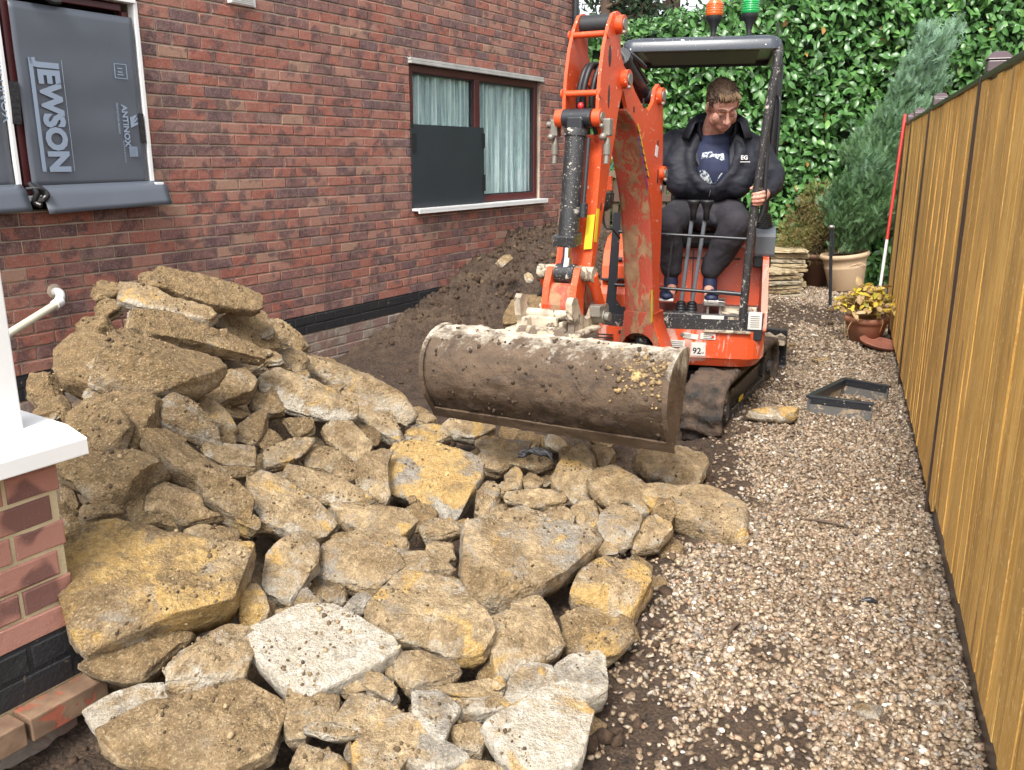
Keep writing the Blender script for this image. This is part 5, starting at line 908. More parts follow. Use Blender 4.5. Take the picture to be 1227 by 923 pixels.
# stickers on the front
def stick(s,z,w,h,mat='sticker',par=body,v=-.0035,name='sticker',rot=None):
    m=U();m.box((s,v,z),(w,.003,h),rot);return m.build(name,M[mat],par)
stick(-.015,.452,.105,.040);stick(-.015,.421,.10,.012,'ink')
stick(.048,.502,.045,.030,rot=roty(.15));stick(.088,.497,.045,.030,rot=roty(.1));stick(.165,.502,.085,.036);stick(.193,.500,.014,.014,'red',v=-.0055,name='warning_mark')
pl=stick(.115,.425,.080,.078,name='number_plate')
def utext(txt,size,s,v,z,mat,par,bold=.001,rx=0):
    o=textpart(txt,size,(0,0,0),(0,0,0),M[mat],par,bold=bold)
    Mx=Matrix(FU.tolist())@Matrix.Translation((s,v,z))@Matrix.Rotation(R(90)+rx,4,'X')
    Mx.translation=Mx.translation-Vector(RO.tolist());o.matrix_local=Mx;return o
utext('92',.050,.082,-.0055,.398,'ink',body,.0012);utext('18',.016,.131,-.0055,.398,'ink',body,.0003)
m=U()
for k in range(3): m.box((.048,-.0056,.494+k*.007),(.036,.001,.002));m.box((.165,-.0056,.490+k*.010),(.05,.001,.003));
for k in range(3): m.box((-.015,-.0056,.440+k*.011),(.085,.001,.003))
for k in range(6): m.box((.185,.0145,.548+k*.010),(.10,.001,.0025));m.box((.42,.0095,.565+k*.012),(.05,.001,.003))
m.build('sticker_print',M['ink'],body)
m=U();m.cyl((.02,-.006,.507),(.02,.01,.507),.011,n=14);m.cyl((.02,-.008,.507),(.02,.0,.507),.006,n=10);m.build('bolt',M['steel'],body)
# black console front above the skirt
con=box('black_mud','console_front',(.13,.035,.580),(.62,.03,.095),ex,.006)
stick(.185,.578,.125,.085,par=con,v=.017);stick(.30,.565,.06,.10,'pale_mud',con,.016)
m=U();m.box((.415,.03,.565),(.10,.03,.16),roty(.03));m.build('corner_guard',M['black'],con,.006);m=U();m.box((.42,.012,.60),(.075,.004,.10));m.build('sticker',M['sticker'],con)
m=U();m.box((.27,-.0,.533),(.26,.04,.012));m.build('step_edge',M['pale_mud'],con,.004)
box('black_mud','footwell',(.10,.26,.61),(.72,.42,.03),ex,.004)
m=U();m.box((.33,.08,.640),(.20,.10,.014),rotx(.3));m.build('floor_plate',M['pale_mud'],con,.004)
# seat base / orange engine bulkhead behind the legs
m=U();m.prism([(.40,.61),(.46,.97),(.98,.97),(1.05,.61)],-.30,.455,lambda p,q,w:(w,p,q));m.build('seat_base',M['orange'],ex,.012)
m=U();m.box((.05,.415,.80),(.006,.01,.30),rotx(-.16));m.box((.36,.415,.80),(.006,.01,.30),rotx(-.16));m.box((.08,.44,.90),(.50,.006,.008));m.build('panel_seam',M['ink'],ex)
# left hood, shiny rounded cover seen left of the boom
m=U();n=10
prof=[(.20,.545),(.16,.62),(.17,.70),(.235,.775),(.24,.80),(.25,.86),(.33,.95),(.48,1.01),(.75,1.03),(1.03,.98),(1.08,.545)]
m.prism(prof,-.485,-.30,lambda p,q,w:(w,p,q));m.build('engine_hood',M['orange_clean'],ex,.03)
m=U();m.box((-.39,.215,.785),(.185,.06,.010));m.build('hood_seam',M['ink'],ex)
m=U();m.box((-.395,.26,.90),(.06,.02,.018),rotx(-.7));m.build('hood_latch',M['ink'],ex)
m=U();m.prism([(.60,.60),(.60,1.0),(.95,1.08),(1.10,.95),(1.10,.60)],.30,.487,lambda p,q,w:(w,p,q));m.build('side_cover',M['orange'],ex,.03)
# grey side console with bellows and rear light at right
gc=MB(FU,RO);gc.prism([(.28,.93),(.26,1.07),(.33,1.10),(.62,1.11),(.70,1.03),(.66,.93)],.405,.515,lambda p,q,w:(w,p,q));gc=gc.build('side_console',M['greycover'],ex,.02)
m=U()
for k in range(7): m.lathe([(.052-.002*k,1.095+k*.012),(.060-.003*k,1.101+k*.012),(.050-.003*k,1.107+k*.012)],(.445,.36,0),20)
m.cyl((.445,.36,1.09),(.445,.36,1.18),.035);m.cyl((.445,.36,1.17),(.44,.345,1.27),.012);m.ell((.44,.342,1.285),(.022,.022,.04));m.build('joystick',M['rubber'],gc)
m=U();m.box((.505,.50,1.06),(.035,.03,.05));m.build('tail_light',M['red'],ex,.004);box('black','light_housing',(.512,.55,1.03),(.04,.07,.11),ex,.006);box('black','console_skirt',(.45,.45,.90),(.10,.3,.07),ex,.01)
# joystick at left
m=U();m.cyl((-.235,.30,1.05),(-.24,.28,1.25),.014);m.ell((-.24,.28,1.275),(.026,.03,.045));m.lathe([(.055,1.03),(.05,1.06),(.052,1.075),(.035,1.09),(.037,1.10),(.015,1.12)],(-.235,.30,0),16);m.build('joystick',M['rubber'],ex)
m=U();m.prism([(.26,.99),(.26,1.05),(.6,1.06),(.6,.99)],-.30,-.19,lambda p,q,w:(w,p,q));m.build('arm_console',M['greycover'],ex,.01)
# seat
st=MB(FU,RO);st.box((.10,.56,1.02),(.46,.44,.10));st=st.build('seat',M['rubber'],ex,.03)
m=U();m.box((.10,.80,1.25),(.44,.10,.46),rotx(-.15));m.build('seat_back',M['rubber'],ex,.03)
# canopy frame
def roof():
    m=U();z=2.085
    # shallow tray with dropped front and side lips, rounded corners
    sec=[(-.375,-.035,.055),(.455,-.035,.055)]
    V=[];x0,x1,v0,v1=-.375,.455,-.03,.93
    for (ins,zz) in ((0,2.048),(0,2.092),(.02,2.112),(.06,2.122)):
        ring=[]
        for cx,cy,a0 in ((x0+.06,v0+.06,180),(x1-.06,v0+.06,270),(x1-.06,v1-.06,0),(x0+.06,v1-.06,90)):
            for k in range(5):
                a=R(a0+k*22.5);r=.06-ins*.6;ring.append((cx+(r)*math.cos(a)*(1),cy+r*math.sin(a),zz+(.010*math.sin(0))))
        if ins: ring=[(p[0]*(1)+(.0),p[1],p[2]) for p in ring];c=((x0+x1)/2,(v0+v1)/2);ring=[(c[0]+(p[0]-c[0])*(1-ins*1.3),c[1]+(p[1]-c[1])*(1-ins*1.3),p[2]) for p in ring]
        V+=ring
    n=20;F=[(r*n+i,r*n+(i+1)%n,(r+1)*n+(i+1)%n,(r+1)*n+i) for r in range(3) for i in range(n)]
    m.add(V,F,True);m.add(V[3*n:],[tuple(range(n))]);
    und=[(a,b,2.07) for a,b,c in V[:n]];und2=[((x0+x1)/2+(a-(x0+x1)/2)*.93,(v0+v1)/2+(b-(v0+v1)/2)*.93,2.045) for a,b,c in V[:n]];und3=[(a,b,2.075) for a,b,c in und2]
    m.add(V[:n]+und2+und3,[(i,(i+1)%n,n+(i+1)%n,n+i) for i in range(n)]+[(n+i,n+(i+1)%n,2*n+(i+1)%n,2*n+i) for i in range(n)]);m.add(und3,[tuple(range(n))[::-1]])
    return m.build('canopy_roof',M['canopy'],ex)
rf=roof()
m=U();m.box((.04,.45,2.058),(.62,.7,.012));m.build('roof_lining',M['ink'],rf,.004)
def post(name,P,r,mat='black_mud',res=6,par=ex):
    m=U();m.tube(P,r,14,res=res);return m.build(name,M[mat],par)
post('front_post',[(.350,.03,.54),(.362,.03,.95),(.385,.03,1.35),(.415,.02,1.75),(.440,.01,1.98),(.440,.03,2.06),(.43,.10,2.09)],.024)
post('rear_post',[(.445,.60,1.02),(.468,.62,1.40),(.485,.63,1.85),(.482,.62,2.02),(.46,.55,2.08)],.025,'black')
post('grab_rail',[(.405,.05,1.15),(.425,.04,1.25),(.418,.03,1.60),(.405,.03,1.66),(.392,.03,1.60)],.013,'black')
post('grab_rail',[(.475,.60,1.45),(.50,.57,1.50),(.50,.57,1.80),(.478,.60,1.85)],.010,'black')
post('rear_post',[(-.38,.62,1.02),(-.385,.64,1.40),(-.375,.64,1.85),(-.37,.62,2.02),(-.35,.55,2.08)],.025,'black')
post('side_rail',[(-.35,.05,2.085),(-.362,.3,2.09),(-.362,.6,2.085)],.02,'black',3)
post('side_rail',[(.44,.05,2.085),(.455,.3,2.09),(.46,.6,2.085)],.02,'black',3)
# left guard frame (black plate post with foot plate)
m=U();m.prism([(-.445,.552),(-.275,.552),(-.275,.64),(-.345,.645),(-.375,.685),(-.362,1.19),(-.405,1.19),(-.428,.75)],.06,.075,lambda p,q,w:(p,w,q));m.build('guard_frame',M['black'],ex,.004)
m=U();m.box((-.36,.055,.556),(.19,.03,.016));m.build('guard_foot',M['steel'],ex,.003)
# guard bars across the front of the operator
m=U();m.cyl((-.37,.05,1.082),(.355,.04,1.055),.0095);m.build('guard_bar',M['black'],ex)
m=U();m.cyl((-.385,.05,.775),(.345,.04,.745),.0095);m.cyl((.20,.04,.753),(.345,.036,.745),.013);m.build('guard_bar',M['black'],ex)
m=U();m.cyl((-.085,.06,.76),(-.062,.07,1.06),.006);m.build('guard_rod',M['black'],ex)
# travel levers with wide tops and bellows
for s0,s1 in ((.0,.045),(.062,.118)):
    lv=U();lv.cyl((s0,.16,.66),(s1-.006,.12,1.17),.0115);lv=lv.build('travel_lever',M['greycover'],ex)
    m=U();m.lathe([(.0,1.262),(.038,1.262),(.040,1.252),(.030,1.236),(.018,1.20),(.017,1.15),(.0,1.15)],(s1,.115,0),16);m.build('lever_grip',M['rubber'],lv)
    m=U()
    for k in range(4): m.lathe([(.034-.003*k,.615+k*.016),(.038-.003*k,.622+k*.016),(.030-.003*k,.630+k*.016)],(s0,.13,0),16)
    m.cyl((s0,.13,.61),(s0,.13,.68),.022,.014);m.build('bellows',M['rubber'],lv)
for s in (-.20,.19):
    m=U();m.box((s,.07,.690),(.115,.10,.012),rotx(.25));m.box((s-.035,.05,.645),(.016,.016,.08));m.box((s+.035,.05,.645),(.016,.016,.08));m.build('foot_pedal',M['steel'],ex,.003)
    m=U();m.tube([(s-.055,.02,.675),(s-.055,.015,.70),(s+.055,.015,.70),(s+.055,.02,.675)],.005,8,res=3);m.build('pedal_rail',M['steel'],ex)
m=U();m.cyl((-.115,.06,.61),(-.115,.05,.655),.012);m.build('red_knob',M['red'],ex)
m=U();m.tube([(-.17,.08,.62),(-.12,.07,.70),(-.06,.08,.74)],.006,8,res=5);m.build('cable',M['rubber'],ex)
# swing lock cylinder left of the levers
m=U();m.cyl((-.21,.0,.645),(-.11,.0,.63),.035);m.build('console_tube',M['black'],ex)
# beacons
for s,v,c,nm,zt in ((.098,.34,'amber','beacon',2.135),(.292,.30,'green','beacon',2.135)):
    b=U();b.cyl((s,v,zt-.02),(s,v,zt+.012),.022);b.cyl((s,v,zt+.01),(s,v,zt+.055),.014);b.lathe([(.016,zt+.05),(.020,zt+.075),(.040,zt+.105),(.046,zt+.115),(.046,zt+.13)],(s,v,0),24);b=b.build('beacon_base',M['rubber'],ex)
    m=U();m.lathe([(.046,zt+.13),(.049,zt+.133),(.047,zt+.17),(.041,zt+.20),(.025,zt+.225),(.0,zt+.232)],(s,v,0),28);m.build('beacon_lens',M[c],b)
    m=U()
    for k in range(5): m.lathe([(.0485,zt+.140+k*.012),(.050,zt+.143+k*.012),(.048,zt+.146+k*.012)],(s,v,0),28)
    m.build('lens_ring',M[c],b)
m=U();m.cyl((-.362,.06,2.12),(-.365,.06,2.165),.005);m.cyl((.43,.06,2.12),(.435,.06,2.185),.006);m.build('roof_bolt',M['ink'],rf)
# ================= BOOM (frame: o right, d forward, z)
yz=lambda o:(lambda p,q,w:(w,p,q))
front=[(.60,1.79),(.55,1.72),(.40,1.645),(.315,1.53),(.245,1.42),(.18,1.29),(.135,1.15),(.10,1.0),(.065,.85),(.04,.70),(.025,.62),(.0,.55),(-.03,.50)]
rear=[(-.11,.50),(-.075,.60),(-.045,.70),(-.03,.85),(-.03,1.0),(-.025,1.2),(-.01,1.4),(.01,1.6),(.03,1.74),(.045,1.83),(.11,1.86),(.16,1.83),(.18,1.77),(.24,1.725),(.33,1.735),(.45,1.80),(.55,1.88),(.62,1.91),(.66,1.87),(.66,1.82)]
for o0,o1,nm in ((.064,.082,'boom_plate'),(-.082,-.064,'boom_plate')):
    m=Bm();m.prism(front+rear,o0,o1,lambda p,q,w:(w,p,q));bp_=m.build(nm,M['orange'],ex,.003)
# scraped muddy front face of the boom, following the front profile
fp=np.array(front[1:]);fs=spline(np.c_[fp,fp[:,0]*0],4)[:,:2]
m=Bm();V=[];nO=9
for i,(d_,z_) in enumerate(fs):
    for j in range(nO): 
        o=-.0815+.163*j/(nO-1);V.append((o,d_+.003,z_))
F=[(i*nO+j,i*nO+j+1,(i+1)*nO+j+1,(i+1)*nO+j) for i in range(len(fs)-1) for j in range(nO-1)]
m.add(V,F,True);o=m.build('boom_face',M['orange_mud'],ex);md=o.modifiers.new('thick','SOLIDIFY');md.thickness=.012;md.offset=-1
m=Bm();rr_=spline(np.c_[np.array(rear[:9]),np.zeros(9)],3)[:,:2];V=[(o,d_,z_) for d_,z_ in rr_ for o in(-.063,.063)];m.add(V,[(2*i,2*i+1,2*i+3,2*i+2) for i in range(len(rr_)-1)],True);m.build('boom_back',M['orange'],ex)
# fork: legs flare outwards at the base, arch between them
for sg in(-1,1):
    m=Bm();P=[(.0825,.66,.02),(.086,.60,.010),(.110,.53,.0),(.130,.47,-.01),(.140,.42,-.015),(.137,.36,-.015)]
    V=[];
    for o,z_,d_ in P: V+=[(sg*o,d_+.03,z_),(sg*(o-.026),d_+.035,z_),(sg*(o-.026),d_-.13,z_),(sg*o,d_-.14,z_)]
    F=[(k*4+i,k*4+(i+1)%4,(k+1)*4+(i+1)%4,(k+1)*4+i) for k in range(len(P)-1) for i in range(4)]+[(0,1,2,3),(20,23,22,21)];m.add(V,F,True);m.build('boom_fork',M['orange'],ex,.003)
m=Bm();arc=[]
for k in range(13):
    a=R(180-15*k);arc.append((.098*math.cos(a),.455+.095*math.sin(a)))
outer=[(.128,.47),(.106,.53),(.085,.60),(.080,.67),(-.080,.67),(-.085,.60),(-.106,.53),(-.128,.47)]
m.prism(arc+outer,.035,.055,lambda p,q,w:(p,w+max(0,(q-.5))*.12,q));m.build('fork_web',M['orange_mud'],ex,.004)
m=Bm();m.cyl((-.145,-.04,.40),(.15,-.04,.40),.03);m.build('fork_pin',M['steel'],ex)
m=Bm();m.box((0,-.05,.36),(.18,.12,.24));m.cyl((0,-.03,.26),(0,-.03,.52),.05);m.box((0,.02,.40),(.03,.03,.10));m.build('swing_bracket',M['black_mud'],ex,.01)
m=Bm();m.cyl((-.035,.03,.40),(.035,.03,.40),.02);m.build('swing_pin',M['fitting'],ex)
# bosses
def boss(o0,o1,d_,z_,r,mat='orange',pin=True,name='boss'):
    m=Bm();m.cyl((o0,d_,z_),(o1,d_,z_),r,n=20);b=m.build(name,M[mat],ex,.004)
    if pin: m=Bm();m.cyl((o1-.002,d_,z_),(o1+.006,d_,z_),r*.62,n=16);m.ell((o1+.006,d_+r*.5,z_-r*.9),(.01,.01,.01));m.build('pin',M['fitting'],b)
    return b
boss(.088,.118,.625,1.845,.042);boss(-.118,-.088,.625,1.845,.042);boss(.06,.106,.10,1.80,.042);boss(-.106,-.06,.10,1.80,.042);boss(.06,.106,.015,1.415,.036);boss(.04,.09,.0,1.335,.022,'fitting',False,'grease_bolt')
boss(.13,.155,-.035,.44,.03)
# decals on the right plate: yellow and violet stripes, small emblem
def rplate(P,w,mat,name='decal',o=.0835):
    m=Bm();P=np.array(P,float);d=unit(P[1]-P[0]);q=np.array([-d[1],d[0]])*w/2
    m.prism([tuple(P[0]-q),tuple(P[1]-q),tuple(P[1]+q),tuple(P[0]+q)],o,o+.001,lambda p,q_,w_:(w_,p,q_));return m.build(name,M[mat],bp_)
bp_=[o for o in bpy.data.objects if o.name.startswith('boom_plate')][0]
rplate([(.405,1.655),(.215,1.40)],.010,'sticker_y');rplate([(.395,1.60),(.225,1.345)],.007,'violet')
for k in range(7):
    t=k/6;c=(.385-.155*t,1.615-.215*t);rplate([(c[0]-.02,c[1]-.004),(c[0]+.022,c[1]+.008)],.007,'ink')
rplate([(.10,1.555),(.115,1.50)],.04,'white_paint');rplate([(.092,.80),(.075,.62)],.025,'sticker_y')
for c in ((.09,1.42),(.08,1.40)):
    pass
for d_,z_,h in ((.09,1.56,.07),(.07,1.40,.10),(.33,1.76,.05),(.46,1.72,.04)):
    m=Bm();m.box((.082,d_,z_),(.003,.018,h*.7));m.build('plate_slot',M['ink'],bp_,.001)
# arm cylinder on top of boom
m=Bm();m.cyl((0,.12,1.82),(0,.42,1.955),.038);m.cyl((0,.40,1.946),(0,.44,1.965),.046);m.build('arm_cylinder',M['black'],ex)
m=Bm();m.cyl((0,.43,1.96),(0,.66,2.045),.018);m.build('arm_cylinder_rod',M['chrome'],ex)
m=Bm();m.cyl((.03,.14,1.865),(.03,.40,1.985),.008);m.tube([(.02,.40,1.99),(.045,.30,1.95),(.05,.24,1.93)],.012,8,res=4);m.build('cylinder_pipe',M['black'],ex)
m=Bm();m.cyl((-.05,.10,1.80),(.05,.10,1.80),.034);m.build('cylinder_eye',M['black'],ex)
# ================= DIPPER ARM
dR=[(.72,2.125),(.77,2.11),(.82,2.05),(.865,1.96),(.895,1.85),(.91,1.75),(.912,1.68),(.89,1.62),(.86,1.58),(.885,1.40),(.93,1.15),(.965,1.0),(.96,.955)]
dB=[(.935,.955),(.915,1.02),(.825,1.27),(.76,1.46),(.71,1.60),(.68,1.70),(.64,1.78),(.605,1.85),(.63,1.91),(.67,1.96),(.675,2.03),(.665,2.09),(.68,2.12)]
for o0,o1,top in ((.073,.088,1),(-.088,-.073,0)):
    m=Bm();m.prism(dR+dB,o0,o1,lambda p,q,w:(w,p,q));dpl=m.build('dipper_plate',M['orange'],ex,.003)
    if top: dplR=dpl
m=Bm();V=[(o,d_,z_) for d_,z_ in [(.855,1.56),(.885,1.40),(.93,1.15),(.962,1.0)] for o in(-.073,.073)];m.add(V,[(2*i,2*i+1,2*i+3,2*i+2) for i in range(3)]);V=[(o,d_,z_) for d_,z_ in [(.715,1.60),(.765,1.46),(.83,1.27),(.915,1.02),(.935,.96)] for o in(-.073,.073)];m.add(V,[(2*i,2*i+1,2*i+3,2*i+2) for i in range(4)]);m.build('dipper_web',M['orange'],ex)
for z_,d_ in ((2.02,.83),(1.77,.90)): 
    m=Bm();m.cyl((-.073,d_,z_),(.073,d_,z_),.0135);m.build('cross_tube',M['orange'],ex);
    for sg in(-1,1):
        m=Bm();m.cyl((sg*.088,d_,z_),(sg*.095,d_,z_),.02);m.build('tube_end',M['orange'],ex,.002)
m=Bm();m.cyl((-.072,.735,2.07),(.072,.735,2.07),.045,n=24);m.build('top_bush',M['rubber'],ex,.006)
boss(.088,.122,.72,2.068,.040);m=Bm();m.cyl((-.10,.72,2.068),(-.088,.72,2.068),.04);m.build('boss',M['orange'],ex,.003)
boss(-.115,-.088,.66,1.80,.028);m=Bm();m.ell((.089,.80,1.93),(.002,.016,.045));m.build('emblem',M['ink'],dplR)
for d_,z_,h,w in ((.80,1.76,.10,.020),(.80,1.50,.05,.014),(.86,1.28,.035,.012)):
    m=Bm();m.prism([(d_+w/2*math.cos(a),z_+h/2*math.sin(a)) for a in np.linspace(0,2*math.pi,13)[:-1]],.0882,.0895,lambda p,q,w_:(w_,p,q));m.build('plate_slot',M['ink'],dplR)
# bucket cylinder in front of the dipper
boss(.070,.108,.92,1.665,.038);boss(-.108,-.070,.92,1.665,.038)
m=Bm();m.cyl((-.068,.93,1.665),(.068,.93,1.665),.040);m.box((0,.945,1.63),(.075,.07,.08));m.build('cylinder_head',M['black'],ex,.008)
m=Bm();m.cyl((0,.955,1.60),(0,1.02,1.125),.046,n=24);m.cyl((0,.953,1.615),(0,.958,1.585),.052,n=24);m.build('bucket_cylinder',M['black_mud'],ex,.003)
m=Bm();m.prism([(.985,1.175),(1.07,1.16),(1.065,1.11),(.985,1.125)],-.052,.052,lambda p,q,w:(w,p,q));m.build('cylinder_foot',M['black_mud'],ex,.006)
m=Bm();m.cyl((0,1.02,1.13),(0,1.035,1.02),.020);m.cyl((0,1.022,1.06),(0,1.036,1.0),.026,.030);m.build('cylinder_rod',M['chrome'],ex)
m=Bm();m.cyl((.062,.955,1.58),(.062,1.0,1.27),.009);m.cyl((.062,.995,1.30),(.062,1.0,1.24),.018);m.build('cylinder_pipe',M['black'],ex)
m=Bm();m.ell((.01,.93,1.715),(.014,.014,.016));m.build('grease_cap',M['red'],ex)
# pale hydraulic couplings either side
for o in (.128,-.124):
    m=Bm();m.box((o,.90,1.625),(.036,.045,.075));m.cyl((o,.90,1.58),(o,.905,1.55),.013);m.cyl((o,.905,1.555),(o,.905,1.51),.017);m.cyl((o,.905,1.51),(o,.91,1.47),.012);m.ell((o-.012,.925,1.585),(.017,.016,.016));m.cyl((o-.04,.9,1.64),(o,.9,1.64),.014);m.build('hydraulic_coupling',M['fitting'],ex,.006)
# hoses looping between plates
for k,(oo,dd) in enumerate(((-.03,0),(.0,.02),(.025,-.02))):
    m=Bm();m.tube([(oo,.80+dd,1.60),(oo-.01,.84+dd,1.74),(oo,.82+dd,1.85),(oo+.01,.76+dd,1.90),(oo+.02,.64+dd,1.86),(oo+.02,.50,1.70)],.013,10,res=6);m.build('hydraulic_hose',M['rubber'],ex)
# yellow caution sticker on the dipper edge
m=Bm();m.add([(.050,.925,1.245),(.0875,.925,1.25),(.0875,.957,1.10),(.050,.957,1.095)],[(0,1,2,3)]);o=m.build('caution_sticker',M['sticker_y'],ex);md=o.modifiers.new('t','SOLIDIFY');md.thickness=.002;md.offset=0
m=Bm();m.box((.0890,.905,1.20),(.001,.03,.15),rotx(.16));m.build('caution_sticker',M['sticker_y'],dplR)
# work lamp bracket on the left of the boom
m=Bm();m.box((-.140,.33,1.365),(.14,.02,.075),roty(-.06));m.build('lamp_bracket',M['orange'],ex,.004)
m=Bm()
V=[];n=16
for r,zz in ((1,1.27),(1,1.255),(.96,1.225),(.80,1.195),(.5,1.178),(0.02,1.172)):
    for k in range(n):
        a=2*math.pi*k/n;V.append((-.135+.075*r*math.cos(a),.33+.055*r*math.sin(a),zz+.050))
m.add(V,[(i*n+j,i*n+(j+1)%n,(i+1)*n+(j+1)%n,(i+1)*n+j) for i in range(5) for j in range(n)],True);m.add(V[:n],[tuple(range(n))]);m.build('work_lamp',M['black_mud'],ex)
m=Bm();m.tube([(-.14,.27,1.20),(-.12,.28,1.14),(-.09,.26,1.13),(-.07,.2,1.08)],.005,6,res=5);m.build('lamp_cable',M['rubber'],ex)
# ================= LINKS and QUICK HITCH
m=Bm();m.cyl((-.135,1.03,.995),(-.045,1.03,.995),.034);m.cyl((.045,1.03,.995),(.135,1.03,.995),.034);m.build('link_pin',M['pale_mud'],ex,.004)
m=Bm();m.cyl((-.045,1.03,.992),(.045,1.03,.992),.044);m.build('rod_eye',M['black_mud'],ex,.004)
m=Bm()
for sg in(-1,1):
    m.prism([(1.00,1.03),(1.065,1.02),(1.10,.95),(1.12,.86),(1.10,.79),(1.05,.77),(1.02,.80),(1.02,.90),(.99,.97)],sg*.052,sg*.082,lambda p,q,w:(w,p,q))
m.build('tipping_link',M['orange'],ex,.006)
m=Bm();m.prism([(1.045,.955),(1.078,.945),(1.115,.86),(1.112,.79),(1.06,.755),(1.03,.79)],-.053,.053,lambda p,q,w:(w,p,q));m.build('link_web',M['orange_mud'],ex,.012)
for sg in(-1,1):
    m=Bm();m.tube([(sg*.118,1.02,.99),(sg*.122,.985,.93),(sg*.12,.94,.87),(sg*.115,.90,.82)],[.028,.024,.024,.030],10,res=5);m.build('side_link',M['orange'],ex)
m=Bm();m.cyl((-.13,.90,.82),(.145,.90,.82),.030);m.build('dipper_pin',M['fitting'],ex,.004)
m=Bm();m.prism([(.955,.99),(.84,.99),(.83,.86),(.86,.79),(.93,.79),(.97,.86)],-.068,.068,lambda p,q,w:(w,p,q));m.build('dipper_nose',M['orange_mud'],ex,.01)
# hitch cheek plates, pale with mud
hp=[(.90,.76),(.93,.85),(.965,.835),(1.0,.80),(1.06,.80),(1.12,.83),(1.165,.905),(1.20,.915),(1.225,.89),(1.215,.82),(1.19,.79),(1.20,.755),(1.18,.735),(.93,.72)]
for o0,o1 in ((-.165,-.135),(.085,.115)):
    m=Bm();m.prism(hp,o0,o1,lambda p,q,w:(w,p,q));m.build('hitch_cheek',M['pale_mud'],ex,.008)
m=Bm();m.box((-.025,1.11,.752),(.36,.26,.020));m.box((-.03,1.225,.765),(.24,.03,.03));m.box((-.05,1.13,.79),(.15,.10,.05));m.cyl((-.135,1.14,.82),(.085,1.14,.82),.024);m.box((-.115,1.2,.79),(.03,.05,.05));m.box((.065,1.20,.785),(.03,.05,.04));m.build('hitch_base',M['pale_mud'],ex,.008)
m=Bm();m.cyl((.115,.97,.80),(.17,.97,.80),.035,n=6);m.cyl((.17,.97,.80),(.19,.97,.80),.022);m.box((.14,1.0,.83),(.05,.06,.05));m.build('hitch_bolt',M['fitting'],ex,.004)
# ================= BUCKET
bs=[(1.17,.715),(1.20,.738),(1.245,.748),(1.31,.742),(1.375,.718),(1.425,.675),(1.45,.615),(1.452,.55),(1.435,.485),(1.40,.43),(1.37,.39),(1.352,.368)]
q=spline(np.c_[np.array(bs),np.zeros(len(bs))],4)[:,:2];nb=len(q);O0,O1=-.50,.612;nO=90
V=[];wear=[];cl_=[]
no=np.gradient(q,axis=0);no=np.c_[-no[:,1],no[:,0]];no/=np.linalg.norm(no,axis=1,keepdims=True);no*=np.sign(((q-[1.2,.5])*no).sum(1))[:,None]
for j in range(nO+1):
    o=O0+(O1-O0)*j/nO
    P3=np.c_[q,np.full(nb,o)]; dd=.005*fbm(P3*9,4,70)+.010*np.maximum(0,fbm(P3*14,4,71)-.12)*4*.8
    Q=q+no*dd[:,None];V.append(np.c_[np.full(nb,o),Q[:,0],Q[:,1]+.0*o]);cl_.append(-.12+.30*np.exp(-((o-.50)/.07)**2-((np.arange(nb)-20)/4.5)**2)*1.+.06*(o>0)+0*np.arange(nb));wear.append(np.clip((28-np.arange(nb))/20.,0,1)*.78)
V=np.concatenate(V);F=np.array([(j*nb+i,j*nb+i+1,(j+1)*nb+i+1,(j+1)*nb+i) for j in range(nO) for i in range(nb-1)])
V=V@FB[:3,:3].T+FB[:3,3]-RO
bk=mk('bucket',V,F,M['bucket'],ex,True,attr={'wear':np.concatenate(wear),'clay':np.concatenate(cl_),'damp':np.tile(np.clip((np.arange(nb)-20)/18.,0,1)*.75,nO+1)});md=bk.modifiers.new('thick','SOLIDIFY');md.thickness=.014;md.offset=-1  # last attribute: underside shade from overhead light painted in with damp soil
qq=q+no*.010
side=[tuple(p) for p in qq[4:]]+[(1.335,.36),(1.262,.50),(1.225,.62),(1.19,.70)]
for o0,o1 in ((O1-.002,O1+.020),(O0-.020,O0+.002)):
    m=Bm();m.prism(side,o0,o1,lambda p,q_,w:(w,p,q_));v=m.verts();bo=mk('bucket_side',v,m.f,M['bucket'],ex,False,.003,attr={'wear':np.clip((v[:,2]+RO[2]-.50)*2.6,0,.62)})
m=Bm();m.prism([(1.372,.392),(1.378,.386),(1.345,.335),(1.333,.340)],O0-.02,O1+.022,lambda p,q_,w:(w,p,q_));v=m.verts();mk('cutting_edge',v,m.f,M['bucket'],ex,False,.003,attr={'wear':np.full(len(v),.15)})
# ochre clay stuck to the right end of the bucket and dark soil smears
rs=np.random.RandomState(9);n=150
oo=np.r_[rs.normal(.49,.06,n),rs.normal(.58,.015,60),rs.uniform(-.48,.6,160)];ii=np.r_[np.clip(rs.normal(20,3.5,n),3,nb-3),np.clip(rs.normal(22,4,60),0,nb-3),rs.uniform(8,nb-4,160)]
qi=np.c_[np.interp(ii,np.arange(nb),q[:,0]),np.interp(ii,np.arange(nb),q[:,1])];ni=np.c_[np.interp(ii,np.arange(nb),no[:,0]),np.interp(ii,np.arange(nb),no[:,1])]
s=rs.uniform(.002,.009,len(oo))*rs.choice([.6,1,1.6],len(oo));Pq=np.c_[np.clip(oo,O0,O1),qi+ni*.001];Pw=Pq@FB[:3,:3].T+FB[:3,3]-RO
V,F,t=scatter(IC1,Pw,np.c_[s,s,s*.7],rs,1,.2,3);t=np.where(np.repeat(np.arange(len(oo)),len(IC1[0]))<n+60,.55+.45*t,t*.2)
n_=N('stuck_clay');n_.p(Base_Color=n_.ramp(n_.attr('tint'),[(0,(.05,.032,.02)),(.3,(.08,.052,.03)),(.5,(.12,.08,.045)),(.8,(.24,.165,.08)),(1,(.42,.30,.14))]),Roughness=.95).bump(n_.noise(120,4),.6,.004)
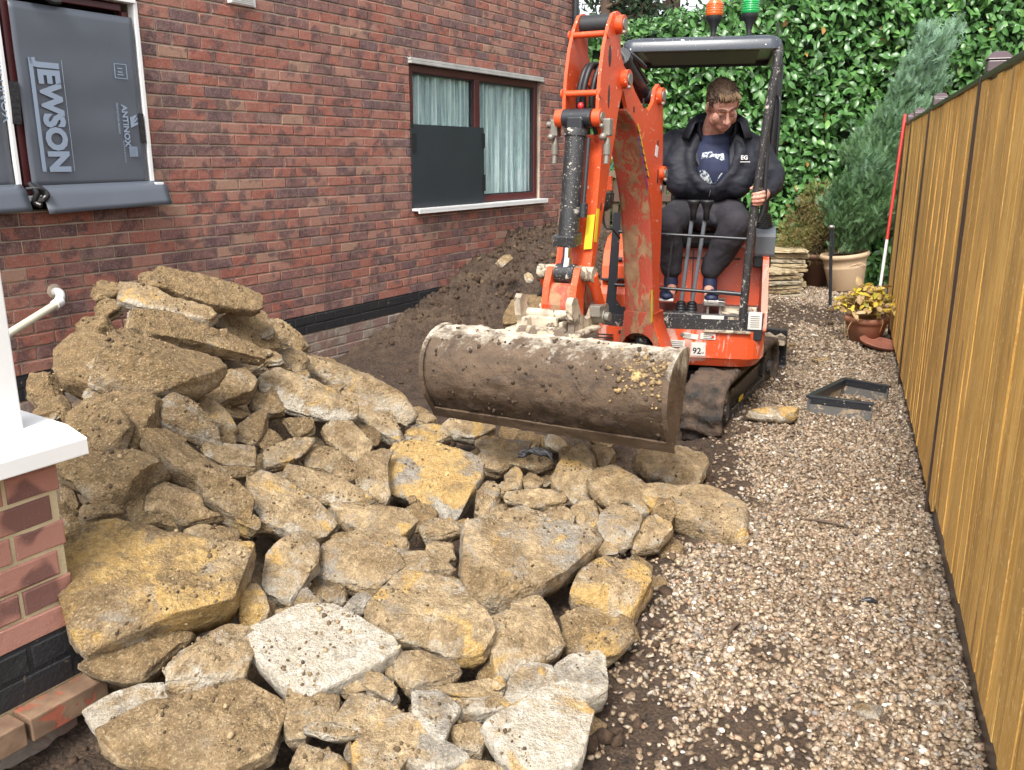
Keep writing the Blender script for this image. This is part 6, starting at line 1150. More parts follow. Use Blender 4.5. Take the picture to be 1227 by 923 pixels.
o=mk('stuck_clay',V,F,n_.m,ex,False,attr={'tint':t});tag(o,kind='stuff')
# ================= OPERATOR
PO=np.array([1.2,5.5,1.05]);pe=thing('person','man in a black open jacket and charcoal trousers sitting at the controls, looking down','person',tuple(PO))
def P_(): return MB(FU,PO)
def blob(m,name,mat,vox,par,sm=6,fac=.5,disp=None,mats=None):
    o=m.build(name,M[mat],par)
    r=o.modifiers.new('join','REMESH');r.mode='VOXEL';r.voxel_size=vox;r.use_smooth_shade=True
    s=o.modifiers.new('soft','SMOOTH');s.iterations=sm;s.factor=fac
    # bake the joined surface
    bpy.context.view_layer.update();dg=bpy.context.evaluated_depsgraph_get();me=bpy.data.meshes.new_from_object(o.evaluated_get(dg));old=o.data;o.modifiers.clear();o.data=me;bpy.data.meshes.remove(old)
    n=len(me.vertices);V=np.empty(n*3);me.vertices.foreach_get('co',V);V=V.reshape(-1,3);Nn=np.empty(n*3);me.vertex_normals.foreach_get('vector',Nn);Nn=Nn.reshape(-1,3)
    if disp is not None: V=V+Nn*disp(V,Nn)[:,None];me.vertices.foreach_set('co',V.ravel());me.update()
    me.polygons.foreach_set('use_smooth',np.ones(len(me.polygons),bool));return o
HC=np.array([.172,.222,1.775]);HS=1.05
HR=rotz(R(22))@rotx(R(39))@roty(R(-9))
def H(p): return HC+HR@(np.array(p,float)*HS)
b=P_()
def he(c,r,rot=None): b.ell(H(c),np.array(r)*HS,HR if rot is None else HR@rot,20,13)
he((0,.012,.035),(.077,.097,.088));he((0,-.02,-.03),(.063,.072,.075));he((0,-.045,-.075),(.046,.045,.036));he((0,-.066,-.092),(.024,.022,.020))
he((0,-.079,.036),(.048,.015,.012));he((-.042,-.052,-.030),(.026,.026,.036));he((.042,-.052,-.030),(.026,.026,.036))
he((-.048,-.03,-.055),(.026,.038,.035));he((.048,-.03,-.055),(.026,.038,.035));he((0,-.02,-.085),(.045,.05,.03))
b.chain([H((0,-.088,.018)),H((0,-.101,-.006)),H((0,-.112,-.028))],[.010,.010,.013]);he((-.012,-.099,-.030),(.009,.011,.008));he((.012,-.099,-.030),(.009,.011,.008))
he((-.030,-.079,.010),(.014,.010,.009));he((.030,-.079,.010),(.014,.010,.009))
he((0,-.090,-.052),(.022,.010,.006));he((0,-.088,-.063),(.019,.011,.007))
for sg in(-1,1):
    he((sg*.080,.010,-.002),(.010,.020,.032),rotz(sg*.35));he((sg*.078,.005,-.028),(.008,.010,.012))
b.chain([H((0,.02,-.03)),(.13,.36,1.66),(.12,.42,1.56)],[.062,.066,.07])
b.chain([(.11,.47,1.52),(.11,.50,1.30),(.11,.52,1.14)],[.13,.14,.15])
b.chain([(-.04,.45,1.56),(-.12,.44,1.55),(-.20,.42,1.36),(-.235,.33,1.28)],[.07,.06,.048,.034])
b.chain([(.28,.45,1.56),(.37,.42,1.55),(.475,.34,1.385),(.428,.135,1.30)],[.07,.06,.048,.031])
for kx,kz,ax,hx in ((-.10,1.10,-.065,.02),(.285,1.105,.155,.2)): b.chain([(hx,.5,1.10),(kx,.16,kz),(ax,.24,.84),(ax,.23,.74),(ax+.0,.10,.72)],[.085,.05,.032,.032,.028])
# right hand around the front post, palm outside, fingers closing in front, thumb behind
def hand(wr,pal,fing,thumb,th=.0105):
    b.chain([wr,pal],[.029,.030]);
    for (base,*pts),rr in fing: b.chain([base]+list(pts),[rr*1.05]+[rr*.97,rr*.9,rr*.8][:len(pts)],10)
    b.chain(thumb,[.014,.013,.0115,.010],10)
px,pz=.378,1.285
hand((.435,.13,1.305),(.418,.085,1.285),[(((.428,.055,1.315),(.415,.012,1.312),(.388,-.008,1.306),(.362,.000,1.303)),.0100),(((.430,.050,1.294),(.417,.006,1.290),(.388,-.012,1.284),(.360,-.004,1.282)),.0104),(((.428,.050,1.272),(.414,.008,1.268),(.386,-.010,1.263),(.362,.000,1.262)),.0100),(((.422,.056,1.252),(.408,.018,1.248),(.384,.000,1.245),(.366,.006,1.246)),.0088)],[(.415,.10,1.315),(.395,.085,1.335),(.372,.07,1.338),(.352,.055,1.330)])
hand((-.238,.32,1.285),(-.240,.295,1.292),[(((-.262,.285,1.300),(-.268,.262,1.29),(-.250,.250,1.28),(-.235,.256,1.275)),.0098),(((-.265,.29,1.28),(-.270,.266,1.268),(-.250,.254,1.26),(-.236,.260,1.258)),.0098),(((-.262,.29,1.26),(-.266,.27,1.25),(-.25,.258,1.243),(-.238,.264,1.24)),.0092),(((-.255,.29,1.243),(-.258,.275,1.234),(-.247,.265,1.23),(-.240,.27,1.228)),.0085)],[(-.225,.30,1.305),(-.212,.285,1.315),(-.208,.265,1.31),(-.212,.25,1.30)])
body_=blob(b,'body','skin',.0042,pe,5,.45)
# hair: cap of short strands, longer on top
h=P_()
def hh(c,r,rot=None): h.ell(H(c),np.array(r)*HS,HR if rot is None else HR@rot,20,13)
hh((0,.024,.052),(.0805,.0985,.084));hh((0,.055,.0),(.074,.065,.07));hh((0,-.045,.098),(.050,.040,.026));hh((.018,-.062,.098),(.034,.024,.019));hh((-.070,.010,.055),(.010,.045,.04));hh((.070,.010,.055),(.010,.045,.04))
def hd(V,Nn): return .0060*fbm((V+PO)*np.array([110,110,70]),3,4)+.0030*RS.normal(0,1,len(V))
ha=blob(h,'hair','hair',.005,pe,3,.4,hd)
h=P_()
for k in range(46):
    a=rnd.uniform(-.05,.05);h.tube([H((a,-.045+rnd.uniform(-.02,.01),.112)),H((a*1.05+.004,-.078,.110+rnd.uniform(-.004,.008))),H((a*1.1+.008,-.090+rnd.uniform(-.004,.004),.094+rnd.uniform(-.006,.006)))],[.004,.0032,.0012],5,res=2)
h.build('hair_fringe',M['hair_front'],pe)
h=P_();FI=np.linalg.inv(FU);me=ha.data;idx=RS.randint(0,len(me.vertices),900)
for i in idx:
    v=np.array(me.vertices[i].co)+PO;nn_=np.array(me.vertices[i].normal);v=FI[:3,:3]@v+FI[:3,3];nn_=FI[:3,:3]@nn_;l=HR.T@(v-HC)/HS
    if l[2]<.02 or (l[1]<-.035 and l[2]<.098): continue
    dr=HR@np.array([RS.normal(.1,.3),-.8,-.35+RS.normal(0,.25)]);p1=v+nn_*.004+dr*.008;p2=v+nn_*.003+dr*.018
    h.tube([v-nn_*.001,p1,p2],[.0016,.0014,.0005],4)
o=h.build('hair_strands',M['hair_front'] if 0 else M['hair'],pe);tag(o,kind='stuff')
for sg in(-1,1):
    h=P_();h.tube([H((sg*.010,-.097,.043)),H((sg*.030,-.0955,.051)),H((sg*.052,-.080,.044))],[.0034,.0048,.0026],8,res=3);h.build('eyebrow',M['brow'],pe)
    h=P_();h.tube([H((sg*.016,-.0925,.006)),H((sg*.030,-.0945,.0015)),H((sg*.044,-.085,.006))],[.0022,.0038,.0020],8,res=3);h.build('eyelid',M['eye'],pe)
h=P_();h.tube([H((-.024,-.091,-.0635)),H((-.008,-.1020,-.0580)),H((.008,-.1020,-.0580)),H((.024,-.091,-.0635))],[.0015,.0028,.0028,.0015],8,res=3);h.build('mouth',M['lip'],pe)
# T shirt
t=P_();t.ell((.125,.42,1.45),(.155,.155,.22),None,24,15);t.ell((.14,.38,1.585),(.10,.10,.06));t.ell((.15,.335,1.42),(.12,.11,.14))
blob(t,'t_shirt','shirt',.008,pe,6)
t=P_()
for k,(pts) in enumerate(([(.085,1.522),(.13,1.530),(.205,1.520),(.212,1.485),(.195,1.478),(.170,1.495),(.13,1.497),(.10,1.488),(.082,1.49)],[(.075,1.42),(.10,1.43),(.13,1.40),(.148,1.362),(.155,1.345),(.12,1.335),(.085,1.355),(.074,1.39)],[(.160,1.35),(.20,1.415),(.204,1.41),(.168,1.345)])):
    t.prism([(a-.01,z) for a,z in pts],.200,.40,lambda p,q,w:(p,w,q))
to=t.build('shirt_print',M['tprint'],pe)
# project print just proud of the shirt by intersecting with an offset of it
def shrink(o,target,off=.0025):
    bpy.context.view_layer.update();from mathutils.bvhtree import BVHTree
    me=target.data;bv=BVHTree.FromPolygons([v.co[:] for v in me.vertices],[p.vertices[:] for p in me.polygons]);return bv
ts=[o for o in bpy.data.objects if o.name=='t_shirt'][0];bv=shrink(to,ts)
bm=bmesh.new();FUi=Matrix(FU.tolist())
dirn=(FUi.to_3x3()@Vector((0,1,0))).normalized()
bpy.data.objects.remove(to)
V=[];F=[]
for pts in ([(.085,1.522),(.13,1.530),(.205,1.520),(.212,1.485),(.195,1.478),(.170,1.495),(.13,1.497),(.10,1.488),(.082,1.49)],[(.075,1.42),(.10,1.43),(.13,1.40),(.148,1.362),(.155,1.345),(.12,1.335),(.085,1.355),(.074,1.39)],[(.160,1.35),(.20,1.415),(.206,1.408),(.170,1.345)]):
    base=len(V);ok=[]
    c=np.mean(pts,0);ring=[c]+[np.array(p) for p in pts]+[(np.array(p)+c)/2 for p in pts]
    for s_,z_ in ring:
        p=FUi@Vector((s_-.012,0,z_))-Vector(PO.tolist());hit=bv.ray_cast(p,dirn)
        q=hit[0]-dirn*.003 if hit[0] else p+dirn*.2;V.append(tuple(q))
    n=len(pts);F+=[(base+1+i,base+1+(i+1)%n,base+1+n+(i+1)%n,base+1+n+i) for i in range(n)]+[(base,base+1+n+i,base+1+n+(i+1)%n) for i in range(n)]
mk('shirt_print',V,F,M['tprint'],pe,True)
# jacket: shell pieces joined; open front shows the shirt
def folds(amp,sc,sd,st=(1,1,1)): 
    def f(V,Nn): P=(V+PO)*np.array(st);return amp*(np.abs(fbm(P*sc,4,sd,.5))*2-.5)
    return f
j=P_()
j.ell((.10,.50,1.44),(.245,.155,.27),None,26,17);j.ell((.11,.47,1.590),(.25,.12,.085));j.ell((.12,.46,1.645),(.165,.11,.06));j.ell((.11,.42,1.335),(.235,.175,.115),None,24,13)
j.chain([(-.085,.46,1.57),(-.135,.44,1.535),(-.205,.42,1.37)],[.095,.092,.078]);j.chain([(-.205,.42,1.37),(-.235,.35,1.30)],[.075,.05])
j.chain([(.31,.46,1.565),(.375,.43,1.53),(.475,.37,1.385)],[.092,.090,.080]);j.chain([(.475,.37,1.385),(.472,.27,1.34),(.442,.165,1.312)],[.076,.066,.050])
j.chain([(.46,.22,1.33),(.437,.155,1.31)],[.058,.052])
# left and right front panels standing proud of the shirt
for sg,pts in ((-1,[(.04,.36,1.60),(.0,.31,1.50),(.02,.285,1.40),(.09,.275,1.325)]),(1,[(.255,.36,1.60),(.285,.30,1.52),(.255,.28,1.42),(.185,.275,1.335)])):
    j.chain(pts,[.045,.042,.040,.040])
j.chain([(-.04,.42,1.55),(-.06,.36,1.45),(-.04,.33,1.35)],[.10,.09,.09]);j.chain([(.31,.42,1.55),(.33,.36,1.45),(.28,.33,1.35)],[.09,.085,.09])
blob(j,'jacket','jacket',.0085,pe,14,.6,folds(.007,10,12,(1,1,1.7)))
# stand up collar and lapels
c=P_();n=22;V=[]
for k in range(n):
    a=R(-222+ (264)*k/(n-1));rx,ry=.122,.120;cx,cy=.150,.385;e=abs(k/(n-1)-.5)*2
    x0,y0=cx+rx*math.cos(a),cy+ry*math.sin(a);z0=1.62-.03*e;z1=1.775-.075*e;fl=1.16+.16*e
    V+=[(cx+(x0-cx)*.96,cy+(y0-cy)*.96,z0),(cx+(x0-cx)*1.06,cy+(y0-cy)*1.06,(z0+z1)/2),(cx+(x0-cx)*1.10,cy+(y0-cy)*1.10,z1),(cx+(x0-cx)*fl*1.05,cy+(y0-cy)*fl*1.05,z1-.015),(cx+(x0-cx)*fl*1.30,cy+(y0-cy)*fl*1.25,z0+.01)]
c.M=FU@np.array([[1,0,0,0],[0,1,0,0],[0,0,1,0],[0,0,0,1.]])
# a measured anticlockwise from +s; the gap faces the front (-v)
V=[(x,cy-(y-cy)*1.,z) for x,y,z in V]
c.add(V,[(i*5+q_,i*5+q_+1,(i+1)*5+q_+1,(i+1)*5+q_) for i in range(n-1) for q_ in range(4)],True);o=c.build('collar',M['jacket'],pe);md=o.modifiers.new('thick','SOLIDIFY');md.thickness=.004;md.offset=0
for pts in ([(.255,1.625),(.300,1.60),(.325,1.50),(.262,1.40),(.215,1.335),(.205,1.36),(.228,1.45),(.222,1.54)],[(.03,1.61),(-.01,1.56),(.02,1.45),(.085,1.33),(.092,1.34),(.065,1.44),(.055,1.53)]):
    m=P_();cc=np.mean(pts,0);V=[(x,.262+.35*max(0,z-1.45)+(.02 if x<0.12 else 0),z) for x,z in pts];m.add(V,[tuple(range(len(V)))]);o=m.build('lapel',M['jacket'],pe);md=o.modifiers.new('thick','SOLIDIFY');md.thickness=.016;md.offset=0;bv_=o.modifiers.new('edge','BEVEL');bv_.width=.005;bv_.segments=3
m=P_();m.tube([(.135,.265,1.325),(.13,.243,1.30),(.125,.246,1.275)],.003,6);m.build('zip',M['rubber'],pe)
def ptext(txt,size,s,v,z,mat,bold=.0008,ry=0):
    o=textpart(txt,size,(0,0,0),(0,0,0),M[mat],pe,bold=bold);Mx=Matrix(FU.tolist())@Matrix.Translation((s,v,z))@Matrix.Rotation(ry,4,'Z')@Matrix.Rotation(R(90)-.12,4,'X');Mx.translation=Mx.translation-Vector(PO.tolist());o.matrix_local=Mx;return o
ptext('EG',.032,.290,.250,1.485,'white_paint',.0008,.15)
m=P_();m.box((.315,.250,1.472),(.055,.002,.004),rotz(.15));m.build('logo_line',M['white_paint'],pe)
# trousers
tr=P_()
tr.ell((.105,.47,1.19),(.235,.19,.105),None,24,13)
tr.chain([(.0,.45,1.165),(-.105,.17,1.125)],[.125,.088]);tr.chain([(.22,.45,1.165),(.288,.17,1.13)],[.125,.088])
tr.chain([(-.105,.17,1.125),(-.085,.225,.96),(-.072,.235,.86)],[.090,.078,.066]);tr.chain([(.288,.17,1.13),(.222,.235,.98),(.162,.238,.86)],[.090,.088,.066])
tr.ell((.10,.32,1.13),(.10,.12,.045))
blob(tr,'trousers','trouser',.0085,pe,7,.5,folds(.007,10,31,(1,1,1.2)))
for ax,tx in ((-.07,-.085),(.158,.172)):
    s_=P_();s_.ell((ax,.245,.735),(.043,.055,.050));s_.ell((tx,.135,.722),(.044,.085,.032));s_.ell((tx,.075,.715),(.042,.045,.027));s_.chain([(ax,.24,.77),(ax,.24,.80)],[.044,.042])
    sh=blob(s_,'shoe','shoe',.006,pe,5);m=P_();m.box((tx,.165,.695),(.085,.24,.016));m.build('sole',M['white_paint'],sh,.006)
# ================= FENCE
FA=R(20.5);f0=np.array([1.81,3.52,0.])
fe=thing('timber_fence','long golden featheredge timber fence with brown posts on the right','fence',tuple(f0),R(90)-FA)   # local +x along fence (away), +y towards the path (left)
posts=[-2.36,0,2.36,4.18,5.05]
def fl(): return MB(None,(0,0,0))
BRD=[]
for v in range(7):
    r=random.Random(v);w=.128;V=[];nz=9
    for k in range(nz):
        z=.0+1.70*k/(nz-1);b=.004*math.sin(k*.9+v)*.5
        V+=[(0,.004+b,z),(w+r.uniform(-.001,.001),.004+b,z),(w,.009+b,z),(0.0,.015+b+r.uniform(-.0008,.0008),z)]
    F=[(k*4+i,k*4+(i+1)%4,(k+1)*4+(i+1)%4,(k+1)*4+i) for k in range(nz-1) for i in range(4)]+[(3,2,1,0),((nz-1)*4,(nz-1)*4+1,(nz-1)*4+2,(nz-1)*4+3)]
    BRD.append(mk('board',V,F,M['pine'],link=False))
for a,b in zip(posts[:-1],posts[1:]):
    x=a+.030;k=0
    while x<b-.13:
        pit=.106+rnd.uniform(-.003,.003)
        o=bpy.data.objects.new('board',BRD[rnd.randrange(7)]);COL.objects.link(o);o.parent=fe
        o.location=(x,rnd.uniform(-.001,.001)+.002,(.125 if a<0 else .075)+rnd.uniform(-.006,.006));o.scale=(1,1,.965 if a<0 else 1);o.rotation_euler=(rnd.uniform(-.001,.001),rnd.uniform(-.0015,.0015),.040+rnd.uniform(-.012,.012));x+=pit
    o=bpy.data.objects.new('board',BRD[0]);COL.objects.link(o);o.parent=fe;o.location=(b-.145,.004,.075);o.rotation_euler=(0,0,.05)
for a,b in zip(posts[:-1],posts[1:]):
    for z in (.22,.9,1.62):
        m=fl();m.box(((a+b)/2,-.025,z),(b-a-.05,.045,.065));m.build('rail',M['wood_old'],fe)
    m=fl();m.box(((a+b)/2,-.006,.035),(b-a-.03,.014,.18));m.build('gravel_board',M['post_brown'],fe,.002)
    m=fl();m.box(((a+b)/2,.004,1.787),(b-a-.028,.042,.022));m.build('capping_rail',M['post_brown'],fe,.003)
for p in posts:
    m=fl();m.box((p,.004,.87),(.026,.05,1.86));m.build('post',M['post_brown'],fe,.002)
    m=fl();m.box((p,-.03,1.83),(.085,.085,.045));m.box((p,-.03,1.868),(.10,.10,.03),None,.45);m.build('post_cap',M['cap_brown'],fe,.006)
# ================= RANGING POLE
rp=thing('ranging_pole','red and white striped pole leaning against the far end of the fence','pole')
A=np.array([3.20,7.62,0.02]);Bp=np.array([3.455,8.05,1.86]);FR=[0,.10,.42,1.]
for k in range(3):
    m=MB();m.cyl(A+(Bp-A)*FR[k],A+(Bp-A)*FR[k+1],.0135);m.build('white_band' if k==1 else 'red_band',M['white_paint'] if k==1 else M['red_paint'],rp)
# ================= HEDGE
def leafset(P,Nrm,L,Wd,rs,jit=.6,down=.5,fold=.25,nseg=3):
    n=len(P);nr=Nrm+rs.normal(0,jit,(n,3));nr/=np.linalg.norm(nr,axis=1,keepdims=True)
    t=np.cross(nr,rs.normal(0,1,(n,3)));t[:,2]-=down;t-=nr*(t*nr).sum(1,keepdims=True);t/=np.linalg.norm(t,axis=1,keepdims=True);b=np.cross(nr,t)
    prof=[(0,.0,0),(.28,.42,.03),(.62,.46,.02),(.88,.22,-.06),(1.0,0,-.14)];V=[]
    for u,w,z in prof:
        c=P+t*(L*u)[:,None]+nr*(L*z)[:,None];e=b*(Wd*w)[:,None]
        V+= [c] if w==0 else [c-e+nr*(Wd*w*fold)[:,None],c,c+e+nr*(Wd*w*fold)[:,None]]
    V=np.stack(V,1);k=V.shape[1]  # 1+3+3+3+1=11
    T=[(0,1,2),(0,2,3),(1,4,5),(1,5,2),(2,5,6),(2,6,3),(4,7,8),(4,8,5),(5,8,9),(5,9,6),(7,10,8),(8,10,9)]
    F=(np.array(T)[None]+(np.arange(n)*k)[:,None,None]).reshape(-1,3);return V.reshape(-1,3),F,k
rs=np.random.RandomState(21)
HA=R(8) # hedge runs slightly askew
def hedge_pt(u,z,dep): # u along, dep towards camera
    return np.stack([.2+u*math.cos(HA)+dep*math.sin(HA)*1,11.15-u*math.sin(HA)*1.-dep*math.cos(HA),z],-1)
def htop(u): return np.interp(u,[-.5,.4,.9,1.5,2.2,2.9,3.6,8],[2.88,2.92,2.95,3.02,3.16,3.40,3.9,4.5])
n=29000;u=rs.uniform(-.6,7.2,n);zz=rs.uniform(0,4.7,n);tp=htop(u)+.12*fbm(np.c_[u*4,u*0,u*0],3,2);k=zz<tp;u,zz,tp=u[k],zz[k],tp[k]
nb_=np.c_[u*1.6,zz*1.6,zz*0];bul=.16*fbm(nb_,3,5)+.10*fbm(nb_*3.2,3,6);lay=rs.uniform(-.16,.05,len(u));edge=sst(.0,.35,tp-zz)
P=hedge_pt(u,zz,bul+lay-.25*(1-edge));nr=np.tile([-math.sin(HA)*-1,-math.cos(HA),.55],(len(u),1));L=rs.uniform(.075,.145,len(u));Wd=L*rs.uniform(.42,.58,len(u))
# top layer
u2=rs.uniform(-.6,7.2,2600);z2=htop(u2)+rs.uniform(-.08,.10,len(u2));P=np.r_[P,hedge_pt(u2,z2,rs.uniform(-1.,.0,len(u2)))];nr=np.r_[nr,np.tile([0,-.3,1.],(len(u2),1))];L=np.r_[L,rs.uniform(.08,.13,len(u2))];Wd=np.r_[Wd,rs.uniform(.035,.055,len(u2))]
V,F,kk=leafset(P,nr,L,Wd,rs,.55,.7)
ti=np.clip(rs.beta(2.2,2.2,len(P))*.75+.25*rs.uniform(0,1,len(P))+.10*fbm(P*1.2,3,8),0,.97);ti[rs.uniform(0,1,len(P))<.004]=1.
hg=thing('laurel_hedge','tall glossy green laurel hedge behind the digger','hedge',(3,11,0))
o=mk('foliage',V-np.array([3,11,0]),F,M['laurel'],hg,False,attr={'tint':np.repeat(ti,kk)});tag(o,kind='stuff')
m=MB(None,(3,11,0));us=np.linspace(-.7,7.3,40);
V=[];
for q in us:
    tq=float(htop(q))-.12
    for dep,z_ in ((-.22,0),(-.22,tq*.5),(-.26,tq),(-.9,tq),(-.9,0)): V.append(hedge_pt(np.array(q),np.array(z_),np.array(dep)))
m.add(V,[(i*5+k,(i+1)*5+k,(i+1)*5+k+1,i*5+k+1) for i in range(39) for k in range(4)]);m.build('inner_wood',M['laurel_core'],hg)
# ================= TREES beyond the hedge
def bgtree(name,label,x,y,h,r,rs,leafn,z0=3.0,tr=.14,crown=2.4,lean=0,density=1,group='trees beyond the hedge'):
    t=thing(name,label,'tree',(x,y,0),0,None);m=MB();m.tube([(0,0,-.1),(lean*.3,0,h*.35),(lean*.7,.1,h*.7),(lean,0,h)],[tr,tr*.85,tr*.6,tr*.2],10,res=4)
    tips=[]
    for k in range(16):
        z_=z0+(h-z0)*k/16;a=rs.uniform(0,6.28);rr=crown*(1-.6*k/16)*rs.uniform(.6,1.1);e=(lean*z_/h+rr*math.cos(a),rr*math.sin(a),z_+rr*rs.uniform(-.1,.35));m.tube([(lean*z_/h,0,z_),(lean*z_/h+(e[0]-lean*z_/h)*.5,e[1]*.5,z_+(e[2]-z_)*.6),e],[tr*.3,tr*.2,tr*.06],6,res=2);tips.append(e)
    m.build('trunk',M['bark'],t)
    C=np.array(tips)[rs.randint(0,len(tips),leafn)]*1.;f=rs.uniform(.3,1.05,leafn)[:,None];base=np.c_[lean*C[:,2]/h,np.zeros(leafn),C[:,2]-.3];P=base+(C-base)*f+rs.normal(0,.26,(leafn,3))
    V,F,k=leafset(P,np.tile([0,-.4,.8],(leafn,1)),rs.uniform(.10,.22,leafn),rs.uniform(.05,.10,leafn),rs,.8,.3);o=mk('crown',V,F,M['bg_leaf'],t,False,attr={'tint':np.repeat(rs.beta(2,2,leafn),k)});tag(o,kind='stuff')
rs=np.random.RandomState(4)
bgtree('conifer_tree','dark bushy evergreen just beyond the hedge beside the house corner',1.9,19,7.5,1,rs,5200,2.0,.16,1.9)
bgtree('pine_tree','bare lower trunk of a tall tree beyond the hedge, nearest the digger arm',2.75,21,12,1,rs,1800,4.7,.20,2.2)
bgtree('pine_tree','second tall trunk beyond the hedge above the black canopy',3.75,22,12,1,rs,1800,4.9,.22,2.2)
bgtree('pine_tree','tall tree beyond the hedge behind the amber beacon',5.0,21,11,1,rs,3600,3.8,.2,2.3)
bgtree('conifer_tree','small dark evergreen showing between the trunks beyond the hedge',3.3,26,6.3,1,rs,2400,3.0,.14,1.5)
# ================= CONIFER in sand pot
cf=thing('potted_conifer','tall blue green conifer leaning right, growing in a large sand coloured pot','potted tree',(3.84,10.02,0))
ax=np.array([-.32,.04,.95]);ax=unit([-.20,.0,.98])
pot=MB(None,(0,0,0));prof=[(.001,.03),(.20,.03),(.215,.05),(.262,.30),(.266,.31),(.268,.33),(.262,.34),(.285,.42),(.305,.43),(.318,.455),(.305,.485),(.28,.485),(.27,.46),(.24,.44),(.001,.44)];prof=[(r*.86,z*.93) for r,z in prof];pot.lathe(prof,(0,0,0),40,True,[-.13,0,.99]);pb=pot.build('pot',M['cream_pot'],cf)
m=MB();m.lathe([(.001,.415),(.228,.415)],(0,0,0),24,False,[-.13,0,.99]);m.build('compost',M['clod'],cf)
m=MB();
for k in range(9):
    t=k/8;a=-math.pi/2-.55+1.1*t;q=rotx(0)
    for e in range(3): m.ell((.224*math.cos(a+e*.05)-.03,.228*math.sin(a+e*.05),.345+.012*math.sin(k*1.3+e)-.01*e),(.012,.006,.010),None,8,5)
m.build('moulded_garland',M['cream_pot'],cf)
rs=np.random.RandomState(8);tr_=MB();stems=[];base=np.array([-.05,0,.44])
tips=[(.98,.1,2.85),(.70,0,2.78),(.86,.1,2.35),(.52,0,2.35),(.27,.1,1.95),(.78,-.1,1.9),(.60,-.1,2.05),(.07,-.05,1.5),(.68,-.1,1.5),(.38,-.2,1.6),(-.10,0,1.15),(.50,-.2,1.1),(.22,-.25,1.3),(-.18,-.05,.88),(.45,-.2,.85),(.12,-.25,.85),(.4,.1,1.9)]
for tx,ty,tz in tips:
    tx-=.05; mid=base+(np.array([tx,ty,tz])-base)*.5+np.array([rs.normal(0,.05),rs.normal(0,.05),.05]);pts=spline([base+rs.normal(0,.04,3)*[1,1,0],mid,(tx,ty,tz)],6);tr_.tube(pts,[.022,.014,.005],7);stems.append(pts)
    for q in range(6):
        f=rs.uniform(.35,.95);p=pts[int(f*(len(pts)-1))];e=p+np.array([rs.normal(.04,.085),rs.normal(-.02,.09),rs.uniform(.10,.30)]);w=spline([p,(p+e)/2+[0,0,-.02],e],4);tr_.tube(w,[.007,.003],5);stems.append(w)
tr_.build('trunk',M['bark'],cf)
PP=[];DD=[]
for pts in stems:
    d=pts[-1]-pts[0];n=int(360*np.linalg.norm(d)) + 170
    f=rs.beta(1.6,.9,n)*(len(pts)-1.001);i=f.astype(int);q=pts[i]+(pts[np.minimum(i+1,len(pts)-1)]-pts[i])*(f-i)[:,None];PP.append(q+rs.normal(0,.05,(n,3))*[1,1,.8]);DD.append(np.tile(unit(d),(n,1)))
PP=np.concatenate(PP);DD=np.concatenate(DD)
def sprays(P,D,L,rs,w=.010,nf=7):
    """feathery sprig: thin central blade with side leaflets"""
    n=len(P);d=D+rs.normal(0,.45,(n,3))+[0,0,.35];d/=np.linalg.norm(d,axis=1,keepdims=True);s=np.cross(d,rs.normal(0,1,(n,3)));s/=np.linalg.norm(s,axis=1,keepdims=True);V=[];F=[];c=0
    V.append(P-s*w*.3);V.append(P+s*w*.3);V.append(P+d*L[:,None]);F.append((0,1,2));c=3
    for k in range(nf):
        f=.12+.8*k/nf;sg=1 if k%2 else -1;b=P+d*(L*f)[:,None];e=b+(s*sg*.75+d*.75)*(L*.42*(1-f*.5))[:,None]
        V+=[b,b+d*(w*1.1),e];F.append((c,c+1,c+2));c+=3
    V=np.stack(V,1);F=(np.array(F)[None]+(np.arange(n)*c)[:,None,None]).reshape(-1,3);return V.reshape(-1,3),F,c
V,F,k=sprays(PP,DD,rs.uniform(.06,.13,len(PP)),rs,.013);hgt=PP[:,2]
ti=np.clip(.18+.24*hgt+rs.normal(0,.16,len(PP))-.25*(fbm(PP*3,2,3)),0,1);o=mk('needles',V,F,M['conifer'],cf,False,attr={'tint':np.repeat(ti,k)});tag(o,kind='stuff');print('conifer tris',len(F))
# brown shrub
bs_=thing('potted_shrub','rounded brown dying shrub in a dark brown pot beside the stacked slabs','potted shrub',(3.60,10.45,0))
m=MB();m.lathe([(.001,.0),(.15,.0),(.21,.34),(.235,.35),(.24,.39),(.22,.40),(.20,.36),(.001,.36)],(0,0,0),30);m.build('pot',M['brown_pot'],bs_)
rs=np.random.RandomState(12);m=MB();PP=[];DD=[]
lobes=[(0,0,1.02,.23),(-.12,-.05,.82,.28),(.14,0,.80,.27),(-.22,-.05,.62,.25),(.12,-.08,.60,.27),(-.3,-.1,.50,.18),(0,-.1,.5,.25),(.26,-.02,.55,.2)]
for x,y,z_,r in lobes:
    m.tube([(0,0,.34),(x*.5,y*.5,(z_+.34)/2),(x,y,z_)],[.014,.006],6,res=3);n=720;d=rs.normal(0,1,(n,3));d/=np.linalg.norm(d,axis=1,keepdims=True);PP.append(np.array([x,y,z_])+d*r*rs.uniform(.6,1.05,n)[:,None]);DD.append(d)
m.build('stems',M['bark'],bs_);PP=np.concatenate(PP);DD=np.concatenate(DD);V,F,k=sprays(PP,DD,rs.uniform(.025,.06,len(PP)),rs,.008,6);ti=np.clip(.42+rs.normal(0,.18,len(PP))+.5*fbm(PP*4,2,9)+.35*(PP[:,0]<-.15)*(PP[:,2]<.75),0,1);o=mk('foliage',V,F,M['brown_shrub'],bs_,False,attr={'tint':np.repeat(ti,k)});tag(o,kind='stuff')
